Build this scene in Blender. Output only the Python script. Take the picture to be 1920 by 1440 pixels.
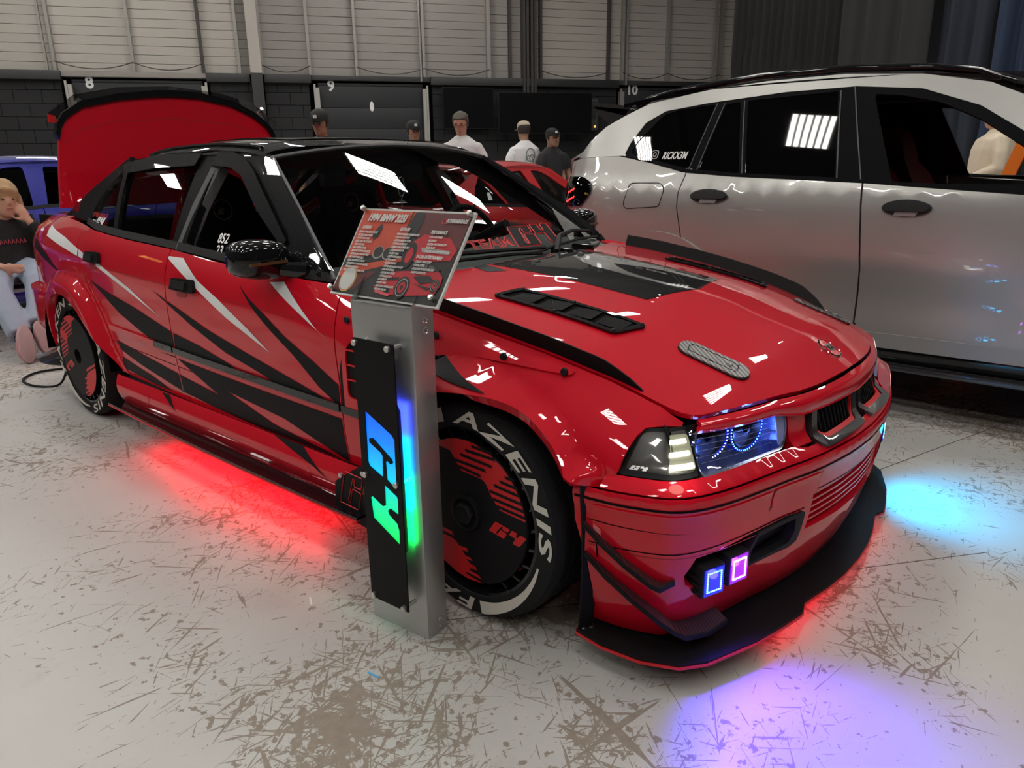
import bpy, bmesh, math, random
from math import *
from mathutils import Vector, Matrix, geometry
random.seed(7)
D = bpy.data
for _o in list(D.objects): D.objects.remove(_o, do_unlink=True)
SC = bpy.context.scene
COL = SC.collection
PI = math.pi
# ------------------------------------------------------------------ camera
_cd = D.cameras.new('camera'); CAM = D.objects.new('camera', _cd); COL.objects.link(CAM)
_F = 1386.88; _yaw, _pit, _rol = 2.27919485, 0.29090772, -0.01413459
_d = Vector((cos(_pit)*cos(_yaw), cos(_pit)*sin(_yaw), -sin(_pit)))
_r = Vector((sin(_yaw), -cos(_yaw), 0)); _u = _r.cross(_d)
_r2 = _r*cos(_rol)+_u*sin(_rol); _u2 = -_r*sin(_rol)+_u*cos(_rol)
_m = Matrix((( _r2.x,_u2.x,-_d.x,2.6153),(_r2.y,_u2.y,-_d.y,-2.1205),(_r2.z,_u2.z,-_d.z,1.2062),(0,0,0,1)))
CAM.matrix_world = _m
_cd.sensor_width = 36; _cd.lens = _F/1920*36; _cd.clip_start = .05; _cd.clip_end = 200
SC.camera = CAM
# ------------------------------------------------------------------ world, exposure
W = D.worlds.new('hall_air'); SC.world = W; W.use_nodes = True
W.node_tree.nodes['Background'].inputs[0].default_value = (.55,.60,.70,1)
W.node_tree.nodes['Background'].inputs[1].default_value = .10
SC.view_settings.view_transform = 'Standard'; SC.view_settings.look = 'None'
SC.view_settings.gamma = 1; SC.view_settings.use_curve_mapping = False
SC.view_settings.exposure = 0.16
LAMP = 34.0
try:
    SC.cycles.use_denoising = True; SC.cycles.max_bounces = 8; SC.cycles.transparent_max_bounces = 24
    SC.cycles.sample_clamp_indirect = 4.0; SC.cycles.caustics_reflective = False; SC.cycles.caustics_refractive = False
except Exception: pass
# ------------------------------------------------------------------ object helpers
def link(o, parent=None):
    COL.objects.link(o)
    if parent is not None: o.parent = parent
    return o
def tag(o, label=None, cat=None, group=None, kind=None):
    if label: o['label'] = label
    if cat: o['category'] = cat
    if group: o['group'] = group
    if kind: o['kind'] = kind
    return o
def thing(name, label, cat, loc=(0,0,0), rz=0, group=None):
    o = D.objects.new(name, None); link(o); o.location = loc; o.rotation_euler = (0,0,rz)
    o.empty_display_size = .1
    return tag(o, label, cat, group)
def smooth(me, ang=None):
    me.polygons.foreach_set('use_smooth', [True]*len(me.polygons))
    if ang is not None:
        try: me.set_sharp_from_angle(angle=ang)
        except Exception: pass
def mesh(name, vs, fs, mat, parent=None, sm=None, loc=None, rot=None):
    me = D.meshes.new(name); me.from_pydata([tuple(v) for v in vs], [], [tuple(f) for f in fs]); me.update()
    if mat: me.materials.append(mat)
    if sm is not None: smooth(me, sm)
    o = D.objects.new(name, me); link(o, parent)
    if loc: o.location = loc
    if rot: o.rotation_euler = rot
    return o
class MB:
    def __init__(s): s.v=[]; s.f=[]
    def add(s, vs, fs):
        n=len(s.v); s.v += [tuple(v) for v in vs]; s.f += [tuple(i+n for i in f) for f in fs]; return s
    def box(s, x0,x1,y0,y1,z0,z1, M=None, bv=0.0):
        if bv>0:
            bm=bmesh.new(); bmesh.ops.create_cube(bm,size=1)
            for v in bm.verts: v.co=Vector(((x0+x1)/2+v.co.x*(x1-x0),(y0+y1)/2+v.co.y*(y1-y0),(z0+z1)/2+v.co.z*(z1-z0)))
            bmesh.ops.bevel(bm,geom=bm.edges[:],offset=bv,segments=2,profile=.6,affect='EDGES')
            bm.verts.index_update(); vs=[v.co.copy() for v in bm.verts]; fs=[[v.index for v in f.verts] for f in bm.faces]; bm.free()
        else:
            vs=[Vector(p) for p in ((x0,y0,z0),(x1,y0,z0),(x1,y1,z0),(x0,y1,z0),(x0,y0,z1),(x1,y0,z1),(x1,y1,z1),(x0,y1,z1))]
            fs=[(0,3,2,1),(4,5,6,7),(0,1,5,4),(1,2,6,5),(2,3,7,6),(3,0,4,7)]
        if M is not None: vs=[M@v for v in vs]
        return s.add(vs,fs)
    def loft(s, rings, cap=True, closed=False):
        n=len(rings[0]); b=len(s.v)
        for r in rings: s.v += [tuple(p) for p in r]
        m=len(rings)
        for i in range(m if closed else m-1):
            a=b+i*n; c=b+((i+1)%m)*n
            for j in range(n):
                k=(j+1)%n; s.f.append((a+j,a+k,c+k,c+j))
        if cap and not closed:
            s.f.append(tuple(b+j for j in reversed(range(n)))); s.f.append(tuple(b+(m-1)*n+j for j in range(n)))
        return s
    def tube(s, pts, r, n=8, cap=True):
        pts=[Vector(p) for p in pts]; rings=[]; up=None
        for i,p in enumerate(pts):
            t=(pts[min(i+1,len(pts)-1)]-pts[max(i-1,0)]).normalized()
            if up is None: up=Vector((0,0,1)) if abs(t.z)<.9 else Vector((1,0,0))
            a=t.cross(up)
            if a.length<1e-4: a=t.orthogonal()
            a.normalize(); b=a.cross(t).normalized(); up=b
            rr=r[i] if isinstance(r,(list,tuple)) else r
            rings.append([p+a*(cos(2*PI*k/n)*rr)+b*(sin(2*PI*k/n)*rr) for k in range(n)])
        return s.loft(rings,cap)
    def cyl(s, c0, c1, r0, r1=None, n=16):
        c0,c1=Vector(c0),Vector(c1); return s.tube([c0,c1],[r0,r0 if r1 is None else r1],n)
    def lathe(s, prof, c, axis='y', n=48):
        rings=[]
        for k in range(n):
            a=2*PI*k/n; ring=[]
            for (h,r) in prof:
                if axis=='y': ring.append((c[0]+r*cos(a),c[1]+h,c[2]+r*sin(a)))
                else: ring.append((c[0]+r*cos(a),c[1]+r*sin(a),c[2]+h))
            rings.append(ring)
        m=len(prof); b=len(s.v)
        for r in rings: s.v+=r
        for k in range(n):
            a0=b+k*m; a1=b+((k+1)%n)*m
            for j in range(m-1): s.f.append((a0+j,a0+j+1,a1+j+1,a1+j))
        return s
    def prism(s, poly, M, t):
        n=len(poly); b=len(s.v)
        s.v += [tuple(M@Vector((p[0],p[1],0))) for p in poly]+[tuple(M@Vector((p[0],p[1],t))) for p in poly]
        tri=geometry.tessellate_polygon([[Vector((p[0],p[1],0)) for p in poly]])
        for a in tri: s.f.append((b+a[0],b+a[1],b+a[2])); s.f.append((b+n+a[2],b+n+a[1],b+n+a[0]))
        for i in range(n): j=(i+1)%n; s.f.append((b+i,b+j,b+n+j,b+n+i))
        return s
    def build(s, name, mat, parent=None, sm=.6, **k):
        o=mesh(name,s.v,s.f,mat,parent,sm,**k)
        bm=bmesh.new(); bm.from_mesh(o.data); bmesh.ops.recalc_face_normals(bm,faces=bm.faces[:]); bm.to_mesh(o.data); bm.free()
        if sm is not None: smooth(o.data,sm)
        return o
def inpoly(p, poly):
    x,y=p; c=False; n=len(poly); j=n-1
    for i in range(n):
        xi,yi=poly[i]; xj,yj=poly[j]
        if (yi>y)!=(yj>y) and x<(xj-xi)*(y-yi)/(yj-yi)+xi: c=not c
        j=i
    return c
def dens(poly, step, closed=True):
    out=[]; n=len(poly)
    for i in range(n if closed else n-1):
        a=poly[i]; b=poly[(i+1)%n]; L=hypot(b[0]-a[0],b[1]-a[1]); k=max(1,int(ceil(L/step)))
        for j in range(k): out.append((a[0]+(b[0]-a[0])*j/k,a[1]+(b[1]-a[1])*j/k))
    if not closed: out.append(tuple(poly[-1]))
    return out
def rnd(poly, r=.01, n=3):
    """round the corners of a polygon"""
    out=[]; m=len(poly)
    for i in range(m):
        p=Vector(poly[i]); a=Vector(poly[i-1])-p; b=Vector(poly[(i+1)%m])-p
        ra=min(r,a.length*.45); rb=min(r,b.length*.45); q0=p+a.normalized()*ra; q1=p+b.normalized()*rb
        for k in range(n+1):
            t=k/n; out.append(tuple(q0*(1-t)**2+p*2*t*(1-t)+q1*t*t))
    return out
def patch(name, poly, fn, mat, parent=None, step=.03, thick=.008, off=0.0, out=None, holes=(), flip=False):
    """a sheet cut to the outline poly (u,v) on the surface fn(u,v)->xyz, with real thickness; out = outward reference vector"""
    if thick>0 and len(poly)<3: return None
    loops=[dens(poly,step)]+[dens(h,step) for h in holes]
    pts=[]; edges=[]
    for L in loops:
        b=len(pts); pts+= [Vector(p) for p in L]; edges+=[(b+i,b+(i+1)%len(L)) for i in range(len(L))]
    nb=len(pts); us=[p[0] for p in loops[0]]; vs_=[p[1] for p in loops[0]]
    bp=list(pts); cell={}
    for p in bp: cell.setdefault((int(floor(p[0]/step)),int(floor(p[1]/step))),[]).append(p)
    u=floor(min(us)/step)*step; row=0
    while u<max(us):
        v=floor(min(vs_)/step)*step
        while v<max(vs_):
            q=(u+.13*step,v+(.5*step if row%2 else 0))
            if inpoly(q,loops[0]) and not any(inpoly(q,h) for h in loops[1:]):
                ci,cj=int(floor(q[0]/step)),int(floor(q[1]/step)); ok=True
                for di in (-1,0,1):
                    for dj in (-1,0,1):
                        for p in cell.get((ci+di,cj+dj),()):
                            if (p[0]-q[0])**2+(p[1]-q[1])**2<(.42*step)**2: ok=False
                if ok: pts.append(Vector(q))
            v+=step
        u+=step; row+=1
    r=geometry.delaunay_2d_cdt(pts,edges,[],0,1e-7)
    P2,E2,F2=r[0],r[1],r[2]
    keep=[]
    for f in F2:
        c=((P2[f[0]][0]+P2[f[1]][0]+P2[f[2]][0])/3,(P2[f[0]][1]+P2[f[1]][1]+P2[f[2]][1])/3)
        if inpoly(c,loops[0]) and not any(inpoly(c,h) for h in loops[1:]): keep.append(tuple(f))
    o3=[];nn=[]; e=1e-4
    for p in P2:
        a,b=p[0],p[1]; q=Vector(fn(a,b))
        du=Vector(fn(a+e,b))-Vector(fn(a-e,b)); dv=Vector(fn(a,b+e))-Vector(fn(a,b-e)); n=du.cross(dv)
        n=n.normalized() if n.length>0 else Vector((0,0,1)); o3.append(q); nn.append(n)
    ref=Vector(out) if out is not None else Vector((0,0,1))
    sgn=1 if sum(n.dot(ref) for n in nn)>=0 else -1
    nn=[n*sgn for n in nn]
    V=[o3[i]+nn[i]*off for i in range(len(o3))]; N=len(V); F=[];LN=[]
    def orient(f):
        a,b,c=(V[i] for i in f); return f if (b-a).cross(c-a).dot(nn[f[0]])>=0 else (f[0],f[2],f[1])
    top=[orient(f) for f in keep]
    for f in top: F.append(f); LN+= [tuple(nn[i]) for i in f]
    if thick>0:
        V+=[V[i]-nn[i]*thick for i in range(N)]
        for f in top: F.append((f[0]+N,f[2]+N,f[1]+N)); LN+=[tuple(-nn[i]) for i in (f[0],f[2],f[1])]
        ec={}
        for f in top:
            for i in range(3):
                a,b=f[i],f[(i+1)%3]; ec[(a,b)]=1
        for (a,b) in list(ec):
            if (b,a) not in ec:
                t=(V[b]-V[a]); n=t.cross(nn[a]); n=n.normalized() if n.length>0 else nn[a]
                k=len(V); V+=[V[b],V[a],V[a+N],V[b+N]]; F.append((k,k+1,k+2,k+3)); LN+=[tuple(n)]*4
    me=D.meshes.new(name); me.from_pydata([tuple(v) for v in V],[],F)
    if mat: me.materials.append(mat)
    me.polygons.foreach_set('use_smooth',[True]*len(me.polygons))
    if len(me.loops)==len(LN): me.normals_split_custom_set(LN)
    me.update()
    o=D.objects.new(name,me); link(o,parent); return o
_TC={}
def text2d(s, size=1.0, shear=0.0, bold=0.0, align='LEFT', space=1.0):
    cu=D.curves.new('lettering','FONT'); cu.body=s; cu.size=size; cu.shear=shear; cu.offset=bold; cu.align_x=align; cu.space_character=space; cu.resolution_u=3
    o=D.objects.new('lettering',cu); COL.objects.link(o); dg=bpy.context.evaluated_depsgraph_get(); dg.update()
    me=o.evaluated_get(dg).to_mesh(); vs=[(v.co.x,v.co.y) for v in me.vertices]; fs=[tuple(p.vertices) for p in me.polygons]
    o.evaluated_get(dg).to_mesh_clear(); D.objects.remove(o,do_unlink=True); D.curves.remove(cu)
    lx=size*(len(s)*1.1+1)*space; bad={i for i,v in enumerate(vs) if not(-lx<v[0]<lx and -size<v[1]<size*1.6)}
    if bad: fs=[f for f in fs if not any(i in bad for i in f)]; vs=[(0,0) if i in bad else v for i,v in enumerate(vs)]
    return vs,fs
def text(name, s, fn, mat, parent=None, size=1.0, shear=0.0, bold=0.0, align='LEFT', space=1.0, thick=0.0, width=None):
    """lettering mapped through fn(x,y)->xyz"""
    vs,fs=text2d(s,size,shear,bold,align,space)
    if not vs: return None
    if width:
        x0=min(v[0] for v in vs); x1=max(v[0] for v in vs); k=width/(x1-x0); vs=[((v[0]-(x0 if align=='LEFT' else 0))*k,v[1]) for v in vs]
    return mesh(name,[fn(*v) for v in vs],fs,mat,parent)
G4G=[(0,.065),(0,.071),(.045,.154),(.056,.162),(.185,.159),(.1865,.153),(.169,.1265),(.1235,.1255),(.1155,.132),(.1235,.1436),(.119,.15),(.111,.1476),(.067,.086),(.0695,.0751),(.0795,.075),(.0997,.1135),(.1075,.1185),(.1665,.114),(.1445,.0667),(.1335,.063)]
G44=[(.183,.1165),(.2056,.1584),(.2113,.1612),(.2515,.1604),(.2565,.1568),(.2467,.1307),(.2537,.1244),(.2642,.1293),(.2812,.1549),(.2995,.16),(.34,.1584),(.3385,.152),(.289,.0683),(.234,.0633),(.2262,.0726),(.2451,.1078),(.242,.1147)]
def logo(name, fn, mat, parent, thick=.0006, step=.05, out=None, off=.001, ext=None):
    """the two-glyph garage mark; canonical box 0..0.34 x 0..0.1 mapped by fn(x,y) (x right, y up)"""
    vs=[];fs=[]
    for g in (G4G,G44):
        P=[(p[0],p[1]-.063) for p in g]; tri=geometry.tessellate_polygon([[Vector((p[0],p[1],0)) for p in P]]); b=len(vs)
        vs+=[fn(*p) for p in P]; fs+=[(b+t[0],b+t[1],b+t[2]) for t in tri]
    return mesh(name,vs,fs,mat,parent)
# ------------------------------------------------------------------ materials
def mat(name, col, rough=.5, metal=0.0, coat=0.0, coat_r=.03, spec=.5, emit=None, es=1.0, alpha=1.0, trans=0.0, ior=1.5):
    m=D.materials.new(name); m.use_nodes=True; b=m.node_tree.nodes['Principled BSDF']; I=b.inputs
    I['Base Color'].default_value=(*col,1); I['Roughness'].default_value=rough; I['Metallic'].default_value=metal
    I['Coat Weight'].default_value=coat; I['Coat Roughness'].default_value=coat_r; I['Specular IOR Level'].default_value=spec
    I['Transmission Weight'].default_value=trans; I['IOR'].default_value=ior; I['Alpha'].default_value=alpha
    if emit: I['Emission Color'].default_value=(*emit,1); I['Emission Strength'].default_value=es
    return m
def nodes(m): return m.node_tree.nodes, m.node_tree.links, m.node_tree.nodes['Principled BSDF']
def noise_bump(m, scale=200, strength=.1, dist=.001, detail=3):
    N,L,b=nodes(m); t=N.new('ShaderNodeTexCoord'); n=N.new('ShaderNodeTexNoise'); n.inputs['Scale'].default_value=scale; n.inputs['Detail'].default_value=detail
    u=N.new('ShaderNodeBump'); u.inputs['Strength'].default_value=strength; u.inputs['Distance'].default_value=dist
    L.new(t.outputs['Object'],n.inputs['Vector']); L.new(n.outputs['Fac'],u.inputs['Height']); L.new(u.outputs['Normal'],b.inputs['Normal']); return m
def glass(name, tint, refl=1.0, rough=.0):
    m=D.materials.new(name); m.use_nodes=True; N=m.node_tree.nodes; L=m.node_tree.links; N.clear()
    o=N.new('ShaderNodeOutputMaterial'); mx=N.new('ShaderNodeMixShader'); t=N.new('ShaderNodeBsdfTransparent'); g=N.new('ShaderNodeBsdfGlossy')
    lw=N.new('ShaderNodeLayerWeight'); lw.inputs[0].default_value=.5; pw=N.new('ShaderNodeMath'); pw.operation='POWER'; pw.inputs[1].default_value=4.0; L.new(lw.outputs['Facing'],pw.inputs[0])
    f=N.new('ShaderNodeMath'); f.operation='MULTIPLY_ADD'; f.inputs[1].default_value=.9; f.inputs[2].default_value=.045; L.new(pw.outputs[0],f.inputs[0])
    t.inputs['Color'].default_value=(*tint,1); g.inputs['Roughness'].default_value=rough; g.inputs['Color'].default_value=(refl,refl,refl,1)
    L.new(f.outputs[0],mx.inputs[0]); L.new(t.outputs[0],mx.inputs[1]); L.new(g.outputs[0],mx.inputs[2]); L.new(mx.outputs[0],o.inputs[0]); return m
def carbon(name, a, b, scale=260, coat=1.0, rough=.35):
    m=mat(name,a,rough,0,coat); N,L,p=nodes(m); t=N.new('ShaderNodeTexCoord'); w=N.new('ShaderNodeTexWave'); w.wave_type='BANDS'; w.bands_direction='DIAGONAL'; w.inputs['Scale'].default_value=scale; w.inputs['Distortion'].default_value=0
    r=N.new('ShaderNodeMix'); r.data_type='RGBA'; r.inputs[6].default_value=(*a,1); r.inputs[7].default_value=(*b,1)
    L.new(t.outputs['Object'],w.inputs['Vector']); L.new(w.outputs['Fac'],r.inputs[0]); L.new(r.outputs[2],p.inputs['Base Color']); return m
M={}
M['red']=mat('red_paint',(.58,.0,.014),.5,.0,1.0,.02,.15)
M['redinner']=mat('red_inner_paint',(.35,.005,.01),.5,0,.3)  # headliner paint; also the shade painted into creases, handle cups and a bumper line
M['red_vinyl']=mat('red_vinyl',(.60,.01,.015),.45)
M['black']=mat('gloss_black_paint',(.004,.004,.005),.5,0,1.0,.015,.05)
M['satin']=mat('satin_black_vinyl',(.009,.009,.010),.5,0,0,.1,.12)
M['matte']=mat('matte_black_plastic',(.010,.010,.011),.6,0,0,.1,.25)
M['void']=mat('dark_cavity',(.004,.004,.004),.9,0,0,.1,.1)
M['white']=mat('white_vinyl',(.78,.78,.78),.4)
M['lettering']=noise_bump(mat('tyre_lettering',(.62,.58,.52),.7),300,.3)
M['rubber']=noise_bump(mat('tyre_rubber',(.013,.013,.014),.75,0,0,.1,.2),150,.3,.002)
M['chrome']=mat('chrome',(.8,.8,.8),.08,1.0)
M['steel']=mat('zinc_bolt',(.62,.62,.6),.3,1.0)
M['gunmetal']=mat('dark_metal',(.06,.06,.065),.35,.8)
M['carbon']=carbon('carbon_fibre',(.007,.007,.008),(.035,.035,.038),55)
M['carbon_grey']=carbon('grey_carbon_weave',(.10,.10,.10),(.36,.35,.34),42,.6,.4)
M['carbon_gold']=carbon('amber_carbon_weave',(.03,.025,.012),(.16,.12,.05),60)
M['glass']=glass('window_glass',(.72,.74,.74))
M['glass_dark']=glass('tinted_window_glass',(.30,.31,.31))
M['glass_black']=mat('privacy_glass',(.002,.002,.002),.02,0,0,.0,.6)
M['acrylic']=glass('smoked_acrylic',(.55,.52,.52))
M['dash']=noise_bump(mat('dashboard_vinyl',(.09,.105,.10),.6),400,.2)
M['fabric']=noise_bump(mat('seat_fabric',(.012,.013,.018),.9),600,.4)
M['grey_trim']=mat('grey_trim',(.10,.10,.105),.6)
M['white_led']=mat('white_led',(1,1,.9),.5,emit=(1,.98,.80),es=9)
M['red_led']=mat('red_led',(.6,0,0),.5,emit=(1,.03,.03),es=3)
M['cyan_led']=mat('cyan_led',(.2,.8,1),.5,emit=(.12,.62,1),es=9)
M['ice_led']=mat('ice_white_led',(.8,.95,1),.5,emit=(.75,.95,1),es=12)
M['blue_led']=mat('blue_led',(.1,.3,1),.5,emit=(.06,.22,1),es=14)
M['violet_led']=mat('violet_led',(.8,.4,1),.5,emit=(.85,.35,1),es=16)
M['blue_lens']=mat('blue_lamp_lens',(.01,.02,.35),.15,0,1,emit=(.0,.02,1),es=.35)
M['violet_lens']=mat('violet_lamp_lens',(.2,.01,.35),.15,0,1,emit=(.4,.0,.9),es=.45)
M['reflector']=mat('lamp_reflector',(.35,.38,.55),.22,.9)
M['smoke_lens']=mat('smoked_lens',(.035,.033,.03),.25,0,1.0)
# ================================================================== the hall
def floor_material():
    m=mat('painted_concrete',(.55,.54,.52),.35,0,.06,.2); N,L,b=nodes(m)
    tc=N.new('ShaderNodeTexCoord'); geo=tc.outputs['Object']
    def noise(scale,detail=4,rough=.6,vec=geo,dist=0.0):
        n=N.new('ShaderNodeTexNoise'); n.inputs['Scale'].default_value=scale; n.inputs['Detail'].default_value=detail; n.inputs['Roughness'].default_value=rough; n.inputs['Distortion'].default_value=dist; L.new(vec,n.inputs['Vector']); return n.outputs['Fac']
    def ramp(x,a,c):
        r=N.new('ShaderNodeMapRange'); r.inputs['From Min'].default_value=a; r.inputs['From Max'].default_value=c; r.clamp=True; L.new(x,r.inputs['Value']); return r.outputs[0]
    def op(o,a,c):
        n=N.new('ShaderNodeMath'); n.operation=o; n.use_clamp=False
        for i,x in enumerate((a,c)):
            if isinstance(x,(int,float)): n.inputs[i].default_value=x
            else: L.new(x,n.inputs[i])
        return n.outputs[0]
    wear=noise(.9,3,.55); wear2=noise(2.6,3,.6)
    dens_=op('ADD',op('MULTIPLY',wear,.75),op('MULTIPLY',wear2,.45))     # large patches of heavier wear
    marks=None
    for i,(ang,sx,sy,th) in enumerate([(.35,1.6,26,.70),(1.05,3.0,60,.70),(1.75,2.2,40,.70),(2.5,3.4,70,.695),(.7,6.5,110,.69),(2.1,7.5,120,.69),(2.9,4.2,80,.70),(1.4,9,130,.685)]):
        m0=N.new('ShaderNodeMapping'); m0.inputs['Rotation'].default_value=(0,0,ang); L.new(geo,m0.inputs['Vector'])
        mp=N.new('ShaderNodeMapping'); mp.inputs['Scale'].default_value=(sx,sy,1); mp.inputs['Location'].default_value=(i*3.7,i*1.9,0); L.new(m0.outputs[0],mp.inputs['Vector'])
        n=noise(1.0,4,.5,mp.outputs[0],.3); s=ramp(op('ADD',n,op('MULTIPLY',dens_,.62)),th+.343,th+.353)
        marks=s if marks is None else op('MAXIMUM',marks,s)
    chips=ramp(op('ADD',noise(34,6,.62),op('MULTIPLY',dens_,.8)),1.085,1.098)
    blot=ramp(op('ADD',noise(5.5,7,.62),op('MULTIPLY',dens_,.6)),1.025,1.045)
    marks=op('MAXIMUM',op('MAXIMUM',marks,chips),blot)
    base=N.new('ShaderNodeMix'); base.data_type='RGBA'; base.inputs[6].default_value=(.43,.42,.395,1); base.inputs[7].default_value=(.56,.555,.53,1); L.new(noise(1.4,5,.6),base.inputs[0])
    grime=N.new('ShaderNodeMix'); grime.data_type='RGBA'; grime.inputs[7].default_value=(.33,.29,.245,1); L.new(base.outputs[2],grime.inputs[6]); L.new(op('MULTIPLY',ramp(noise(3.1,6,.7),.60,.78),.55),grime.inputs[0])
    bare=N.new('ShaderNodeMix'); bare.data_type='RGBA'; bare.inputs[6].default_value=(.20,.165,.13,1); bare.inputs[7].default_value=(.34,.29,.24,1); L.new(noise(40,3),bare.inputs[0])
    fin=N.new('ShaderNodeMix'); fin.data_type='RGBA'; L.new(marks,fin.inputs[0]); L.new(grime.outputs[2],fin.inputs[6]); L.new(bare.outputs[2],fin.inputs[7]); L.new(fin.outputs[2],b.inputs['Base Color'])
    r=N.new('ShaderNodeMapRange'); r.inputs['To Min'].default_value=.42; r.inputs['To Max'].default_value=.8; L.new(marks,r.inputs['Value']); L.new(r.outputs[0],b.inputs['Roughness'])
    bu=N.new('ShaderNodeBump'); bu.inputs['Strength'].default_value=.25; bu.inputs['Distance'].default_value=.0015; bu.invert=True; L.new(marks,bu.inputs['Height']); L.new(bu.outputs['Normal'],b.inputs['Normal'])
    return m
M['floor']=floor_material()
fl=MB().box(-24,14,-14,26,-.12,0).build('floor',M['floor'],sm=None); tag(fl,kind='structure')
M['joint']=mat('floor_joint_filler',(.10,.085,.07),.9)
for (a,b,w) in (((1.572,-.588),(1.30,-.93),.003),((1.62,-.53),(2.4,.45),.003),((1.88,.72),(2.35,2.2),.004),((-3.3,-.63),(-4.2,-.75),.03)):
    A=Vector((a[0],a[1],0)); B=Vector((b[0],b[1],0)); t=(B-A).normalized(); n=Vector((-t.y,t.x,0))*w/2
    o=mesh('trim_1',[A-n-Vector((0,0,.004)),B-n-Vector((0,0,.004)),B+n-Vector((0,0,.004)),A+n-Vector((0,0,.004)),A-n+Vector((0,0,.0006)),B-n+Vector((0,0,.0006)),B+n+Vector((0,0,.0006)),A+n+Vector((0,0,.0006))],[(4,5,6,7),(0,1,5,4),(2,3,7,6)],M['joint']); tag(o,kind='structure')
WA=(-13.529,11.617); WR=atan2(.837,.547)
M['wallblack']=noise_bump(mat('black_block_wall',(.020,.020,.022),.65,0,0,.1,.3),60,.3,.004)
M['doorblack']=mat('black_door_paint',(.022,.023,.026),.5,0,0,.1,.4)
M['beam']=mat('black_steel_beam',(.028,.028,.03),.45)
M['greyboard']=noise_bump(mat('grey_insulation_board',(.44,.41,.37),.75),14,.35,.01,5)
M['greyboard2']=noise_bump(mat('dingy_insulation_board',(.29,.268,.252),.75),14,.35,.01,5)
M['stud']=mat('grey_steel_stud',(.30,.285,.265),.5,.3)
M['studdark']=mat('dark_steel_stud',(.055,.05,.048),.6,.2)
M['track']=mat('galvanised_track',(.42,.41,.38),.45,.6)
M['number']=mat('white_sign_paint',(.80,.80,.80),.5)
wall=thing('wall_back',None,None,(WA[0],WA[1],0),WR); tag(wall,kind='structure')
# local: x along the wall, -y towards the hall
MB().box(-14,13,.30,.6,0,7.4).build('backing',M['void'],wall,sm=None)
# block courses of the lower wall
bm_=None
def blocks(x0,x1):
    n=0; z=0; k=0
    global bm_
    while z<3.15:
        h=min(.30,3.2-z); x=x0-(.3 if k%2 else 0)
        while x<x1:
            a=max(x,x0)+.006; b=min(x+.6,x1)-.006
            if b-a>.03:
                MB().box(a,b,.06+random.uniform(0,.008),.3,z+.006,z+h-.006).build('block',M['wallblack'],wall,sm=None)
            x+=.6
        z+=h; k+=1
def blocks_low(x0,x1): MB().box(x0,x1,.08,.3,0,1.5).build('masonry',M['wallblack'],wall,sm=None)
def blocks_v(x0,x1):
    z=1.5;k=0
    blocks_low(x0,x1)
    while z<3.15:
        x=x0-(.3 if k%2 else 0)
        while x<x1:
            a=max(x,x0)+.006; b=min(x+.6,x1)-.006
            if b-a>.03: MB().box(a,b,.06+random.uniform(0,.01),.3,z+.006,z+.294).build('block',M['wallblack'],wall,sm=None)
            x+=.6
        z+=.3;k+=1
for a,b in ((-11,-7.55),(-4.25,-3.25),(-2.95,-1.85),(1.35,6.75),(10.0,12.5)): blocks_v(a,b)
# doors with numbers
def roll_door(n,x0,x1,num,nx):
    d=thing('door_%d'%n,None,None,(0,0,0)); d.parent=wall; tag(d,kind='structure')
    z=0
    while z<3.2:
        h=min(.53,3.25-z); MB().box(x0+.12,x1-.12,.10,.16,z+.004,z+h-.004,bv=.006).build('panel',M['doorblack'],d); z+=.53
    for s,x in ((1,x0),(-1,x1)):
        MB().box(min(x,x+s*.14),max(x,x+s*.14),-.06,.06,0,3.12).box(min(x,x+s*.05),max(x,x+s*.05),-.10,-.03,0,3.2).build('track',M['track'],d,sm=None)
    text('number',num,lambda x,y:(nx+x,.092,3.06+y),M['number'],d,size=.36,bold=.012,align='CENTER')
    return d
roll_door(1,-7.45,-4.30,'8',-6.95)
d9=roll_door(2,-1.75,1.22,'9',-1.30)
MB().loft([[(-.28+.055*cos(a),y,2.68+.125*sin(a)) for a in [2*PI*i/24 for i in range(24)]] for y in (.098,.088)]).build('peep_window',M['number'],d9)
roll_door(3,6.80,9.80,'10',7.25)
# steel ledge above the doors
for a,b in ((-14,-7.5),(-4.3,-3.28),(-2.94,-1.8),(1.3,6.75),(9.9,12.8)):
    MB().box(a,b,-.12,.30,3.22,3.42,bv=.008).build('ledge_beam',M['beam'],wall)
for a,b in ((-7.5,-4.3),(-1.8,1.3),(6.75,9.9)):
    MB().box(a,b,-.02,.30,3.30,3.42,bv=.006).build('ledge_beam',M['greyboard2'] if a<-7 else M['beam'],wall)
# boards between the studs above
bays=[-14,-12.2,-10.2,-7.6,-5.91,-4.35,-3.5,-2.95,-1.8,-.62,1.15,2.93,3.54,4.42,6.45,6.88,8.3,10.02,10.72,12.5]
for i in range(len(bays)-1):
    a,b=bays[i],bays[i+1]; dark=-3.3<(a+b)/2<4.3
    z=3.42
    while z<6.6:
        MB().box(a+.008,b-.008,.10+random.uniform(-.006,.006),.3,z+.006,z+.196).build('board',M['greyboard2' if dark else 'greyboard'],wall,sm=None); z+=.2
for x in bays[1:-1]:
    w=.035 if x not in (2.93,) else .05; MB().box(x-w,x+w,-.04,.12,3.42,7).build('stud',M['stud'] if x not in (4.42,6.45,3.54,-4.35) else M['studdark'],wall,sm=None)
for x in (-7.75,1.05,6.98,9.8): MB().box(x-.02,x+.02,-.08,.0,3.3,7).build('conduit',M['stud'],wall,sm=None)
MB().box(-3.24,-2.97,-.30,.10,3.42,7).build('column',M['greyboard'],wall,sm=None)
MB().box(-3.24,-2.97,-.30,.10,0,3.42).build('column',M['beam'],wall,sm=None)
mb=MB()
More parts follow.
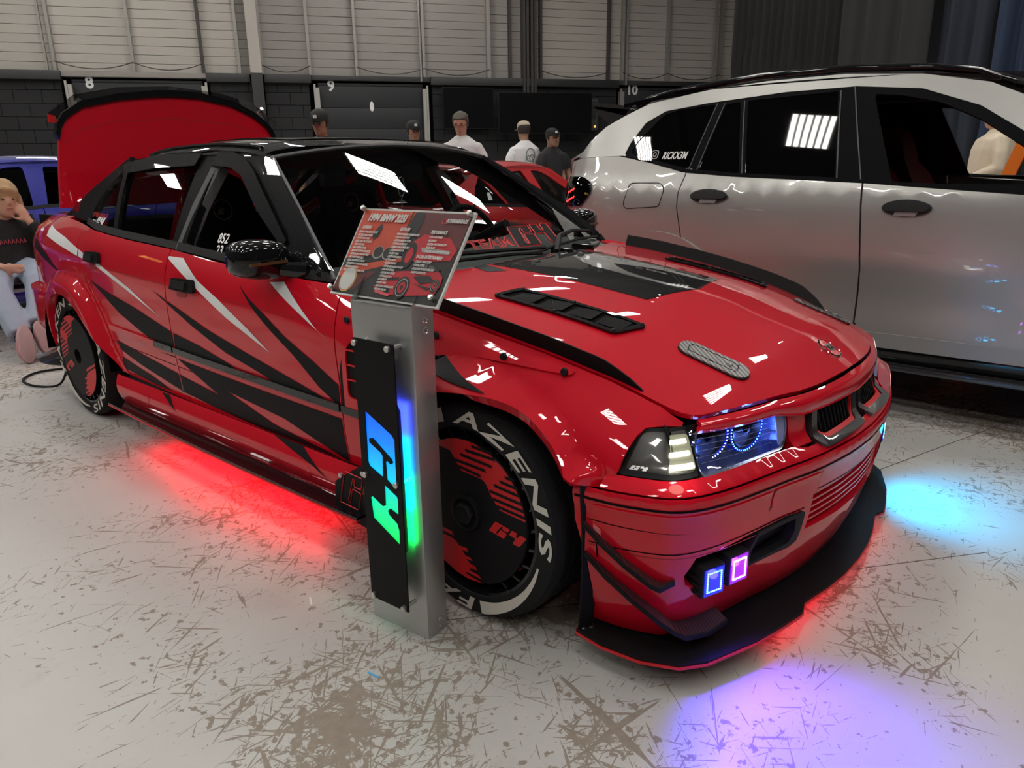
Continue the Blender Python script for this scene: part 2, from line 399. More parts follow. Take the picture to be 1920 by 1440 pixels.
for x in (3.9,4.0,4.12,4.22): mb.box(x-.035,x+.035,-.16,.08,2.2,7)
mb.build('pipe_run',M['studdark'],wall,sm=None)
for (a,b) in ((-7.6,-5.91),(-5.91,-4.35),(-2.95,-1.8),(-.62,1.15),(1.15,2.93),(4.42,6.45),(6.88,8.3),(8.3,10.02)):
    MB().tube([(a+(b-a)*t,-.05,3.47+.16*(2*t-1)**2) for t in [k/8 for k in range(9)]],.012,5).build('cable',M['studdark'],wall)
# fittings on the wall
def on_wall(x,y,z=0): v=Vector((x,y,0)); c,s=cos(WR),sin(WR); return (WA[0]+c*x-s*y,WA[1]+s*x+c*y,z)
M['screen']=mat('switched_off_screen',(.006,.006,.007),.12,0,0,.1,.6)
def tv(x0,x1,z0,z1,y,label,tilt=0):
    t=thing('television',label,'television',on_wall((x0+x1)/2,y,z0),WR); w=(x1-x0)/2; h=z1-z0
    MB().box(-w,w,0,.06,0,h,bv=.01).build('housing',M['matte'],t); MB().box(-w+.015,w-.015,-.004,.001,.02,h-.015).build('screen',M['screen'],t,sm=None)
    MB().box(-.2,.2,.06,.30,h/2-.2,h/2+.2).build('bracket',M['beam'],t,sm=None); return t
tv(1.55,2.95,2.10,3.15,-.36,'dark switched-off television left of the big screen, right of door track')
tv(3.02,5.72,1.96,3.02,-.60,'big black switched-off television screen high on the wall, widest of the two')
t=thing('electrical_box','grey wall electrical box with amber light right of the big television','electrical box',on_wall(5.92,-.2,2.06),WR)
MB().box(-.16,.16,0,.26,0,.85,bv=.015).build('case',mat('box_enamel',(.06,.062,.068),.5),t)
for k in range(3): MB().box(-.11+k*.03,.11-k*.03,-.006-.004*k,.002,.30+k*.04,.78-k*.05).build('door_rib',M['beam'],t,sm=None)
MB().cyl((.06,-.03,.10),(.06,.01,.10),.03).build('indicator_light',mat('amber_lamp',(.9,.6,.2),.4,emit=(1,.5,.12),es=1.0),t)
# exit sign high on the left, seen only mirrored in the paint and glass
t=thing('exit_sign','lit exit sign hung far behind the photographer','sign',(-14.5,-6.6,3.75),1.35)
MB().box(-.45,.45,-.03,.03,-.02,.36,bv=.01).build('housing',mat('exit_sign_face',(.9,.6,.2),.5,emit=(1,.52,.12),es=2.0),t)
text('lettering','EXIT',lambda x,y:(x,-.034,.05+y),M['red_vinyl'],t,size=.34,align='CENTER',bold=.01)
# ceiling and lamps
M['ceiling']=mat('dark_ceiling',(.035,.035,.038),.8)
c=MB().box(-24,14,-14,26,9.0,9.2).build('ceiling',M['ceiling'],sm=None); tag(c,kind='structure')
for k in range(9):
    x=-22+k*4.3; o=MB().box(x-.15,x+.15,-14,26,8.35,9.0).build('trim_2',M['beam'],sm=None); tag(o,kind='structure')
M['darkwall']=mat('dark_hall_wall',(.05,.05,.055),.8)
for nm,b in (('wall_left',(-24.2,-24,-14,26)),('wall_front',(-24,14,-14.2,-14)),('wall_right',(14,14.2,-14,26)),('wall_far',(-24,14,26,26.2))):
    o=MB().box(*b,0,9).build(nm,M['darkwall'],sm=None); tag(o,kind='structure')
M['tube']=mat('lit_lamp_tube',(1,1,1),.5,emit=(1,.965,.91),es=LAMP)
def lamp_mesh():
    mb=MB()
    for k in range(6): y=-.27+k*.108; mb.box(-.6,.6,y-.032,y+.032,-.012,.0)
    return mb
lm0=None
for i in range(6):
    for j in range(7):
        y=-9.9+j*3.55; x=-14.7+i*4.4-.11*(y+2.8)
        if hypot(x+1,y-9.3)<2.2: y+=1.6
        root=thing('high_bay_lamp','six-tube high bay lamp among those hung from the dark ceiling','lamp',(x,y,7.6),WR+.3,'high bay lamps on the ceiling')
        if lm0 is None:
            h=MB().box(-.64,.64,-.33,.33,.0,.07,bv=.01).build('housing',M['track'],root); tb=lamp_mesh().build('tube_array',M['tube'],root,sm=None)
            hg=MB().tube([(-.5,0,.07),(-.5,0,1.3)],.006,4).tube([(.5,0,.07),(.5,0,1.3)],.006,4).build('hanger',M['steel'],root); lm0=(h,tb,hg)
        else:
            for s in lm0: c=s.copy(); COL.objects.link(c); c.parent=root
# curtain
def curtain(x0,y0,x1,y1,col,label,amp,wl,seed,zt=7.6,extra=0):
    rnd_=random.Random(seed); L=hypot(x1-x0,y1-y0); n=int(L/.028); nz=14; vs=[];fs=[]
    ph=[rnd_.uniform(0,6) for _ in range(6)]
    tx,ty=(x1-x0)/L,(y1-y0)/L
    for i in range(n+1):
        s=L*i/n
        for j in range(nz+1):
            z=zt*j/nz; q=s+.05*sin(z*.9+ph[3])+.03*sin(2.3*z+ph[4]+s)
            d=amp*(sin(q*2*PI/wl+ph[0]+.9*sin(q*1.7+ph[1]))+.45*sin(q*2*PI/(wl*.43)+ph[2]+.5*sin(z*.8)))*(.8+.2*sin(z*.7+s))
            vs.append((x0+tx*s-ty*d,y0+ty*s+tx*d,z))
    for i in range(n):
        for j in range(nz): a=i*(nz+1)+j; fs.append((a,a+1,a+nz+2,a+nz+1))
    mm=mat('curtain_cloth_%d'%seed,col,.85,0,0,.1,.25); noise_bump(mm,40,.2,.004)
    o=mesh('curtain',vs,fs,mm); smooth(o.data); tag(o,label,'curtain'); md=o.modifiers.new('t','SOLIDIFY'); md.thickness=.006; return o
curtain(-3.35,10.75,-1.33,9.98,(.020,.020,.021),'black tightly pleated curtain just right of the grey wall boards',.055,.16,1)
curtain(-1.24,9.72,-.02,9.22,(.035,.035,.036),'charcoal flat-hanging curtain between pleated black and blue cloth',.06,.62,2)
curtain(.06,9.38,.70,9.12,(.030,.036,.050),'dark slate curtain left of the blue curtain',.06,.33,3)
curtain(.76,8.92,1.20,8.76,(.030,.045,.085),'navy blue curtain with wide folds',.07,.30,4)
curtain(1.27,8.93,3.3,8.15,(.018,.018,.020),'black curtain at the far right, behind the man in the cream hoodie',.06,.25,5)
# ================================================================== surfaces of the red saloon (metres, x forward, z up)
def pch(xs,ys):
    n=len(xs); h=[xs[i+1]-xs[i] for i in range(n-1)]; d=[(ys[i+1]-ys[i])/h[i] for i in range(n-1)]
    m=[d[0]]+[0 if d[i-1]*d[i]<=0 else 2*d[i-1]*d[i]/(d[i-1]+d[i]) for i in range(1,n-1)]+[d[-1]]
    def f(x):
        if x<=xs[0]: return ys[0]+m[0]*(x-xs[0])
        if x>=xs[-1]: return ys[-1]+m[-1]*(x-xs[-1])
        lo,hi=0,n-1
        while hi-lo>1:
            k=(lo+hi)//2
            if xs[k]<=x: lo=k
            else: hi=k
        i=lo; t=(x-xs[i])/h[i]
        return (ys[i]*(1+2*t)*(1-t)**2+m[i]*h[i]*t*(1-t)**2+ys[i+1]*t*t*(3-2*t)+m[i+1]*h[i]*t*t*(t-1))
    return f
Wf=pch([-2.3,-2.2,-2.05,-1.85,-1.6,-1.3,-.9,0,.85,1.3,1.6,1.9],[.58,.645,.70,.745,.785,.815,.838,.848,.84,.825,.808,.775])
ZT=pch([-2.3,-2.0,-1.6,-1.0,-.68,-.21,.24,.73,1.0,1.34,1.512,1.614,1.691,1.751,1.815,1.87],[.935,.965,.975,.95,.928,.910,.880,.864,.836,.778,.747,.722,.700,.677,.650,.615])
YE=pch([-2.3,-2.1,-1.6,-1.2,-.9,0,.5,.72,1.0,1.338,1.6,1.745,1.87],[.50,.56,.66,.73,.785,.80,.798,.775,.735,.712,.685,.655,.618])
HR=pch([-2.3,-1.2,-.9,.6,1.0,1.87],[.22,.24,.24,.24,.20,.16])
def S(x,z):
    w=Wf(x); h=max(0.,ZT(x)-z); H=HR(x); a=0.
    if h<H: a=(w-YE(x))*(1-h/H)**(3.2 if x<.7 else 3.2-.9*min(1,(x-.7)/.3))
    if z<.5: a+=.05*((.5-z)/.3)**2
    return w-a
def side(x,z): return (x,-S(x,z),z)
ZC=pch([.6,.9,1.2,1.5,1.61,1.76,1.85,1.91,1.975,2.04,2.09],[.884,.876,.861,.830,.810,.772,.748,.728,.692,.652,.607])
KC=pch([.6,.9,1.17,1.5,1.75,1.84,2.03],[.025,.055,.10,.17,.235,.265,.28])
def hood(x,y):
    r=abs(y)
    return (x,y,ZC(x)-KC(x)*r*r)
def GY(x,z):
    zb=ZT(x); t=(z-zb)/(1.25-zb); t=max(-.3,min(1.2,t))
    yb=YE(x)-.02
    return yb-(yb-.555)*(t*.8+.2*t*abs(t))
def green(x,z): return (x,-GY(x,z),z)
ZR=pch([-1.15,-.9,-.65,-.3,0,.1,.18],[1.225,1.282,1.313,1.322,1.310,1.294,1.278])
def roof(x,y):
    r=abs(y); return (x,y,ZR(x)-.012*(r/.5)**2-.04*(r/.57)**8)
def wind(u,v):
    x=.715+(.158-.715)*v+(1-u*u)*(.18+(.05-.18)*v)
    y=u*(.738+(.559-.738)*v)
    z=.863+(1.235-.863)*v+(1-u*u)*(.004+.042*v)+.03*v*(1-v)
    return (x,y,z)
# front plan curve (half): arc length param
_pl=[(2.112,0),(2.106,.125),(2.09,.25),(2.07,.35),(2.047,.43),(2.022,.53),(1.991,.64),(1.957,.72),(1.918,.768),(1.857,.797),(1.783,.818),(1.70,.828),(1.55,.84)]
_s=[0.]
for i in range(1,len(_pl)): _s.append(_s[-1]+hypot(_pl[i][0]-_pl[i-1][0],_pl[i][1]-_pl[i-1][1]))
_fx=pch(_s,[p[0] for p in _pl]); _fy=pch(_s,[p[1] for p in _pl])
SMAX=_s[-1]
DZ=pch([.05,.09,.15,.22,.32,.435,.45,.47,.49,.505,.52,.535,.60,.66],[-.10,-.08,-.052,-.03,-.008,.0,.006,.010,.008,-.002,-.03,-.045,-.055,-.075])
DC=pch([0,.5,.75,.95,1.3],[0,.01,.045,.04,.02])
def front(s,z):
    a=min(abs(s),SMAX); x=_fx(a); y=_fy(a); e=1e-3
    tx=_fx(a+e)-_fx(a-e) if a>e else 0; ty=_fy(a+e)-_fy(max(a-e,-e)) if a>e else 1
    l=hypot(tx,ty); nx,ny=ty/l,-tx/l
    d=DZ(z)
    if z>.52: d-=DC(a)*(z-.52)/.08
    x+=nx*d; y+=ny*d
    return (x,-y if s<0 else y,z)
def mir(fn):
    return lambda u,v: (lambda p:(p[0],-p[1],p[2]))(fn(u,v))
def side_(s): return side if s<0 else mir(side)
def green_(s): return green if s<0 else mir(green)
def OUT(s): return (0,s,0)
def roofz(x,y=.56): return roof(x,y)[2]
def xrow(f,a,b,n): return [(a+(b-a)*i/n, f(a+(b-a)*i/n)) for i in range(n+1)]
BELT=lambda x: ZT(x)
# outlines in the side view
DF=[(.838,.315),(.838,.45),(.836,.58),(.815,.775),(.795,BELT(.795)-.002)]+[(x,BELT(x)-.002) for x in (.6,.4,.2,0,-.205)]+[(-.208,.68),(-.199,.52),(-.185,.42),(-.155,.318)]
DR=[(-.160,.318),(-.190,.42),(-.205,.52),(-.214,.68),(-.212,BELT(-.212)-.002)]+[(x,BELT(x)-.002) for x in (-.4,-.6,-.8,-1.0,-1.13)]+[(-1.125,.93),(-1.10,.88),(-1.055,.80),(-1.00,.73),(-.94,.665),(-.87,.57),(-.81,.46),(-.785,.335)]
QP=[(-1.135,BELT(-1.135)-.002)]+[(x,BELT(x)-.002) for x in (-1.3,-1.5,-1.7,-1.9,-2.1,-2.2)]+[(-2.235,.86),(-2.24,.70),(-2.24,.62),(-1.80,.60),(-1.66,.60),(-1.55,.655),(-1.35,.69),(-1.15,.70),(-1.03,.69),(-.955,.66),(-1.005,.73),(-1.06,.80),(-1.105,.88),(-1.13,.93)]
FP=[(.842,.315),(.842,.58),(.820,.775),(.800,BELT(.8)-.002)]+[(x,ZT(x)-.002) for x in (.9,1.0,1.1,1.2,1.34,1.42,1.51,1.61,1.69,1.75,1.81,1.86)]+[(1.862,.613),(1.837,.617),(1.806,.617),(1.798,.603),(1.793,.58),(1.784,.528),(1.775,.512),(1.757,.510),(1.738,.49),(1.69,.545),(1.60,.61),(1.44,.65),(1.25,.64),(1.12,.57),(1.04,.48),(.99,.40),(.985,.315)]
def wheel(parent,cx,cy,cz,s,paint_disc,name='wheel',R=.307,rot=0.0,face=None,open_hub=False,text_rot=0.0,deco=True,mirror=False):
    """s = -1: outer face towards -y"""
    w=D.objects.new(name,None); link(w,parent); w.location=(cx,cy,cz)
    o=-s
    T=[(0.0,.238),(-.006,.243),(-.012,.262),(-.014,.282),(-.010,.296),(.004,.304),(.02,.3075)]
    prof=[(o*(-a),r) for a,r in []]
    P=[(-.0,.236),(-.010,.243),(-.014,.262),(-.014,.283),(-.008,.297),(.006,.304),(.022,.3075)]
    g=[]
    for k in range(5):
        y0=.022+.036*k; g+=[(y0,.3075),(y0+.029,.3075),(y0+.030,.299),(y0+.035,.299)]
    P=P+g+[(.205,.3075),(.215,.302),(.225,.285),(.225,.25),(.215,.236)]
    P=[(h*o if True else h,r*R/.3075) for h,r in P]
    if s>0: P=[(h,r) for h,r in P]
    MB().lathe(P,(0,0,0),'y',72).build('tyre',M['rubber'],w,sm=.5)
    mb=MB()
    for k in range(96):
        a=2*PI*k/96; t=a+.035
        for (y0,y1,da) in ((.024,.048,.0),(.060,.084,.02),(.096,.120,0),(.132,.156,.02)):
            c0,s0=cos(a+da),sin(a+da); rr=R+.0012
            mb.add([(c0*(R-.004),o*y0,s0*(R-.004)),(cos(t+da)*(R-.004),o*(y0),sin(t+da)*(R-.004)),(cos(t+da)*(R-.004),o*y1,sin(t+da)*(R-.004)),(c0*(R-.004),o*y1,s0*(R-.004)),(c0*rr,o*y0,s0*rr),(cos(t+da)*rr,o*y0,sin(t+da)*rr),(cos(t+da)*rr,o*y1,sin(t+da)*rr),(c0*rr,o*y1,s0*rr)],[(4,5,6,7),(0,1,5,4),(1,2,6,5),(2,3,7,6),(3,0,4,7)])
    if deco: x=mb.build('tread_block',M['rubber'],w,sm=None); tag(x,kind='stuff')
    MB().lathe([(o*.0,.238),(o*(-.006),.240),(o*(-.006),.232),(o*.012,.226),(o*.05,.218),(o*.15,.21),(o*.19,.232),(o*.2,.236)],(0,0,0),'y',64).build('rim',M['black'],w,sm=.5)
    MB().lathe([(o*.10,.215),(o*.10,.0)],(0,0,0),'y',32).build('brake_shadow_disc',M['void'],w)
    if deco:
        MB().lathe([(o*.06,.0),(o*.06,.165),(o*.075,.165)],(0,0,0),'y',40).build('brake_disc',M['gunmetal'],w)
        c=MB()
        for a in [x/100 for x in range(-95,-45,6)]: pass
        c.loft([[(r*cos(a),o*y,r*sin(a)) for r,y in ((.15,.03),(.205,.03),(.205,.07),(.15,.07))] for a in [-1.25+.07*k for k in range(9)]]); c.build('brake_caliper',M['red_vinyl'],w)
        for k in range(24):
            f=MB()
            a=2*PI*k/24+rot; ca,sa=cos(a),sin(a); t=Vector((-sa,0,ca))
            def q(r,y,d): return Vector((r*ca,o*y,r*sa))+t*d
            f.loft([[q(.198,.004,-.004),q(.198,.004,.004),q(.198,.03,.004),q(.198,.03,-.004)],[q(.230,.006,.010),q(.230,.006,.018),q(.226,.035,.02),q(.226,.035,.012)]])
            f.build('fan_blade',M['black'],w,sm=.5)
    fy=-.004 if face is None else face
    R_=.206; r0=.038 if open_hub else 0
    prof=[(o*.02,R_-.004),(o*(fy+.004),R_),(o*fy,R_-.002)]+([(o*fy,r0),(o*.06,r0)] if open_hub else [(o*fy,.0)])
    MB().lathe(prof,(0,0,0),'y',72).build('disc_cover',paint_disc,w,sm=.5)
    if not deco: return w
    cr,sr=cos(text_rot),sin(text_rot)
    def fp(x,y,h=.0008):
        if mirror: x=-x
        return ((x*cr-y*sr)*(-o*-1 if False else 1),o*(fy-h),(x*sr+y*cr))
    sx=1
    def poly3(nm,P,m,h):
        P=[p if hypot(*p)<R_-.001 else (p[0]*(R_-.001)/hypot(*p),p[1]*(R_-.001)/hypot(*p)) for p in P]
        tri=geometry.tessellate_polygon([[Vector((p[0],p[1],0)) for p in P]])
        vs=[fp(p[0],p[1],h) for p in P]; ob=mesh(nm,vs,[tuple(t) for t in tri],m,w); return ob
    red1=[(-0.113,0.169),(-0.093,0.183),(-0.062,0.197),(-0.029,0.206),(0.004,0.21),(0.038,0.206),(0.093,0.19),(0.126,0.172),(0.14,0.159),(0.157,0.145),(0.168,0.131),(0.183,0.109),(0.192,0.092),(0.201,0.071),(0.205,0.055),(0.209,0.034),(0.116,0.04),(0.107,0.049),(0.091,0.067),(0.079,0.086),(0.072,0.098),(0.064,0.106),(0.054,0.11),(-0.018,0.115),(-0.026,0.125),(-0.034,0.133),(-0.04,0.143),(-0.048,0.151),(-0.057,0.162)]
    red2=[(-0.15,-0.142),(-0.121,-0.167),(-0.10,-0.18),(-0.052,-0.204),(-0.004,-0.207),(0.05,-0.2),(-0.017,-0.191),(-0.01,-0.186),(0.045,-0.188),(0.034,-0.179),(0.001,-0.176),(0.004,-0.169),(0.029,-0.167),(0.023,-0.156),(0.005,-0.155),(-0.011,-0.145),(0.013,-0.144),(0.006,-0.136),(-0.013,-0.136),(-0.027,-0.123),(-0.002,-0.123),(-0.007,-0.111),(-0.037,-0.113),(-0.047,-0.103),(-0.064,-0.098),(-0.116,-0.095),(-0.17,-0.094),(-.18,-.10),(-.168,-.12)]
    bar=[(-.188,-.075),(-0.144,-0.076),(-0.115,-0.076),(-0.063,-0.078),(-0.054,-0.089),(-0.116,-0.087),(-0.187,-0.086)]
    st=[((0.024,0.194),(0.098,0.19)),((0.002,0.177),(0.105,0.176)),((-0.016,0.161),(0.095,0.154)),((-0.035,0.141),(0.073,0.137)),((-0.023,0.125),(0.055,0.118)),((0.138,0.137),(0.169,0.137)),((0.12,0.121),(0.18,0.117)),((0.101,0.105),(0.187,0.099)),((0.084,0.085),(0.193,0.079)),((0.096,0.066),(0.199,0.061)),((0.11,0.049),(0.203,0.044))]
    poly3('red_graphic',red1,M['red_vinyl'],.0006); poly3('red_graphic',red2,M['red_vinyl'],.0006); poly3('red_graphic',bar,M['red_vinyl'],.0006)
    vs=[];fs=[]
    for (a,b) in st:
        t=.0042; n=len(vs)
        for p in ((a[0],a[1]-t),(b[0],b[1]-t),(b[0]-.004,b[1]+t),(a[0]-.004,a[1]+t)): vs.append(fp(*p,.0014))
        fs.append((n,n+1,n+2,n+3))
    mesh('black_pinstripe',vs,fs,M['satin'],w)
    cc,ss=cos(-.14),sin(-.14)
    def g4(x,y):
        k=.36; x,y=.078+k*x*1.0,-.030+k*y*.42/.4; dx,dy=x-.078,y+.03; x,y=.078+dx*cc-dy*ss,-.03+dx*ss+dy*cc
        if mirror: x=-x
        return ((x*cr-y*sr),o*(fy-.001),(x*sr+y*cr))
    logo('garage_mark',g4,M['red_vinyl'],w)
    if not open_hub:
        MB().lathe([(0,.052),(o*-.012,.050),(o*-.014,.044),(o*-.004,.036),(o*-.004,0)],(0,o*fy,0),'y',40).build('hub_ring',M['satin'],w)
        h=MB(); h.loft([[((.031-d)*cos(PI/3*k),o*(fy-y),(.031-d)*sin(PI/3*k)) for k in range(6)] for y,d in ((0,0),(.018,0),(.022,.004))]); h.build('hub_nut',M['matte'],w,sm=.3)
        MB().lathe([(o*-.0235,.020),(o*-.021,.019),(o*-.021,0)],(0,o*fy,0),'y',24).build('nut_cap',M['satin'],w)
    # raised white lettering on the side wall
    def ring(s_,a0,a1,r0=.252,size=.040,sh=0.0):
        vs,fs=text2d(s_,1,.2,.026,space=1.14); x0=min(v[0] for v in vs); x1=max(v[0] for v in vs); y1=max(v[1] for v in vs)
        out=[]
        for (x,y) in vs:
            a=a0+(a1-a0)*(x-x0)/(x1-x0)+text_rot2; r=r0+size*y/y1; out.append((r*cos(a),o*(-.0155),r*sin(a)))
        mesh('tyre_lettering',out,fs,M['lettering'],w)
    def arc(a0,a1,r0,r1,r0b,r1b):
        n=24; vs=[];fs=[]
        for i in range(n+1):
            t=i/n; a=a0+(a1-a0)*t+text_rot2
            for r in (r0+(r0b-r0)*t,r1+(r1b-r1)*t): vs.append((r*cos(a),o*(-.0155),r*sin(a)))
        for i in range(n): fs.append((2*i,2*i+1,2*i+3,2*i+2))
        mesh('tyre_lettering',vs,fs,M['lettering'],w)
    text_rot2=rot; Rd=radians
    if R>.2:
        ring('AZENIS',Rd(98),Rd(-9)); arc(Rd(-17),Rd(-80),.256,.262,.253,.292); ring('FALKEN',Rd(-84),Rd(-190)); arc(Rd(-198),Rd(-255),.256,.262,.253,.292)
    return w
def simple_wheel(parent,cx,cy,cz,s,R=.33):
    w=D.objects.new('wheel',None); link(w,parent); w.location=(cx,cy,cz); o=-s; k=R/.3075
    MB().lathe([(0,.22*k),(-.012*o,.25*k),(-.012*o,.29*k),(.02*o,.3075*k),(.2*o,.3075*k),(.22*o,.25*k),(.2*o,.22*k)],(0,0,0),'y',40).build('tyre',M['rubber'],w,sm=.5)
    MB().lathe([(0,.222*k),(-.004*o,.215*k),(.03*o,.2*k),(.12*o,.19*k),(.12*o,0)],(0,0,0),'y',40).build('rim',M['gunmetal'],w,sm=.5)
    f=MB()
    for i in range(10):
        a=2*PI*i/10; ca,sa=cos(a),sin(a); t=Vector((-sa,0,ca)); q=lambda r,y,d: Vector((r*k*ca,o*y,r*k*sa))+t*d
        f.loft([[q(.03,.0,-.012),q(.03,.0,.012),q(.03,.04,.012),q(.03,.04,-.012)],[q(.205,.01,-.008),q(.205,.01,.008),q(.205,.05,.008),q(.205,.05,-.008)]])
    f.build('spoke',M['steel'],w,sm=.4); return w
def seat(parent,x,y,mt,bucket=True):
    s=D.objects.new('seat',None); link(s,parent); s.location=(x,y,.42)
    b=MB(); b.loft([[(a,yy,z) for (a,yy,z) in pr] for pr in [
        [(-.22,-.21,.0),(.28,-.21,.02),(.30,-.21,.12),(-.20,-.21,.10)],[(-.22,0,-.01),(.28,0,.0),(.30,0,.08),(-.20,0,.06)],[(-.22,.21,.0),(.28,.21,.02),(.30,.21,.12),(-.20,.21,.10)]]])
    b.build('cushion',mt,s,sm=.8)
    def ringb(z,w,x0,t,dip): return [(x0+t,-w,z),(x0+t*1.4,-w*.98,z),(x0+t*1.6,-w*.6,z)] if False else [(x0,-w*.75,z),(x0+t*.2,-w,z),(x0+t*1.3,-w*.98,z),(x0+t-dip,-w*.55,z),(x0+t-dip,w*.55,z),(x0+t*1.3,w*.98,z),(x0+t*.2,w,z),(x0,w*.75,z)]
    rs=[ringb(z,w,x0,t,d) for z,w,x0,t,d in ((.05,.20,-.26,.12,.02),(.2,.24,-.31,.14,.04),(.36,.25,-.36,.14,.05),(.5,.22,-.41,.12,.03),(.56,.15,-.43,.10,.01),(.66,.135,-.46,.10,.01),(.73,.12,-.48,.09,0),(.76,.08,-.48,.06,0))]
    MB().loft(rs).build('backrest',mt,s,sm=.8)
    return s
# ================================================================== the red saloon in the foreground
CAR=thing('car','bright red show saloon with black slash graphics, black roof and open boot','car')
def doors_and_panels(P,paint,pillar,full=True,st=.035):
    """panels shared by the saloons; P parent"""
    for s in (-1,1):
        S_=side_(s); G_=green_(s); o=OUT(s)
        # black liner behind the gaps
        liner=[(-2.1,.24),(1.78,.24),(1.78,.5),(1.66,.6),(1.40,.66),(1.2,.62),(1.0,.45),(.97,.3),(-.9,.3),(-1.0,.6),(-1.2,.7),(-2.1,.68)]
        patch('inner_shell',[(-2.15,.66),(-1.55,.66),(-1.35,.70),(-1.1,.70),(-.95,.6),(-.82,.34),(.98,.32),(1.05,.55),(1.25,.68),(1.45,.70),(1.65,.64),(1.74,.55),(1.74,ZT(1.74)-.07)]+[(x,ZT(x)-.05) for x in (1.6,1.34,1.0,.7,0,-.6,-1.2,-1.8,-2.15)],S_,M['void'],P,.08,.003,-.026,o)
        d=patch('front_door',DF,S_,paint,P,st,.02,0,o); r=patch('rear_door',DR,S_,paint,P,st,.02,0,o)
        patch('rear_wing',QP,S_,paint,P,st,.012,0,o); patch('front_wing',FP,S_,paint,P,st,.012,0,o)
        # greenhouse
        top=[(x,min(1.262,roofz(x)-.004)) for x in (.08,.0,-.15,-.35,-.6,-.8,-.9)]
        outl=[(-1.62,BELT(-1.62)+.004)]+[(x,BELT(x)+.004) for x in (-1.3,-1.0,-.6,-.2,.2,.5,.70)]+[(.69,.90),(.43,1.08),(.18,1.232)]+top+[(-1.0,1.235),(-1.16,1.17),(-1.38,1.08),(-1.55,1.0)]
        qg=rnd([(-1.165,.95),(-1.165,1.02),(-1.10,1.11),(-.985,1.198),(-.80,.945)],.03)
        rg=rnd([(-.955,1.205),(-.50,1.222),(-.255,.935),(-.765,.945)],.02)
        rg=rnd([(-.945,1.200),(-.33,1.228),(-.255,.932),(-.765,.948)],.02)
        fg=rnd([(-.185,1.228),(-.05,1.222),(.06,1.178),(.30,1.035),(.50,.905),(-.155,.925)],.03)
        patch('window_surround',outl,G_,pillar,P,st,.03,0,o,holes=(qg,rg,fg))
        patch('quarter_window',qg,G_,M['glass_dark'],P,.06,0,-.008,o); patch('rear_window',rg,G_,M['glass_dark'],P,.06,0,-.008,o)
        if not full: patch('front_window',fg,G_,M['glass_dark'],P,.06,0,-.008,o)
        patch('belt_strip',[(x,ZT(x)-.004) for x in (.72,.3,-.2,-.7,-1.2)]+[(x,ZT(x)+.022) for x in (-1.2,-.7,-.2,.3,.70)],G_,M['matte'],P,.05,.008,.006,o)
        # side mirror
    roofout=[(.165-.0,0),(.16,.2),(.14,.4),(.10,.565),(-.9,.565),(-1.05,.52),(-1.06,.3),(-1.07,0),(-1.06,-.3),(-1.05,-.52),(-.9,-.565),(.10,-.565),(.14,-.4),(.16,-.2)]
    patch('roof',roofout,roof,pillar if full else paint,P,.05,.02,0,(0,0,1))
def rear_glass(u,v):
    return (-1.05+(-1.62+1.05)*v, u*(.52+.10*v), 1.245+(.985-1.245)*v+.03*(1-u*u)+.02*v*(1-v))
doors_and_panels(CAR,M['red'],M['black'])
kids={}
for o_ in CAR.children: kids.setdefault(o_.name.split('.')[0],[]).append(o_)
fdoor,rdoor=kids['front_door'][0],kids['rear_door'][0]; fwing,rwing=kids['front_wing'][0],kids['rear_wing'][0]
def decal(nm,poly,m,par,fn=None,off=.0012,st=.04,o=(0,-1,0)): return patch(nm,poly,fn or side,m,par,st,0,off,o)
def clip(poly,x0,x1):
    def cut(P,a,keep):
        out=[]
        for i in range(len(P)):
            p,q=P[i],P[(i+1)%len(P)]; ip=keep(p[0]); iq=keep(q[0])
            if ip: out.append(p)
            if ip!=iq: t=(a-p[0])/(q[0]-p[0]); out.append((a,p[1]+(q[1]-p[1])*t))
        return out
    P=cut(poly,x0,lambda x:x>=x0)
    return cut(P,x1,lambda x:x<=x1) if P else P
SL={'white1':[(-1.66,.932),(-1.298,.895),(-1.071,.858),(-.813,.808),(-.534,.735),(-.29,.647),(-.573,.728),(-.835,.795),(-.963,.815),(-1.091,.829),(-1.489,.872),(-1.62,.885)],
'white2':[(-.226,.884),(-.097,.884),(.031,.816),(.182,.762),(.348,.688),(.479,.619),(.228,.704),(.006,.795),(-.101,.837)],
'white3':[(.472,.846),(.545,.853),(.651,.785),(.741,.728),(.80,.702),(.578,.798)],
'blackA':[(-.948,.733),(-.746,.693),(-.506,.657),(-.2,.597),(.006,.574),(.215,.537),(.321,.507),(-.266,.521),(-.343,.525),(-.486,.562),(-.677,.615)],
'main':[(-.35,.500),(.321,.478),(.646,.470),(.835,.465),(.835,.319),(.826,.318),(.514,.396),(.165,.428),(.442,.358),(.80,.318),(.358,.320),(.058,.334),(-.201,.355),(-.552,.409),(-.727,.447),(-.748,.487),(-.287,.438),(.098,.398),(-.046,.448),(-.198,.499)],
'C':[(-.736,.414),(-.463,.373),(-.30,.335),(-.45,.335),(-.745,.358)],
'D':[(-.31,.745),(-.108,.695),(.081,.646),(.329,.597),(.54,.558),(.751,.518),(.826,.502),(.60,.500),(.542,.508),(.367,.545),(.197,.575),(-.02,.64),(-.17,.695)],
'E':[(.3,.825),(.376,.782),(.469,.741),(.573,.685),(.708,.63),(.832,.572),(.832,.503),(.735,.547),(.616,.628),(.488,.699),(.389,.758)],
'Q':[(-1.90,.86),(-1.597,.802),(-1.495,.764),(-1.34,.716),(-1.465,.738),(-1.578,.76),(-1.90,.81)]}
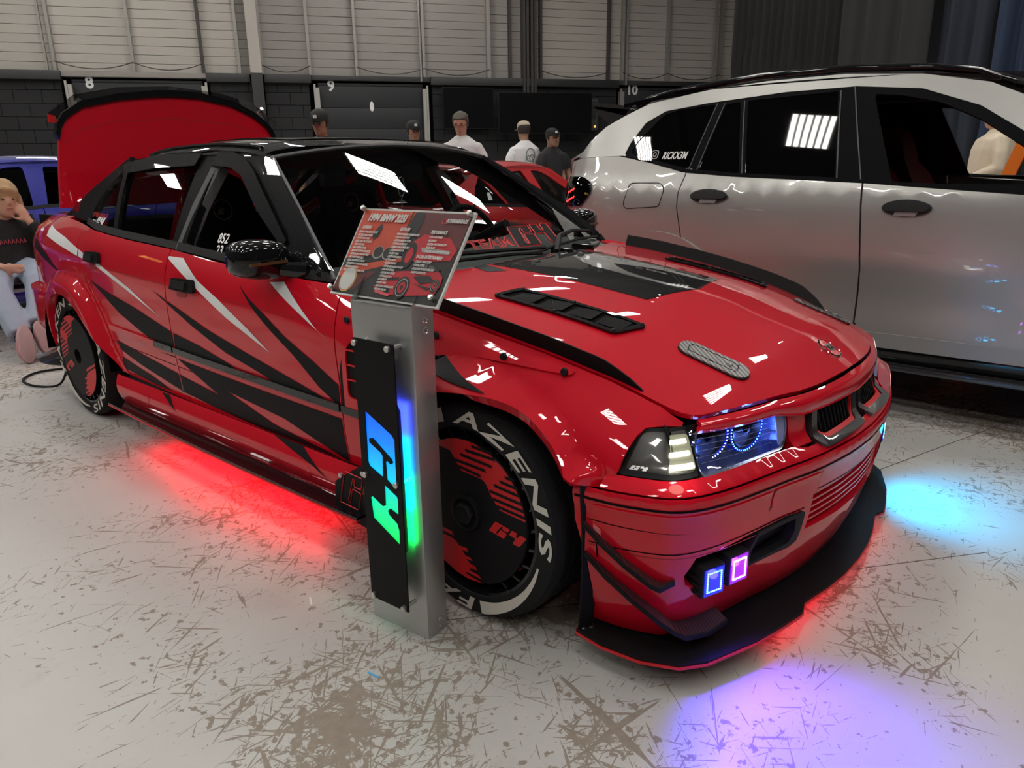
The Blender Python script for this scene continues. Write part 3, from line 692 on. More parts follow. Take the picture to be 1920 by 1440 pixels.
for k,P in SL.items():
    m=M['white'] if k.startswith('white') else M['satin']; nm='white_slash' if k.startswith('white') else 'black_slash'
    for par,a,b in ((rwing,-2.2,-1.13 if k!='white1' else -1.075),(rdoor,-1.12 if k!='white1' else -1.068,-.212 if k not in('main','C','blackA') else -.200),(fdoor,-.203 if k not in('main','blackA') else -.190,.834)):
        Q=clip(P,a,b)
        if len(Q)>=3 and abs(sum(Q[i][0]*Q[(i+1)%len(Q)][1]-Q[(i+1)%len(Q)][0]*Q[i][1] for i in range(len(Q))))>2e-4: decal(nm,Q,m,par,off=.0035 if par is rwing else .0014)
# door mouldings
def strip(nm,x0,x1,m,par):
    def z(x): return .5425+(x+.784)*(-.041/1.706)
    pts=[(x0+(x1-x0)*i/12) for i in range(13)]
    return patch(nm,[(x,z(x)+.010) for x in pts]+[(x,z(x)-.014) for x in reversed(pts)],side,m,par,.03,.012,.010,(0,-1,0))
strip('moulding',-.79,-.36,M['red'],rdoor); strip('moulding',-.355,-.208,M['black'],rdoor); strip('moulding',-.196,.836,M['black'],fdoor)
strip('moulding',.846,.98,M['black'],fwing)
for (p,a,b) in ((rdoor,-.80,-.21),(fdoor,-.19,.83)):  # flat strips on a smooth door, crease shade put into their darker colour
    pts=[a+(b-a)*i/8 for i in range(9)]; patch('crease_line',[(x,.478-(x+.8)*.026) for x in pts]+[(x,.4755-(x+.8)*.026) for x in reversed(pts)],side,M['void'],p,.05,0,.0008,(0,-1,0))
    patch('crease_line',[(x,.7965-(x+.8)*.030) for x in pts]+[(x,.7945-(x+.8)*.030) for x in reversed(pts)],side,M['redinner'],p,.05,0,.0007,(0,-1,0))
# handles
def handle(x0,x1,z,par):
    h=D.objects.new('door_handle',None); link(h,par)
    patch('handle_plate',rnd([(x0,z-.02),(x0+.02,z+.022),(x1-.015,z+.026),(x1,z-.014),(x1-.02,z-.022)],.008),side,M['satin'],h,.02,.012,.016,(0,-1,0))
    patch('handle_grip',rnd([(x0+.022,z-.012),(x0+.03,z+.014),(x1-.05,z+.016),(x1-.052,z-.014)],.006),side,M['matte'],h,.02,.010,.024,(0,-1,0))
    patch('handle_cup',rnd([(x0+.03,z-.045),(x0+.035,z-.024),(x0+.11,z-.024),(x0+.10,z-.045)],.012),side,M['redinner'],h,.02,0,.0015,(0,-1,0))  # flat patch, the hollow's shade painted as darker red
    return h
handle(-.150,.032,.789,fdoor); handle(-.962,-.80,.833,rdoor)
patch('fuel_flap',rnd([(-1.53,.80),(-1.385,.795),(-1.38,.745),(-1.52,.745)],.02),side,M['red'],rwing,.03,.002,.0015,(0,-1,0))
# skirts
def skirt(s):
    def f(x,t):
        # t 0 top .. 1 bottom
        e=max(0,(x-.55)/.4); y=.845+.018*sin(PI*min(1,t*1.1))+.012*t; z=.325-.125*t
        return (x,s*y,z)
    return f
for s in (-1,1):
    k=patch('side_skirt',[(-.80,0),(.985,0),(.98,1),(-.735,1)],skirt(s),M['red'],CAR,.05,.02,.0,OUT(s))
    b=MB(); xs=[-.77+1.74*i/20 for i in range(21)]
    b.loft([[(x,s*.80,.192-.0*x),(x,s*(.915+.012*sin(PI*i/20)),.196+.01*(1-i/20)),(x,s*(.915+.012*sin(PI*i/20)),.203+.01*(1-i/20)),(x,s*.80,.206)] for i,x in enumerate(xs)])
    b.build('skirt_blade',M['black'],CAR,sm=.5)
    b=MB(); b.loft([[(x,s*(.905+.012*sin(PI*i/20)),.190+.01*(1-i/20)),(x,s*(.917+.012*sin(PI*i/20)),.190+.01*(1-i/20)),(x,s*(.917+.012*sin(PI*i/20)),.1955+.01*(1-i/20)),(x,s*(.905+.012*sin(PI*i/20)),.1955+.01*(1-i/20))] for i,x in enumerate(xs)])
    b.build('blade_edge_trim',M['red_vinyl'],CAR,sm=.5)
    # end plate ahead of the skirt
    M4=Matrix(((1,0,0,0),(0,0,-1 if s<0 else 1,s*.872),(0,1,0,0),(0,0,0,1)))
    pl_=[(.815,.165),(.825,.27),(.90,.32),(.985,.37),(1.02,.30),(1.02,.15)]
    b=MB(); b.prism(pl_,M4,.006); ep=b.build('end_plate',M['satin'],CAR,sm=.3)
    if s<0:
        for (x,z) in ((.835,.185),(.87,.185),(.97,.335),(.86,.30)): MB().cyl((x,-.885,z),(x,-.876,z),.008,n=10).build('bolt',M['steel'],ep)
        vs=[];
        for gi,g in enumerate((G4G,G44)):
            P=[(.852+(p[1]-.063)*.9*1.0+0*p[0], 0) for p in g]
            pts=[]
            for p in g: pts.append((.848+p[0]*.62,-.8795,.205+(p[1]-.063)*1.15))
            b=MB(); b.tube(pts+[pts[0]],.0018,4,cap=False); b.build('mark_outline',M['red_vinyl'],ep)
for c in ((-.48,.275),(.66,.255)):
    x,z=c; t=(.325-z)/.125; patch('jack_cover',[(x+.022*cos(a),t+.17*sin(a)) for a in [2*PI*i/20 for i in range(20)]],skirt(-1),M['red'],CAR,.02,.001,.0012,(0,-1,0))
patch('black_slash',[(-.37,.02),(-.30,.02),(-.22,.42),(-.30,.2)],skirt(-1),M['satin'],CAR,.03,0,.002,(0,-1,0))
patch('black_slash',[(.45,.0),(.62,.0),(.78,.55),(.70,.35)],skirt(-1),M['satin'],CAR,.03,0,.002,(0,-1,0))
# wheel arch flares
def pdist(x,z,P):
    m=9.
    for i in range(len(P)-1):
        ax,az=P[i]; bx,bz=P[i+1]; dx,dz=bx-ax,bz-az; t=max(0,min(1,((x-ax)*dx+(z-az)*dz)/(dx*dx+dz*dz))); d=hypot(x-ax-dx*t,z-az-dz*t)
        if d<m: m=d
    return m
FA=[(1.035,.315),(1.045,.42),(1.085,.52),(1.15,.595),(1.24,.640),(1.33,.660),(1.42,.667),(1.50,.660),(1.575,.635),(1.635,.595),(1.675,.553),(1.695,.520)]
FO=[(1.757,.486),(1.758,.522),(1.750,.541),(1.727,.549),(1.705,.565),(1.669,.602),(1.623,.640),(1.572,.667),(1.512,.693),(1.402,.722),(1.295,.732),(1.204,.715),(1.12,.67),(1.05,.60),(1.0,.50),(.975,.42),(.965,.315)]
def chai(P,n=2):
    for _ in range(n):
        Q=[P[0]]
        for a,b in zip(P[:-1],P[1:]): Q+=[(a[0]*.75+b[0]*.25,a[1]*.75+b[1]*.25),(a[0]*.25+b[0]*.75,a[1]*.25+b[1]*.75)]
        P=Q+[P[-1]]
    return P
FA=chai(FA); FO=FO[:2]+chai(FO[2:])
def fl_front(s):
    def f(x,z):
        g=min(1,pdist(x,z,FO)/.058); g=sin(g*PI/2)**1.2; return (x,s*(S(min(x,1.86),z)+.004+.078*g),z)
    return f
RA=[(-.735,.345),(-.80,.41),(-.88,.472),(-.965,.54),(-1.06,.60),(-1.14,.628),(-1.22,.640),(-1.31,.638),(-1.40,.625),(-1.49,.59),(-1.56,.54),(-1.60,.47),(-1.615,.40),(-1.62,.33)]
RO=[(-1.72,.33),(-1.72,.45),(-1.69,.56),(-1.62,.645),(-1.53,.70),(-1.42,.735),(-1.30,.748),(-1.17,.747),(-1.08,.738),(-1.0,.708),(-.92,.645),(-.84,.54),(-.78,.43),(-.715,.335)]
RA=chai(RA); RO=chai(RO)
def fl_rear(s):
    def f(x,z):
        g=min(1,pdist(x,z,RO)/.08); g=sin(g*PI/2)**1.2; return (x,s*(S(x,z)+.004+.040*g+.010*g*max(0,min(1,(x+1.6)/.5))),z)
    return f
for s in (-1,1):
    patch('front_arch_flare',FA+FO,fl_front(s),M['red'],CAR,.018,.03,0,OUT(s)); patch('rear_arch_flare',RA+RO,fl_rear(s),M['red'],CAR,.02,.035,0,OUT(s))
    for (cx,cz,r0) in ((1.38,.315,.375),(-1.33,.30,.39)):
        b=MB(); n=24
        b.loft([[(cx+r0*cos(a),s*.82,cz+r0*.97*sin(a)),(cx+r0*cos(a),s*.50,cz+r0*.97*sin(a))] for a in [PI*i/n for i in range(n+1)]],cap=False); b.add([(cx-.42,s*.50,.1),(cx+.42,s*.50,.1),(cx+.36,s*.50,.60),(cx-.36,s*.50,.60)],[(0,1,2,3)])
        b.build('wheel_well',M['void'],CAR,sm=.6)
# riveted wing extension with the vent
def ext(s):
    return lambda x,z:(x,s*(S(x,z)+.008),z)
EX=rnd([(.865,.79),(1.0,.806),(1.127,.800),(1.21,.784),(1.422,.748),(1.559,.727),(1.606,.719),(1.602,.710),(1.472,.721),(1.349,.728),(1.25,.717),(1.14,.68),(1.04,.61),(.98,.52),(.93,.50),(.865,.50)],.008)
vent=rnd([(.885,.545),(.885,.70),(.915,.722),(.985,.722),(1.005,.68),(.97,.60),(.955,.545)],.02)
for s in (-1,1):
    e_=patch('wing_extension',EX,ext(s),M['red'],CAR,.03,.008,0,OUT(s),holes=(vent,)); patch('vent_recess',vent,lambda x,z,s=s:(x,s*(S(x,z)+.002),z),M['satin'],e_,.03,0,0,OUT(s))
    for z in (.60,.645,.69): MB().box(.89,.975,-.004,.004,0,.003).build('vent_fin',M['red_vinyl'],e_,sm=None,loc=(0,s*.845,z))
    for (x,z) in ((1.585,.7165),(1.20,.765),(.878,.775),(1.42,.736)): y=S(x,z)+.012; MB().cyl((x,s*y,z),(x,s*(y+.007),z),.011,.009,10).build('rivet',M['matte'],e_)
decal('black_slash',[(.845,.50),(.845,.62),(.875,.72),(.875,.50)],M['satin'],fwing,off=.002)
decal('black_slash',[(1.205,.712),(1.245,.724),(1.33,.704),(1.455,.668),(1.36,.680),(1.27,.695)],M['satin'],CAR,fn=fl_front(-1),off=.003,st=.015)
decal('black_slash',[(.87,.80),(.93,.805),(1.02,.74),(.98,.735)],M['satin'],e_,fn=ext(-1),off=.002)
for (c,rot,mi,oh,s,y,dec) in (((1.35,.312),0,False,False,-1,-.828,True),((-1.35,.312),radians(-68),True,True,-1,-.788,True),((1.35,.312),0,False,False,1,.828,False),((-1.35,.312),0,False,False,1,.788,False)):
    w=wheel(CAR,c[0],y,c[1],s,M['satin'],rot=rot,face=-.006 if c[0]>0 else -.022,open_hub=oh,text_rot=(0 if c[0]>0 else radians(20)),mirror=mi,deco=dec)
# ---------------------------------------------------------------- bonnet
HE0=[(1.0,.722),(1.2,.718),(1.34,.709),(1.51,.690),(1.61,.675),(1.685,.658),(1.75,.646),(1.81,.635),(1.85,.627),(1.882,.610),(1.908,.570),(1.937,.510),(1.983,.378),(2.015,.278),(2.034,.167),(2.042,.056)]
_hq=[0.]
for i_ in range(1,len(HE0)): _hq.append(_hq[-1]+hypot(HE0[i_][0]-HE0[i_-1][0],HE0[i_][1]-HE0[i_-1][1]))
_ha=pch(_hq,[p[0] for p in HE0]); _hb=pch(_hq,[p[1] for p in HE0])
HE=[(_ha(t),_hb(t)) for t in [_hq[-1]*i_/60 for i_ in range(61)]]
HR_=[(.78,.722)]+HE; hoodpoly=[(x,-y) for x,y in HR_]+[(2.042,0)]+[(x,y) for x,y in reversed(HR_)]+[(.80,.66),(.86,.5),(.91,.3),(.935,.1),(.935,-.1),(.91,-.3),(.86,-.5),(.80,-.66)]
def hoodc(x,y):
    p=hood(x,y); t=max(0,min(1,(2.0-x)/1.0)); r=abs(y); c=.012*max(0,1-((x-1.45)/.6)**2)*max(0,1-abs(r-.0)/.30)*1.0
    # a raised middle with soft shoulders that run to the badge
    w=.10+.22*max(0,min(1,(2.0-x))); q=max(0,1-(r/w)**4)*.007*t
    return (p[0],p[1],p[2]+q)
BON=patch('bonnet',hoodpoly,hoodc,M['red'],CAR,.035,.015,0,(0,0,1))
bp=[(.935,.0),(.93,.15),(.915,.25),(1.524,.238),(1.572,.0),(1.524,-.238),(.915,-.25),(.93,-.15)]
patch('black_panel',bp,hoodc,M['black'],BON,.04,0,.0012,(0,0,1))
for s in (-1,1):
    patch('black_patch',[(.915,s*.262),(1.03,s*.285),(.985,s*.335),(.90,s*.31)],hoodc,M['satin'],BON,.04,0,.0012,(0,0,1))
    # vents
    vp=rnd([(1.185,s*.535),(1.205,s*.430),(1.627,s*.402),(1.585,s*.505)],.018)
    vi=rnd([(1.205,s*.520),(1.222,s*.444),(1.605,s*.415),(1.572,s*.492)],.012)
    fr=patch('bonnet_vent',vp,hoodc,M['black'],BON,.03,.006,.008,(0,0,1),holes=(vi,))
    patch('vent_floor',vi,hoodc,M['void'],fr,.04,0,.0018,(0,0,1))
    for k in range(4):
        x=1.235+k*.092; b=MB(); y0=.515-.04*k*.25; y1=.445-.028*k*.25
        z=lambda a,c: hoodc(a,c)[2]
        P=[(x,y0,z(x,y0)+.003),(x+.082,y0-.004,z(x+.08,y0)+.0095),(x+.082,y1,z(x+.08,y1)+.0095),(x,y1,z(x,y1)+.003)]
        vs=[(p[0],s*p[1],p[2]) for p in P]+[(p[0],s*p[1],p[2]-.003) for p in P]
        b.add(vs,[(0,1,2,3),(7,6,5,4),(0,4,5,1),(1,5,6,2),(2,6,7,3),(3,7,4,0)]); b.build('louvre',M['black'],fr,sm=None)
    for (x,y) in ((1.20,.525),(1.222,.436),(1.395,.512),(1.40,.424),(1.578,.495),(1.612,.408)):
        q=Vector(hoodc(x,s*y)); MB().lathe([(.0,.006),(.004,.005),(.005,.0)],(q.x,q.y,q.z+.008),'z',10).build('vent_screw',M['gunmetal'],fr)
    # lifted edge blade along each side of the bonnet
    xs=[.86+.895*i/30 for i in range(31)]; ye=pch([p[0] for p in HE0[:9]],[p[1] for p in HE0[:9]]); b=MB(); rings=[]
    for x in xs:
        h=.044*min(1,((1.757-x)/.10)**.6 if x<1.757 else 0)+.0005; y=ye(x) if x>1.0 else .722; y-=.012; z0=hoodc(x,y)[2]-.002; z1=z0+h; lean=.016*h/.044
        rings.append([(x,s*(y-.003),z0),(x,s*(y+.004),z0),(x,s*(y+lean+.004),z1),(x,s*(y+lean-.001),z1)])
    b.loft(rings); b.build('bonnet_edge_blade',M['satin'],BON,sm=.5)
    # bonnet pins
    c0=Vector((1.757,s*.404)); c1=Vector((1.880,s*.397)); t=(c1-c0).normalized(); n=Vector((-t.y,t.x)); rr=.031
    cap=[c0+n*(rr*cos(a))-t*(rr*sin(a)) for a in [PI*i/12 for i in range(13)]]+[c1-n*(rr*cos(a))+t*(rr*sin(a)) for a in [PI*i/12 for i in range(13)]]
    cap=[tuple(p) for p in cap]
    pn=patch('bonnet_pin',cap,hoodc,M['carbon_grey'],BON,.02,.007,.008,(0,0,1)); patch('pin_base',[(p[0]*1.0+(p[0]-1.818)*.03,p[1]+(p[1]-s*.4)*.05) for p in cap],hoodc,M['matte'],pn,.03,.004,.004,(0,0,1))
    inn=[c0+t*.012+n*(.017*cos(a))-t*(.017*sin(a)) for a in [PI*i/10 for i in range(11)]]+[c1-t*.012-n*(.017*cos(a))+t*(.017*sin(a)) for a in [PI*i/10 for i in range(11)]]
    b=MB(); b.tube([Vector(hoodc(p.x,p.y))+Vector((0,0,.0085)) for p in inn]+[Vector(hoodc(inn[0].x,inn[0].y))+Vector((0,0,.0085))],.0011,4,cap=False); b.build('latch_outline',M['void'],pn)
    q=Vector(hoodc(1.862,s*.397)); MB().lathe([(0,.009),(.003,.009),(.003,.004),(.001,.0)],(q.x,q.y,q.z+.008),'z',14).build('latch_button',M['steel'],pn)
    for (a,w_) in ((-.02,.6),(.5,-.75),(.5,.8),(1.02,-.6),(.0,-.7),(1.0,.65)):
        p=c0+(c1-c0)*a+n*(rr*.8*w_); q=Vector(hoodc(p.x,p.y)); MB().lathe([(.0,.004),(.0015,.0035),(.0015,0)],(q.x,q.y,q.z+.0075),'z',8).build('pin_screw',M['gunmetal'],pn)
# badge
q=Vector(hoodc(1.978,0)); e=.01; nx=Vector((-(hoodc(1.978+e,0)[2]-hoodc(1.978-e,0)[2])/(2*e),0,1)).normalized(); tx=Vector((nx.z,0,-nx.x)); MM=Matrix(((tx.x,0,nx.x,q.x),(0,1,0,0),(tx.z,0,nx.z,q.z),(0,0,0,1)))
b=MB(); b.lathe([(.0,.038),(.004,.038),(.0055,.0355),(.004,.033),(.0042,.0)],(0,0,0),'z',40); b.v=[tuple(MM@Vector(v)) for v in b.v]; bad=b.build('round_badge',M['chrome'],BON)
b=MB(); b.lathe([(.0052,.033),(.0056,.0)],(0,0,0),'z',32); b.v=[tuple(MM@Vector(v)) for v in b.v]; b.build('badge_face',M['red'],bad)
mesh('badge_plate',[tuple(MM@Vector(p)) for p in ((-.014,-.018,.0062),(.012,-.018,.0062),(.012,.018,.0062),(-.014,.018,.0062))],[(0,1,2,3)],M['steel'],bad)
logo('garage_mark',lambda x,y:tuple(MM@Vector((-.008+y*.17,-.016+x*.095,.0068))),M['matte'],bad)
for (x,y) in ((1.02,-.12),(1.02,.14)):
    p=Vector(hoodc(x,y)); MB().loft([[(p.x+a*cos(t)*.6,p.y+a*sin(t),p.z+h) for t in [2*PI*i/12 for i in range(12)]] for a,h in ((.02,0),(.016,.007),(.006,.011))]).build('washer_jet',M['black'],BON,sm=.8)
text('handle_lettering','@RICKX3M',lambda x,y:(lambda p:(p[0],p[1],p[2]+.0022))(hoodc(1.10+x*.9,.155+y+ (x*-.05))),M['steel'],BON,size=.024,shear=.2,bold=.0004)
# cowl, screen, wipers
def cowl(u,t):
    a=wind(u,0); y=u*.722; xh=.935-.155*abs(u)**2.2; h=hood(xh,y); k=t
    return (a[0]+(xh-a[0])*k, a[1]+(y-a[1])*k, (a[2]-.004)+(h[2]-.012-(a[2]-.004))*k-.012*sin(PI*k))
patch('cowl',[(-1,0),(1,0),(1,1),(-1,1)],cowl,M['matte'],CAR,.08,.01,-.002,(0,0,1))
WS=patch('windscreen',[(-1,0),(1,0),(1,1),(-1,1)],wind,M['glass'],CAR,.08,0,0,(1,0,.6))
patch('screen_sun_band',[(-.985,.80),(.985,.80),(.985,.985),(-.985,.985)],wind,glass('sun_band',(.25,.25,.25)),WS,.08,0,-.003,(1,0,.6))
def bar_on(fn,pts,r,nm,m,par,off=0,n=6): b=MB(); b.tube([Vector(fn(*p))+Vector((.7,0,.7))*off for p in pts],r,n); return b.build(nm,m,par)
bar_on(wind,[(-1,0),(-1,.25),(-1,.5),(-1,.75),(-1,1)],.009,'screen_trim',M['grey_trim'],CAR); bar_on(wind,[(1,0),(1,.5),(1,1)],.009,'screen_trim',M['black'],CAR)
bar_on(wind,[(-1+.1*i,1.0) for i in range(21)],.008,'screen_trim',M['grey_trim'],CAR)
def apillar(s):
    def f(t,k):
        a=Vector(wind(s,t)); z=a.z; x=a.x; g=Vector(green_(s)(x-.06-.02*t,z+.0)); return tuple(a+(g-a)*k)
    return f
for s in (-1,1): patch('front_pillar',[(0,0),(1.03,0),(1.03,1),(0,1)],apillar(s),M['black'],CAR,.12,.006,.003,(0.5,s,.5))
patch('carbon_pillar_trim',[(.0,.12),(.30,.12),(.46,.14),(.52,.35),(.44,.62),(.20,.80),(.0,.85)],apillar(-1),M['carbon_gold'],CAR,.06,.002,.009,(.5,-1,.5))
def tl_(o_): return lambda x,y:(lambda p:(p[0]+o_,p[1],p[2]+o_))(wind(-.31+x*1.28,.100+y*1.0))
text('screen_lettering','TEAM',tl_(.003),M['red_vinyl'],WS,size=.092,bold=.0035,shear=.1); text('screen_lettering','TEAM',tl_(.0045),M['satin'],WS,size=.092,bold=-.0022,shear=.1)
def wl_(x,y): p=wind(.0+x*1.35,.075+y*1.55); return (p[0]+.004,p[1],p[2]+.004)
for g in (G4G,G44):
    P=[(p[0],p[1]-.063) for p in g]; b=MB(); b.tube([wl_(*p) for p in P]+[wl_(*P[0])],.0028,4,cap=False); b.build('mark_outline',M['red_vinyl'],WS)
logo('garage_mark',wl_,M['satin'],WS)
# wipers
b=MB(); P0=Vector(cowl(-.35,.5))+Vector((0,0,.02)); 
def wp(u,v,o=.018): return Vector(wind(u,v))+Vector((.6,0,.8))*o
wi=D.objects.new('wiper',None); link(wi,CAR)
MB().tube([Vector(cowl(.20,.45))+Vector((0,0,.03)),wp(.32,.07,.04),wp(.55,.10,.035),wp(.80,.07,.03)],[.012,.010,.008,.006],6).build('wiper_arm',M['matte'],wi)
MB().tube([wp(.02,.015,.012),wp(.3,.045,.012),wp(.6,.055,.012),wp(.93,.03,.012)],.006,5).build('wiper_blade',M['matte'],wi)
wi=D.objects.new('wiper',None); link(wi,CAR)
MB().tube([Vector(cowl(-.62,.45))+Vector((0,0,.03)),wp(-.5,.05,.035),wp(-.2,.045,.03),wp(.12,.02,.03)],[.012,.010,.008,.006],6).build('wiper_arm',M['matte'],wi)
MB().tube([wp(-.9,.015,.012),wp(-.5,.035,.012),wp(-.1,.03,.012),wp(.1,.01,.012)],.006,5).build('wiper_blade',M['matte'],wi)
for (u,v) in ((.25,.5),(.5,.45)): 
    MB().box(-.05,.05,-.012,.012,-.02,.02,Matrix.Translation(Vector(cowl(u,v))+Vector((0,0,.02))),bv=.008).build('wiper_mount',M['black'],CAR)
# mirror(s)
for s in (-1,1):
    mr=D.objects.new('door_mirror',None); link(mr,CAR)
    rs=[]
    for (y,w,h,zc) in ((.765,.030,.035,.915),(.785,.050,.054,.920),(.83,.060,.062,.924),(.89,.062,.062,.928),(.935,.052,.052,.930),(.956,.030,.032,.930)):
        rs.append([(.490+w*(abs(cos(a))**.6)*(1 if cos(a)>0 else -1)*(1.25 if cos(a)>0 else .75),s*y,zc+h*(abs(sin(a))**.6)*(1 if sin(a)>0 else -1)) for a in [2*PI*i/20 for i in range(20)]])
    MB().loft(rs).build('mirror_shell',M['black'],mr,sm=.9)
    MB().tube([(.60,s*.755,.885),(.56,s*.80,.892),(.52,s*.84,.90)],[.030,.024,.022],8).build('mirror_arm',M['black'],mr)
    MB().box(.442,.446,s*.865-.07,s*.865+.07,.885,.970,bv=.001).build('mirror_glass',M['chrome'],mr)
    b=MB(); b.box(.558,.567,min(s*.80,s*.93),max(s*.80,s*.93),.914,.924,bv=.002); b.build('indicator_strip',mat('amber_lens',(.10,.045,.015),.35,0,1),mr)
    patch('mirror_sail',[(.47,BELT(.5)+.01),(.70,BELT(.7)+.005),(.66,.92),(.50,1.03),(.47,1.0)],green_(s),M['black'],mr,.05,.012,.006,OUT(s))
# rain guards
def vis(s,off): return lambda x,z:(lambda p:(p[0],p[1]+s*off,p[2]))(green_(s)(x,z))
vf=[(-.20,1.262),(-.10,1.262),(.02,1.235),(.12,1.19),(.30,1.085),(.48,.975),(.47,.952),(.28,1.045),(.05,1.175),(-.06,1.205),(-.20,1.212)]
vr=[(-.97,1.20),(-.90,1.235),(-.70,1.26),(-.33,1.262),(-.33,1.212),(-.68,1.205),(-.90,1.185)]
for s in (-1,1):
    patch('rain_guard',vf,vis(s,.018),M['black'],CAR,.04,.004,0,OUT(s)); patch('rain_guard',vr,vis(s,.018),M['black'],CAR,.04,.004,0,OUT(s))
# remaining low front pane and stickers
gl=patch('front_pane',[(-.15,.93),(.50,.90),(.44,.935),(.2,.955),(-.155,.975)],green,M['glass'],CAR,.06,0,-.01,(0,-1,0))
gm=lambda x0,z0,k=1.0,h=.002:(lambda x,y:(lambda p:(p[0],p[1]-h,p[2]))(green(x0+x*k,z0+y)))
text('window_sticker','852',gm(.055,.945,1),M['white'],CAR,size=.045,bold=.001); text('window_sticker','23',gm(.065,.905,1),M['white'],CAR,size=.045,bold=.001)
text('window_sticker','@THEG4GARAGE',gm(-1.15,.995,1,.001),M['red_vinyl'],CAR,size=.026,shear=0,bold=0,width=.24)
text('window_sticker','TEAM',gm(-1.12,.962,1,.001),M['white'],CAR,size=.028,bold=.001); logo('window_sticker',lambda x,y:gm(-1.045,.950,1,.001)(x*.36,y*.48),M['white'],CAR)
None and text('roof_lettering','TEAM',lambda x,y:(lambda p:(p[0]+.004,p[1],p[2]+.003))(wind(-.25-x*1.6,.93-y*1.2)),M['satin'],WS,size=.07)
# rear: boot, tail, bumper
patch('rear_screen',[(-1,0),(1,0),(1,1),(-1,1)],rear_glass,M['glass_dark'],CAR,.1,0,0,(-1,0,1))
for s in (-1,1): bar_on(rear_glass,[(s*1.0,0),(s,.5),(s,1.05)],.022,'rear_pillar_trim',M['black'],CAR,off=-.012)
def deck(s):
    return lambda x,t:(x,s*(YE(x)-.075+ .075*t),ZT(x)+.012-.014*t*t)
for s in (-1,1): patch('boot_channel',[(-1.50,0),(-2.2,0),(-2.2,1),(-1.50,1)],deck(s),M['red'],CAR,.06,.03,0,(0,0,1))
def tail(y,z): return (-2.225-.02*(1-(y/.7)**2)+.02*(z-.6),y,z)
TL=patch('tail_panel',[(-.62,.58),(.62,.58),(.64,.75),(.60,.90),(-.60,.90),(-.64,.75)],tail,M['red'],CAR,.06,.02,0,(-1,0,0))
for s in (-1,1):
    patch('tail_lamp',[(s*.60,.70),(s*.60,.86),(s*.30,.86),(s*.30,.72)],tail,M['red_led'],TL,.06,.01,.01,(-1,0,0))
    patch('side_tail_lamp',rnd([(-2.238,.72),(-2.238,.865),(-2.19,.86),(-2.175,.78),(-2.15,.69),(-2.20,.675)],.01),side_(s),M['red_led'],TL,.03,.006,.003,OUT(s))
_rb=[(-1.66,.805),(-1.80,.795),(-1.95,.775),(-2.08,.735),(-2.17,.66),(-2.225,.56),(-2.26,.40),(-2.28,.2),(-2.285,0)]
def rbump(u,z):
    a=abs(u)*8; i=min(7,int(a)); t=a-i; p=_rb[8-i]; q=_rb[7-i]; x=p[0]+(q[0]-p[0])*t; y=p[1]+(q[1]-p[1])*t
    d=.02*(1 if z>.42 else (z-.24)/.18)-.03*max(0,(.60-.03-z)*0); k=1 if z>.40 else 1-.10*(.40-z)/.2
    return (x*k-.0,(y*k)*(1 if u>0 else -1),z)
patch('rear_bumper',[(-1,.60),(1,.60),(1,.40),(1,.24),(.7,.19),(-.7,.19),(-1,.24),(-1,.40)],rbump,M['red'],CAR,.05,.02,0,(-1,0,0))
def rshelf(u,t): p=rbump(u,.597); return (p[0]+(.16 if abs(u)<.9 else .02)*t*(1 if abs(u)<.55 else .5),p[1]*(1-.16*t),.597+.006*t)
patch('bumper_top',[(-.999,0),(.999,0),(.999,1),(-.999,1)],rshelf,M['red'],CAR,.05,.01,0,(0,0,1))
b=MB(); b.loft([[(x,-.62,.235),(x,-.78-.05*sin(PI*t),.20),(x,-.78-.05*sin(PI*t),.206),(x,-.62,.255)] for t,x in [(i/8,-1.68-.34*i/8) for i in range(9)]]); b.build('rear_spat',M['black'],CAR)
b=MB(); b.box(-2.24,-1.45,-.55,.55,.55,.60); b.box(-2.24,-1.45,-.58,-.55,.55,.96); b.box(-2.24,-1.45,.55,.58,.55,.96); b.build('boot_well',M['void'],CAR,sm=None)
# open boot lid
def lid(y,h):
    w=(y/.62)**2; return (-1.60-.03*((h-1.0)/.5)-.02*w,y,h)
ltop=[(-.615,1.345),(-.598,1.40),(-.565,1.447),(-.475,1.505),(-.285,1.549),(-.09,1.573),(0,1.577),(.15,1.575),(.345,1.542),(.478,1.487),(.56,1.428),(.59,1.385),(.61,1.345)]
LP=[(-.668,1.015),(-.64,1.2)]+ltop+[(.635,1.2),(.655,1.015)]
LID=patch('boot_lid',LP,lid,M['red'],CAR,.04,.035,0,(1,0,.2))
cr=[(-.60,1.33),(-.5,1.40),(-.35,1.44),(0,1.468),(.35,1.44),(.5,1.40),(.60,1.33)]
patch('crease_line',cr+[(p[0],p[1]-.003) for p in reversed(cr)],lid,M['redinner'],LID,.06,0,.001,(1,0,.2))  # fold of the lid drawn by a strip of painted shade
pf=lambda y,h:(lambda p:(p[0]+.0,p[1],p[2]))(lid(y,h))
sp=[(y*1.0,h) for y,h in ltop]; up=[(y*1.02,h+.035-.01*abs(y)) for y,h in ltop]
patch('boot_spoiler',sp+list(reversed(up)),pf,M['black'],LID,.04,.05,.012,(1,0,.2))
wg=[(-.60,1.49),(-.5,1.545),(-.30,1.59),(0,1.612),(.30,1.59),(.5,1.545),(.64,1.475)]; wg2=[(-.60,1.465),(-.5,1.51),(-.30,1.553),(0,1.575),(.30,1.553),(.5,1.51),(.60,1.44)]
def wing_(y,h): p=lid(y,h); k=(h-1.46)/.15; return (p[0]-.03+.02*k,p[1],p[2])
WG=patch('smoked_wing',[(-.63,1.475)]+[(y*1.0,h+.022) for y,h in wg[1:-1]]+[(.655,1.47),(.655,1.44)]+list(reversed(wg2[1:-1]))+[(-.63,1.425)],wing_,M['acrylic'],LID,.05,.005,0,(1,0,.2))
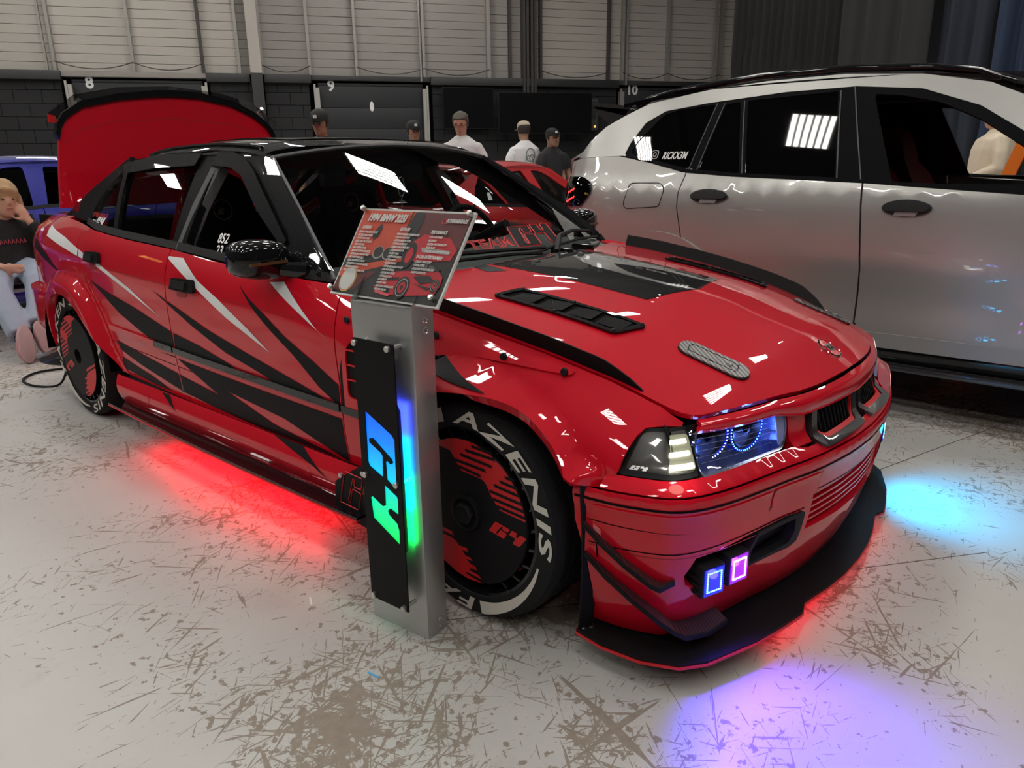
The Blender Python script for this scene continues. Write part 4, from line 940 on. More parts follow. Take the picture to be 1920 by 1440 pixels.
for y in (-.49,.55): 
    q=Vector(wing_(y,1.54)); MB().cyl(q+Vector((-.02,0,-.02)),q+Vector((.02,0,.0)),.012,n=8).build('wing_bracket',M['chrome'],WG)
patch('wing_tip',[(-.635,1.43),(-.60,1.43),(-.60,1.46),(-.635,1.47)],wing_,M['red_vinyl'],WG,.03,.006,.003,(1,0,.2))
for s in (-1,1): MB().tube([(-1.58,s*.56,.98),(-1.60,s*.57,1.02),(-1.64,s*.57,1.06)],.02,6).build('lid_hinge',M['red'],LID)
text('boot_badge','',lambda x,y:(0,0,0),M['chrome'],LID) if False else None
# sunroof strip on the roof, rails
patch('sunroof',rnd([(.02,-.40),(.02,.40),(-.62,.40),(-.62,-.40)],.06),roof,M['black'],CAR,.07,.006,.004,(0,0,1))
for s in (-1,1):
    b=MB(); b.tube([Vector(roof(x,s*.53))+Vector((0,0,.004)) for x in [-.85+.9*i/12 for i in range(13)]],.008,6); b.build('roof_gutter',M['black'],CAR)
# ---------------------------------------------------------------- nose, lamps, bumper
FR=(1,-.3,0)
BUMP=None
def fo(s): return (1,s*.6,0)
rec=[(.735,.335),(.762,.290),(.752,.262),(.700,.246),(.60,.262),(.562,.258),(.38,.252),(.352,.257),(.344,.342),(.40,.354),(.566,.349)]
inta=[(-.325,.285),(-.315,.385),(0,.395),(.315,.385),(.325,.285),(0,.270)]
lowi=[]
bpoly=[(-1.035,.494)]+[(-1.035+2.07*i/40,.494) for i in range(1,41)]+[(1.035,.40),(1.005,.30),(1.00,.20),(1.02,.092)]+[(1.02-2.04*i/40,.092) for i in range(1,41)]+[(-1.00,.20),(-1.005,.30),(-1.035,.40)]
holes=([(-a,b) for a,b in rec],rec,inta)
BUMP=patch('front_bumper',bpoly,front,M['red'],CAR,.022,.03,0,(1,0,0),holes=holes)
def hl(nm,pts,w,m=None,off=.0009,par=None,mirror=True):  # flat dark strips, shade of the recess put into the colour
    """thin groove or line following pts (s,z) on the nose surface"""
    for s in ((-1,1) if mirror else (1,)):
        up=[(s*a,z+w/2) for a,z in pts]; dn=[(s*a,z-w/2) for a,z in reversed(pts)]
        patch(nm,up+dn,front,m or M['void'],par or BUMP,.03,0,off,(1,s*.3,0))
ar=lambda a,b,za,zb,n=14:[(a+(b-a)*i/n, za+(zb-za)*i/n) for i in range(n+1)]
hl('groove',ar(0,1.03,.458,.468),.006); hl('groove',ar(0,1.0,.390,.410),.0022); hl('groove',ar(.35,1.0,.358,.350),.003); hl('groove',ar(.35,1.0,.338,.342),.002,M['redinner'])
for s in (-1,1):
    for a in (.30,.495): patch('strip_joint',[(s*a,.452),(s*(a+.0025),.452),(s*(a+.0025),.392),(s*a,.392)],front,M['void'],BUMP,.03,0,.0009,fo(s))
    patch('rub_strip',rnd([(s*.50,.449),(s*.985,.456),(s*.985,.414),(s*.50,.396)],.01),front,M['red'],BUMP,.03,.004,.003,fo(s))
    patch('rub_strip',rnd([(s*.305,.449),(s*.492,.449),(s*.492,.396),(s*.305,.394)],.008),front,M['red'],BUMP,.03,.004,.003,fo(s))
    patch('bumper_cap',rnd([(s*.80,.249),(s*.995,.26),(s*.995,.332),(s*.78,.330)],.01),front,M['red'],BUMP,.03,.003,.002,fo(s)) if False else None
    # recess housing
    patch('lamp_bay',[(s*(a+(.01 if a>.55 else -.01)),z+(.008 if z>.3 else -.008)) for a,z in rec],front,M['matte'],BUMP,.04,.004,-.030,fo(s))
patch('grille_bay',[(a*1.03,z+(.008 if z>.33 else -.008)) for a,z in inta],front,M['void'],BUMP,.05,.004,-.05,(1,0,0))
for k in range(5):
    z=.300+.019*k; patch('grille_slat',ar(-.318,.318,z,z,20)+[(a,zz+.006) for a,zz in reversed(ar(-.318,.318,z,z,20))],front,M['red'],BUMP,.04,.03,-.008,(1,0,0))
# air duct
for s in (-1,1):
    Do=[(s*.555,.262),(s*.562,.30),(s*.535,.345),(s*.36,.352),(s*.348,.345),(s*.354,.262),(s*.385,.250),(s*.55,.250)]
    Di=[(s*.545,.268),(s*.548,.30),(s*.53,.334),(s*.385,.338),(s*.380,.30),(s*.392,.268),(s*.45,.260),(s*.535,.258)]
    dd=patch('brake_duct',Do,front,M['matte'],BUMP,.02,.03,.004,fo(s),holes=(Di,)); patch('duct_floor',Di,front,M['satin'],dd,.04,0,-.024,fo(s))
    patch('duct_ramp',[(s*.545,.262),(s*.40,.285),(s*.40,.262)],front,M['void'],dd,.04,0,-.016,fo(s))
# fog lamps: square LED pods
def frame_at(s,z,off=0.0,tilt=0.0):
    p=Vector(front(s,z)); a=(Vector(front(s+.005,z))-Vector(front(s-.005,z))).normalized(); up=Vector((0,0,1)); n=a.cross(up).normalized()
    if n.x<0: n=-n
    a=up.cross(n).normalized()
    return Matrix(((a.x,up.x,n.x,p.x+n.x*off),(a.y,up.y,n.y,p.y+n.y*off),(a.z,up.z,n.z,p.z+n.z*off),(0,0,0,1)))
def pod(s,z,led,lens,w=.034,h=.040):
    Mx=frame_at(s,z,.0); g=D.objects.new('fog_lamp',None); link(g,BUMP)
    MB().box(-w,w,-h,h,-.03,.022,Mx,bv=.005).build('pod_housing',M['matte'],g)
    MB().box(-w*.86,w*.86,-h*.86,h*.86,.02,.0245,Mx).build('pod_lens',lens,g,sm=None)
    b=MB(); nx,ny=7,9
    pts=[(-1+2*i/nx,-1) for i in range(nx)]+[(1,-1+2*i/ny) for i in range(ny)]+[(1-2*i/nx,1) for i in range(nx)]+[(-1,1-2*i/ny) for i in range(ny)]
    for (x,y) in pts: b.add([Mx@Vector((x*w*.60+dx*.0026,y*h*.60+dy*.0026,.0255+dz)) for dx,dy,dz in ((-1,0,0),(0,-1,0),(1,0,0),(0,1,0),(0,0,.002))],[(0,1,4),(1,2,4),(2,3,4),(3,0,4)])
    b.build('led_ring',led,g,sm=None); MB().box(-w*.6-.001,w*.6+.001,-h*.6-.001,h*.6+.001,.0245,.0249,Mx).build('pod_glow_plate',lens,g,sm=None)
    for k in range(4): MB().box(-w-.004,-w+.004,-h*.8+k*h*.45,-h*.8+k*h*.45+.008,-.03,.015,Mx).build('cooling_fin',M['matte'],g,sm=None)
    return Mx
POD=[]
for (s,z,l,le,c,pw) in ((-.690,.272,'blue_led','blue_lens',(.06,.035,1),2.6),(-.612,.282,'violet_led','violet_lens',(.20,.06,1),1.6),(.690,.272,'cyan_led','blue_lens',(.0,.48,1),2.0),(.612,.282,'cyan_led','blue_lens',(.0,.48,1),1.5)):
    Mx=pod(s,z,M[l],M[le]); ld=D.lights.new('fog_beam','SPOT'); ld.color=c; ld.energy=7*pw; ld.spot_size=radians(100); ld.spot_blend=.8; ld.shadow_soft_size=.02
    lo=D.objects.new('fog_beam',ld); link(lo,BUMP)
    n=Vector((Mx[0][2],Mx[1][2],0)).normalized(); p=Vector((Mx[0][3],Mx[1][3],Mx[2][3]))+n*.040
    d=(n+Vector((0,0,-1.05))).normalized(); lo.rotation_euler=(-d).to_track_quat('Z','Y').to_euler(); lo.location=p
for (s,z,c) in ((-.690,.272,(.10,.08,1)),(-.612,.282,(.6,.08,1)),(.690,.272,(0,.5,1)),(.612,.282,(0,.5,1))):
    ld=D.lights.new('pod_halo','POINT'); ld.color=c; ld.energy=.10; ld.shadow_soft_size=.012; lo=D.objects.new('pod_halo',ld); link(lo,BUMP); lo.location=Vector(front(s,z))+Vector((.055,0,.0))
# lip
lo_=[(1.690,.806),(1.772,.816),(1.872,.805),(1.955,.768),(2.00,.712),(2.056,.565),(2.082,.46),(2.098,.385),(2.099,.368),(2.086,.325),(2.090,.300),(2.109,.21),(2.122,.11),(2.126,0)]
li_=[(1.66,.70),(1.66,0)]
def plate(nm,out,inn,z0,z1,m,par):
    P=[(x,-y) for x,y in out]+[(x,y) for x,y in reversed(out[:-1])]+[(inn[0][0],inn[0][1]),(inn[0][0],-inn[0][1])]
    b=MB(); b.prism(P,Matrix.Translation((0,0,z0)),z1-z0); return b.build(nm,m,par,sm=.3)
LIP=plate('front_splitter',lo_,li_,.076,.084,M['satin'],CAR)
b=MB(); P=[(x,-y) for x,y in lo_]+[(x,y) for x,y in reversed(lo_[:-1])]
b.loft([[(x-.012,y*.985,.0695),(x+.002,y*1.003,.0695),(x+.002,y*1.003,.0765),(x-.012,y*.985,.0765)] for x,y in P]); b.build('splitter_edge_trim',M['red_vinyl'],LIP,sm=.5)
for (x,y) in ((1.70,-.79),(1.712,-.772)): MB().lathe([(0,.009),(.004,.008),(.005,0)],(x,y,.084),'z',10).build('bolt',M['chrome'],LIP)
# black fence behind the bumper corner
for s in (-1,1):
    b=MB(); b.loft([[(x,s*y,z),(x+.004,s*(y-.0),z),(x+.022,s*(y-.035),z),(x+.016,s*(y-.035),z)] for x,y,z in ((1.722,.845,.50),(1.719,.840,.46),(1.716,.828,.38),(1.712,.820,.28),(1.704,.812,.18),(1.694,.806,.085))]); b.build('arch_fence',M['satin'],CAR,sm=.4)
# canards
def canard(path,name='canard'):
    for s in (-1,1):
        b=MB(); rings=[]
        for (a,z,w,h) in path:
            p=Vector(front(s*a,z)); q=Vector(front(s*(a+.005),z)); t=(q-p); n=Vector((-t.y,t.x,0)).normalized(); n=n if n.x*1+n.y*s*1>0 else -n
            rings.append([p-n*.006,p+n*w+Vector((0,0,h)),p+n*w+Vector((0,0,h-.005)),p-n*.006-Vector((0,0,.005))])
        b.loft(rings); b.build(name,M['carbon'],BUMP,sm=.4)
        b=MB(); b.loft([[r[1]+Vector((0,0,.0015)),r[1]+(r[1]-r[0]).normalized()*.003,r[2]+(r[1]-r[0]).normalized()*.003-Vector((0,0,.006)),r[2]-Vector((0,0,.006))] for r in rings]); b.build('canard_edge',M['satin'],BUMP,sm=.4)
canard([(1.01,.402,.010,.002),(.96,.367,.018,.002),(.90,.324,.024,.002),(.845,.287,.028,.0),(.822,.275,.026,.0),(.785,.284,.004,.0)])
canard([(1.005,.322,.010,.002),(.95,.280,.020,.002),(.88,.228,.030,.0),(.82,.182,.036,-.002),(.780,.155,.042,-.004),(.750,.145,.048,-.012),(.68,.142,.048,-.016),(.61,.146,.038,-.016)])
# upper nose
def nz(a): return .645-.02*min(1,abs(a)/.6)
_he=[(2.042,0)]+[(x,y) for x,y in reversed(HE0)][0:8]
_hs=[0.]
for i_ in range(1,len(_he)): _hs.append(_hs[-1]+hypot(_he[i_][0]-_he[i_-1][0],_he[i_][1]-_he[i_-1][1]))
_hx=pch(_hs,[p[0] for p in _he]); _hy=pch(_hs,[p[1] for p in _he]); HSM=_hs[-1]
def lowe(a):
    a=abs(a); return .590 if a<.33 else (.590+(.609-.590)*(a-.33)/.10 if a<.43 else .609)
def brow(a,t):
    r=abs(a); k=min(r,.675)/.675*_hs[7]; hx,hy=_hx(k),_hy(k); top=Vector((hx+.004,hy,hood(hx,hy)[2]-.010)); bo=Vector(front(r,lowe(r)))+Vector((.012,.004 if r>.3 else 0,0))
    q=top.lerp(bo,t); b_=.010*sin(PI*min(1,t*1.1)); q+=Vector((.9,.25*min(1,r/.6),.35))*b_
    return (q.x,-q.y if a<0 else q.y,q.z)
eb=[(-.675+1.35*i/40) for i in range(41)]
patch('grille_surround',[(a,0) for a in eb]+[(a,1) for a in reversed(eb)],brow,M['red'],CAR,.05,.012,0,(1,0,.4))
# valance under lamps
vl=[(-.97+1.94*i/40) for i in range(41)]
patch('lamp_valance',[(a,.522 if abs(a)>.37 else .515) for a in vl]+[(a,.4985) for a in reversed(vl)],front,M['red'],CAR,.025,.03,-.002,(1,0,0))
patch('nose_shell',[(-.70,.590),(.70,.590),(.86,.50),(-.86,.50)],front,M['void'],CAR,.08,.004,-.075,(1,0,0))
for s in (-1,1):
    patch('nose_panel',[(s*.300,.520),(s*.378,.520),(s*.376,.600),(s*.300,.592)],front,M['red'],CAR,.02,.03,-.004,fo(s))
    # kidney
    ko=rnd([(s*.012,.592),(s*.010,.535),(s*.035,.508),(s*.27,.503),(s*.297,.515),(s*.278,.592)],.010)
    ki=rnd([(s*.045,.590),(s*.045,.545),(s*.060,.526),(s*.238,.522),(s*.256,.532),(s*.246,.590)],.008)
    kr=rnd([(s*.038,.590),(s*.038,.540),(s*.055,.518),(s*.245,.514),(s*.264,.526),(s*.253,.590)],.008)
    kd=patch('kidney_grille',ko,front,M['carbon'],CAR,.02,.022,.006,fo(s),holes=(kr,))
    patch('grille_red_edge',kr,front,M['red_vinyl'],kd,.02,.006,.002,fo(s),holes=(ki,))
    patch('grille_back',ki,front,M['void'],kd,.05,0,-.03,fo(s))
    for k in range(9):
        a=s*(.066+.0215*k); b=MB(); p=Vector(front(a,.59)); q=Vector(front(a,.525)); n=Vector((.97,s*.12,0)).normalized(); t=Vector((-n.y,n.x,0))*.0035
        b.loft([[p-n*.004+t,p-n*.004-t,p-n*.02-t,p-n*.02+t],[q-n*.002+t,q-n*.002-t,q-n*.02-t,q-n*.02+t]]); b.build('grille_bar',M['satin'],kd,sm=None)
    # main lamp
    hp=rnd([(s*.385,.608),(s*.384,.566),(s*.397,.533),(s*.422,.524),(s*.705,.521),(s*.698,.57),(s*.672,.608)],.008)
    H=D.objects.new('headlamp',None); link(H,CAR)
    patch('reflector',hp,front,M['reflector'],H,.03,.004,-.045,fo(s))
    hs=patch('lamp_rim',hp,front,M['reflector'],H,.02,.045,-.002,fo(s),holes=([(a+(s*.004 if abs(a)<.5 else -s*.004),z+(.004 if z<.55 else 0)) for a,z in hp],))
    patch('lens_end',rnd([(s*.387,.606),(s*.386,.566),(s*.399,.535),(s*.418,.532),(s*.416,.606)],.004),front,mat('frosted_lens',(.45,.48,.75),.35,.3),H,.02,.002,-.006,fo(s))
    for (ca,col) in ((.628,M['ice_led'] if s<0 else M['cyan_led']),(.498,M['cyan_led'])):
        b=MB(); R_=.056; Mx=frame_at(s*ca,.580,-.028)
        for k in range(44):
            a=2*PI*k/44; x,y=R_*cos(a),R_*sin(a)
            if .580+y>.606: continue
            b.add([Mx@Vector((x+dx*.0021,y+dy*.0021,.002+dz)) for dx,dy,dz in ((-1,0,0),(0,-1,0),(1,0,0),(0,1,0),(0,0,.002))],[(0,1,4),(1,2,4),(2,3,4),(3,0,4)])
        b.build('halo_leds',col,H,sm=None)
        b=MB()
        ring=[Mx@Vector((R_*cos(a),R_*sin(a),0)) for a in [PI*.90+ (PI*1.2)*k/30 for k in range(31)]]; b.tube(ring,.0030,5); b.build('halo_ring',M['blue_lens'],H)
        b=MB(); b.loft([[Mx@Vector((r*cos(a),r*sin(a)*.96,-h)) for a in [PI*.97+PI*1.06*k/20 for k in range(21)]] for r,h in ((.050,-.002),(.043,.016),(.020,.017),(.012,.0))],cap=False); b.build('projector_bowl',M['gunmetal'],H,sm=.6)
    for k in range(6):
        z=.540+.012*k; b=MB(); b.tube([Vector(front(s*a,z))+Vector((-.006,0,0)) for a in (.44,.52,.60,.685)],.0005,3); b.build('lens_flute',M['steel'],H)
    patch('lens',hp,front,glass('lamp_lens',(.9,.92,1.0)),H,.05,0,-.004,fo(s))
    ld=D.lights.new('halo_light','POINT'); ld.color=(.12,.25,1); ld.energy=.09; ld.shadow_soft_size=.01
    for a in (.64,.51,.43): lo=D.objects.new('halo_light',ld); link(lo,H); lo.location=Vector(front(s*a,.565))+Vector((-.022,0,0))
    # corner lamp
    cp=rnd([(s*.942,.523),(s*.932,.555),(s*.912,.602),(s*.888,.616),(s*.700,.618),(s*.700,.597),(s*.708,.537),(s*.716,.5235),(s*.80,.5225)],.008)
    ci=rnd([(s*.925,.531),(s*.915,.560),(s*.897,.600),(s*.88,.608),(s*.708,.610),(s*.708,.59),(s*.716,.540),(s*.722,.530),(s*.80,.529)],.008)
    K=D.objects.new('corner_lamp',None); link(K,CAR)
    patch('lamp_body',cp,front,M['satin'],K,.025,.03,.000,fo(s)); patch('lamp_lens',ci,front,M['smoke_lens'],K,.03,.003,.003,fo(s))
    for (z0,z1) in ((.5855,.5935),(.5615,.5700),(.5365,.5460)):
        patch('daylight_bar',rnd([(s*.722,z0),(s*.722,z1),(s*.812,z1-.001),(s*.812,z0-.001)],.003),front,M['white_led'],K,.02,.003,.0095,fo(s))
    patch('lit_diffuser',rnd([(s*.716,.533),(s*.708,.603),(s*.79,.603),(s*.815,.535)],.01),front,mat('lit_diffuser',(.10,.10,.08),.4,emit=(1,1,.62),es=.16),K,.02,.002,.0060,fo(s))
    if s<0: logo('garage_mark',lambda x,y:(lambda p:(p[0]+.002,p[1]-.005,p[2]))(front(-.915+x*.145,.5335+y*.085)),M['steel'],K)
    ld=D.lights.new('daylight_glow','POINT'); ld.color=(1,.97,.8); ld.energy=.12; ld.shadow_soft_size=.03; lo=D.objects.new('daylight_glow',ld); link(lo,K); lo.location=Vector(front(s*.77,.56))+Vector((.05,s*.05,0))
    patch('hood_corner_seal',[(s*.705,.622),(s*.66,.622),(s*.665,.600),(s*.700,.59)],front,M['black'],CAR,.02,.02,-.012,fo(s))
# underglow strips beneath the sills and the nose
for s in (-1,1):
    ld=D.lights.new('underglow','AREA'); ld.shape='RECTANGLE'; ld.size=1.15; ld.size_y=.02; ld.color=(1,.0,.01); ld.energy=5
    lo=D.objects.new('underglow',ld); link(lo,CAR); lo.location=(.0,s*.76,.145); lo.rotation_euler=(0,0,0)
    MB().box(-.50,.68,-.008,.008,0,.006).build('underglow_strip',M['red_led'],CAR,sm=None,loc=(0,s*.80,.155))
ld=D.lights.new('underglow','AREA'); ld.shape='RECTANGLE'; ld.size=.02; ld.size_y=.9; ld.color=(1,.0,.02); ld.energy=.45
lo=D.objects.new('underglow',ld); link(lo,CAR); lo.location=(2.04,0,.062); lo.rotation_euler=(0,-.5,0)
MB().box(1.3,1.86,-.5,.5,.13,.15).box(-2.1,1.3,-.6,.6,.17,.2).build('under_tray',M['void'],CAR,sm=None)
# ---------------------------------------------------------------- cabin
CAB=D.objects.new('cabin',None); link(CAB,CAR)
b=MB(); b.box(-1.4,.85,-.70,.70,.22,.26); b.box(.75,.80,-.70,.70,.22,.80); b.box(-1.30,-1.20,-.65,.65,.22,.93); b.build('floor_pan',M['fabric'],CAB,sm=None)
def dash(u,t):
    y=u*.70; z=.865+.030*exp(-((y-.36)/.17)**2)*sin(PI*min(1,t*1.3))-.01*t
    pr=[(.80,.845),(.62,.875),(.50,.87),(.44,.82),(.43,.70),(.52,.60)]; k=t*5; i=min(4,int(k)); f=k-i
    x=pr[i][0]+(pr[i+1][0]-pr[i][0])*f; zz=pr[i][1]+(pr[i+1][1]-pr[i][1])*f
    return (x,y,zz+.045*exp(-((y-.36)/.19)**2)*max(0,sin(PI*min(1,t*1.6))))
patch('dashboard',[(-1,0),(1,0),(1,1),(-1,1)],dash,M['dash'],CAB,.06,.01,0,(0,0,1))
M['emblem']=mat('grey_embroidery',(.30,.30,.32),.7)
for (x,y) in ((-.25,-.36),(-.25,.36)):
    st=seat(CAB,x,y,M['fabric'])
    lm=lambda a,c,X=x,Y=y:(X-.30+.01,Y-.05+a,1.00+c)
    MB().lathe([(0,.046),(.002,.046),(.002,.042),(0,.042)],(0,0,0),'z',28).build('seat_emblem_ring',M['emblem'],st,loc=(-.345,0,.60),rot=(0,PI/2-.12,0))
    mesh('seat_emblem',[(-.338,-.03+p[0]*.18,.58+p[1]*.25) for p in [(q[0],q[1]-.063) for q in G4G]],[tuple(t) for t in geometry.tessellate_polygon([[Vector((q[0],q[1],0)) for q in G4G]])],M['emblem'],st)
    b=MB(); b.tube([(-.40,-.12,.50),(-.28,-.13,.3),(-.22,-.1,.06)],.022,4); b.tube([(-.40,.12,.50),(-.28,.13,.3),(-.22,.1,.06)],.022,4); b.build('harness',M['red_vinyl'],st)
b=MB(); b.box(-1.20,-.80,-.62,.62,.42,.55,bv=.04); b.box(-1.26,-1.08,-.62,.62,.5,.98,bv=.05); b.build('rear_bench',M['fabric'],CAB)
b=MB()
for pts in ([(-.62,-.60,.25),(-.60,-.62,.85),(-.58,-.50,1.21),(-.58,.50,1.21),(-.60,.62,.85),(-.62,.60,.25)],[(-.58,-.48,1.20),(-1.20,.52,.45)],[(-.58,.48,1.20),(-1.20,-.52,.45)],[(-.60,-.6,.9),(-1.18,-.55,.55)],[(-.60,-.6,.55),(-.60,.6,1.0)]): b.tube(pts,.021,8)
b.build('roll_cage',M['red'],CAB,sm=.9)
b=MB(); b.loft([[(.30+.17*cos(a)*.32+r*cos(a)*.3,.36+(.17+r)*sin(a) if False else .36+(.165)*sin(a)+rr*sin(a),.86+.165*cos(a)*.95+rr*cos(a)) for a in [2*PI*i/28 for i in range(28)]] for r,rr in ((0,-.012),(.0,.012),(.0,.0))],cap=False) if False else None
sw=D.objects.new('steering_wheel',None); link(sw,CAB); sw.location=(.27,.36,.865); sw.rotation_euler=(0,-.40,0)
b=MB(); n=32
b.loft([[(.014*cos(t),(.165+.014*sin(t))*cos(a),(.165+.014*sin(t))*sin(a)) for t in [2*PI*j/8 for j in range(8)]] for a in [2*PI*i/n for i in range(n)]],closed=True); b.build('wheel_rim',M['matte'],sw,sm=.9)
for a in (0,PI,-PI/2): MB().tube([(0,0,0),(0,.16*cos(a),.16*sin(a))],.012,6).build('wheel_spoke',M['gunmetal'],sw)
MB().cyl((.03,0,0),(-.02,0,0),.04).build('horn_pad',M['matte'],sw); MB().tube([(.02,0,0),(.22,0,0)],.022,8).build('column',M['matte'],sw)
rm=D.objects.new('rear_view_mirror',None); link(rm,CAB)
MB().box(-.012,.012,-.12,.12,-.035,.035,bv=.010).build('mirror_shell',M['matte'],rm,loc=(.16,.04,1.175)); MB().tube([(.16,.04,1.19),(.20,.03,1.235)],.01,6).build('mirror_stem',M['matte'],rm)
ch=MB(); ch.tube([(.175,.03+.018*cos(a),1.115+.04*sin(a)) for a in [2*PI*i/14 for i in range(15)]],.0028,4); ch.tube([(.175,.03,1.078),(.175,.028,1.03)],.003,4); ch.tube([(.175,.015,1.06),(.175,.045,1.055)],.003,4); ch.build('hanging_beads',M['steel'],rm)
for y in (-.34,-.18): MB().box(.30,.335,y-.05,y+.05,.0,.085,bv=.006).build('screen_sensor_box',M['matte'],CAB,loc=(-.11,0,1.13))
for s in (-1,1):
    b=MB(); b.tube([Vector(green_(s)(-.20,z))+Vector((0,-s*.03,0)) for z in (.35,.7,.9,1.05,1.2)],.035,6); b.build('pillar_lining',M['grey_trim'],CAB)
    patch('door_card',[(.78,.34),(.78,.84),(-1.0,.86),(-.9,.5),(-.75,.34)],side_(s),M['fabric'],CAB,.1,.004,-.05,OUT(s))
patch('headliner',[(.10,-.50),(.10,.50),(-.95,.48),(-.95,-.48)],lambda x,y:(lambda p:(p[0],p[1],p[2]-.035))(roof(x,y)),M['redinner'],CAB,.12,.004,0,(0,0,-1))
# ================================================================== metal plinth with the information board
M['alu']=mat('brushed_aluminium',(.56,.56,.55),.36,.85); noise_bump(M['alu'],30,.12,.002)
N_,L_,b_=nodes(M['alu']); t_=N_.new('ShaderNodeTexCoord'); mp_=N_.new('ShaderNodeMapping'); mp_.inputs['Scale'].default_value=(120,120,2); n_=N_.new('ShaderNodeTexNoise'); n_.inputs['Scale'].default_value=2; r_=N_.new('ShaderNodeMapRange'); r_.inputs['To Min'].default_value=.28; r_.inputs['To Max'].default_value=.5
L_.new(t_.outputs['Object'],mp_.inputs['Vector']); L_.new(mp_.outputs[0],n_.inputs['Vector']); L_.new(n_.outputs['Fac'],r_.inputs['Value']); L_.new(r_.outputs[0],b_.inputs['Roughness'])
ST=thing('display_stand','brushed aluminium plinth with black backlit plaque and tilted board by the red car','display stand',(1.147,-1.012,0),atan2(.089,.996))
# local x along the front face, -y to the viewer
w,dp,hh=.202,.075,.888
b=MB(); b.box(0,w,0,dp,0,hh,bv=.002); b.build('post',M['alu'],ST)
for z in (.852,.827): b=MB(); b.lathe([(0,.0085),(.002,.0082),(.003,.006),(.0015,.004),(.0015,0)],(0,0,0),'z',12); b.build('screw',M['steel'],ST,loc=(w,.045,z),rot=(0,PI/2,0))
for z in (.037,.012): b=MB(); b.lathe([(0,.0085),(.002,.0082),(.003,.006),(.0015,.004),(.0015,0)],(0,0,0),'z',12); b.build('screw',M['steel'],ST,loc=(w,.050,z),rot=(0,PI/2,0))
for g in (G4G,G44): pass
PV=lambda u,v,o: (u,-o,v)
pl_=[(.0434,.809),(.1766,.807),(.1746,.095),(.0413,.0975)]
def uvz(g): return [(p[1],.6248-p[0]) for p in g]
def sheet(nm,outer,holes,y0,y1,m,par):
    loops=[outer]+holes; V=[];E_=[]
    pts=[];edges=[]
    for Lp in loops:
        n=len(pts); pts+=[Vector(p) for p in Lp]; edges+=[(n+i,n+(i+1)%len(Lp)) for i in range(len(Lp))]
    r=geometry.delaunay_2d_cdt(pts,edges,[],0,1e-7); P2=r[0]; F=[]
    for f in r[2]:
        c=(sum(P2[i][0] for i in f)/3,sum(P2[i][1] for i in f)/3)
        if inpoly(c,loops[0]) and not any(inpoly(c,h) for h in loops[1:]): F.append(tuple(f))
    n=len(P2); vs=[(p[0],-y0,p[1]) for p in P2]+[(p[0],-y1,p[1]) for p in P2]; fs=[f for f in F]+[tuple(i+n for i in reversed(f)) for f in F]
    ec=set()
    for f in F:
        for i in range(3): ec.add((f[i],f[(i+1)%3]))
    for a,c in ec:
        if (c,a) not in ec: fs.append((a,c,c+n,a+n))
    o=mesh(nm,vs,fs,m,par); bm=bmesh.new(); bm.from_mesh(o.data); bmesh.ops.recalc_face_normals(bm,faces=bm.faces[:]); bm.to_mesh(o.data); bm.free(); return o
PLQ=sheet('plaque',pl_,[uvz(G4G),uvz(G44)],.037,.041,mat('black_acrylic_sheet',(.005,.005,.006),.4,0,0,.1,.15),ST)
# lit diffuser behind the cut-out mark: colour runs from blue to green down its length
mg=D.materials.new('lit_gradient_diffuser'); mg.use_nodes=True; N,L,p=nodes(mg); tc=N.new('ShaderNodeTexCoord'); sx=N.new('ShaderNodeSeparateXYZ'); mr=N.new('ShaderNodeMapRange'); mr.inputs['From Min'].default_value=.28; mr.inputs['From Max'].default_value=.63
cr=N.new('ShaderNodeValToRGB'); cr.color_ramp.elements[0].position=0; cr.color_ramp.elements[0].color=(0,.86,.09,1); cr.color_ramp.elements[1].position=1; cr.color_ramp.elements[1].color=(.0,.10,1,1)
e=cr.color_ramp.elements.new(.32); e.color=(0,.82,.42,1); e=cr.color_ramp.elements.new(.55); e.color=(0,.55,.95,1); e=cr.color_ramp.elements.new(.78); e.color=(0,.22,1,1)
L.new(tc.outputs['Object'],sx.inputs[0]); L.new(sx.outputs['Z'],mr.inputs['Value']); L.new(mr.outputs[0],cr.inputs['Fac']); L.new(cr.outputs['Color'],p.inputs['Emission Color']); p.inputs['Emission Strength'].default_value=1.0; p.inputs['Base Color'].default_value=(.02,.02,.02,1); p.inputs['Roughness'].default_value=.4
MB().box(.052,.168,-.0368,-.0345,.27,.64).build('lit_diffuser',mg,ST,sm=None)
bk=[(.055,.655),(.150,.675),(.172,.640),(.172,.27),(.155,.245),(.062,.262),(.055,.30)]
b=MB(); b.prism(bk,Matrix(((1,0,0,0),(0,0,-1,-.024),(0,1,0,0),(0,0,0,1))),.010); b.build('backing_plate',M['matte'],ST,sm=.3)
for (z0,z1,c,e) in ((.56,.65,(.03,.06,1),.55),(.46,.56,(0,.3,1),.55),(.36,.46,(0,.85,.5),.5),(.262,.36,(0,1,.12),.55)):
    ld=D.lights.new('plaque_glow','AREA'); ld.shape='RECTANGLE'; ld.size=.11; ld.size_y=z1-z0; ld.color=c; ld.energy=e*.33; lo=D.objects.new('plaque_glow',ld); link(lo,ST); lo.location=(.113,-.021,(z0+z1)/2); lo.rotation_euler=(PI/2,0,0)
    ld=D.lights.new('plaque_glow','AREA'); ld.shape='RECTANGLE'; ld.size=.016; ld.size_y=z1-z0; ld.color=c; ld.energy=e*.25; lo=D.objects.new('plaque_glow',ld); link(lo,ST); lo.location=(.1735,-.014,(z0+z1)/2); lo.rotation_euler=(PI/2,0,PI/2)
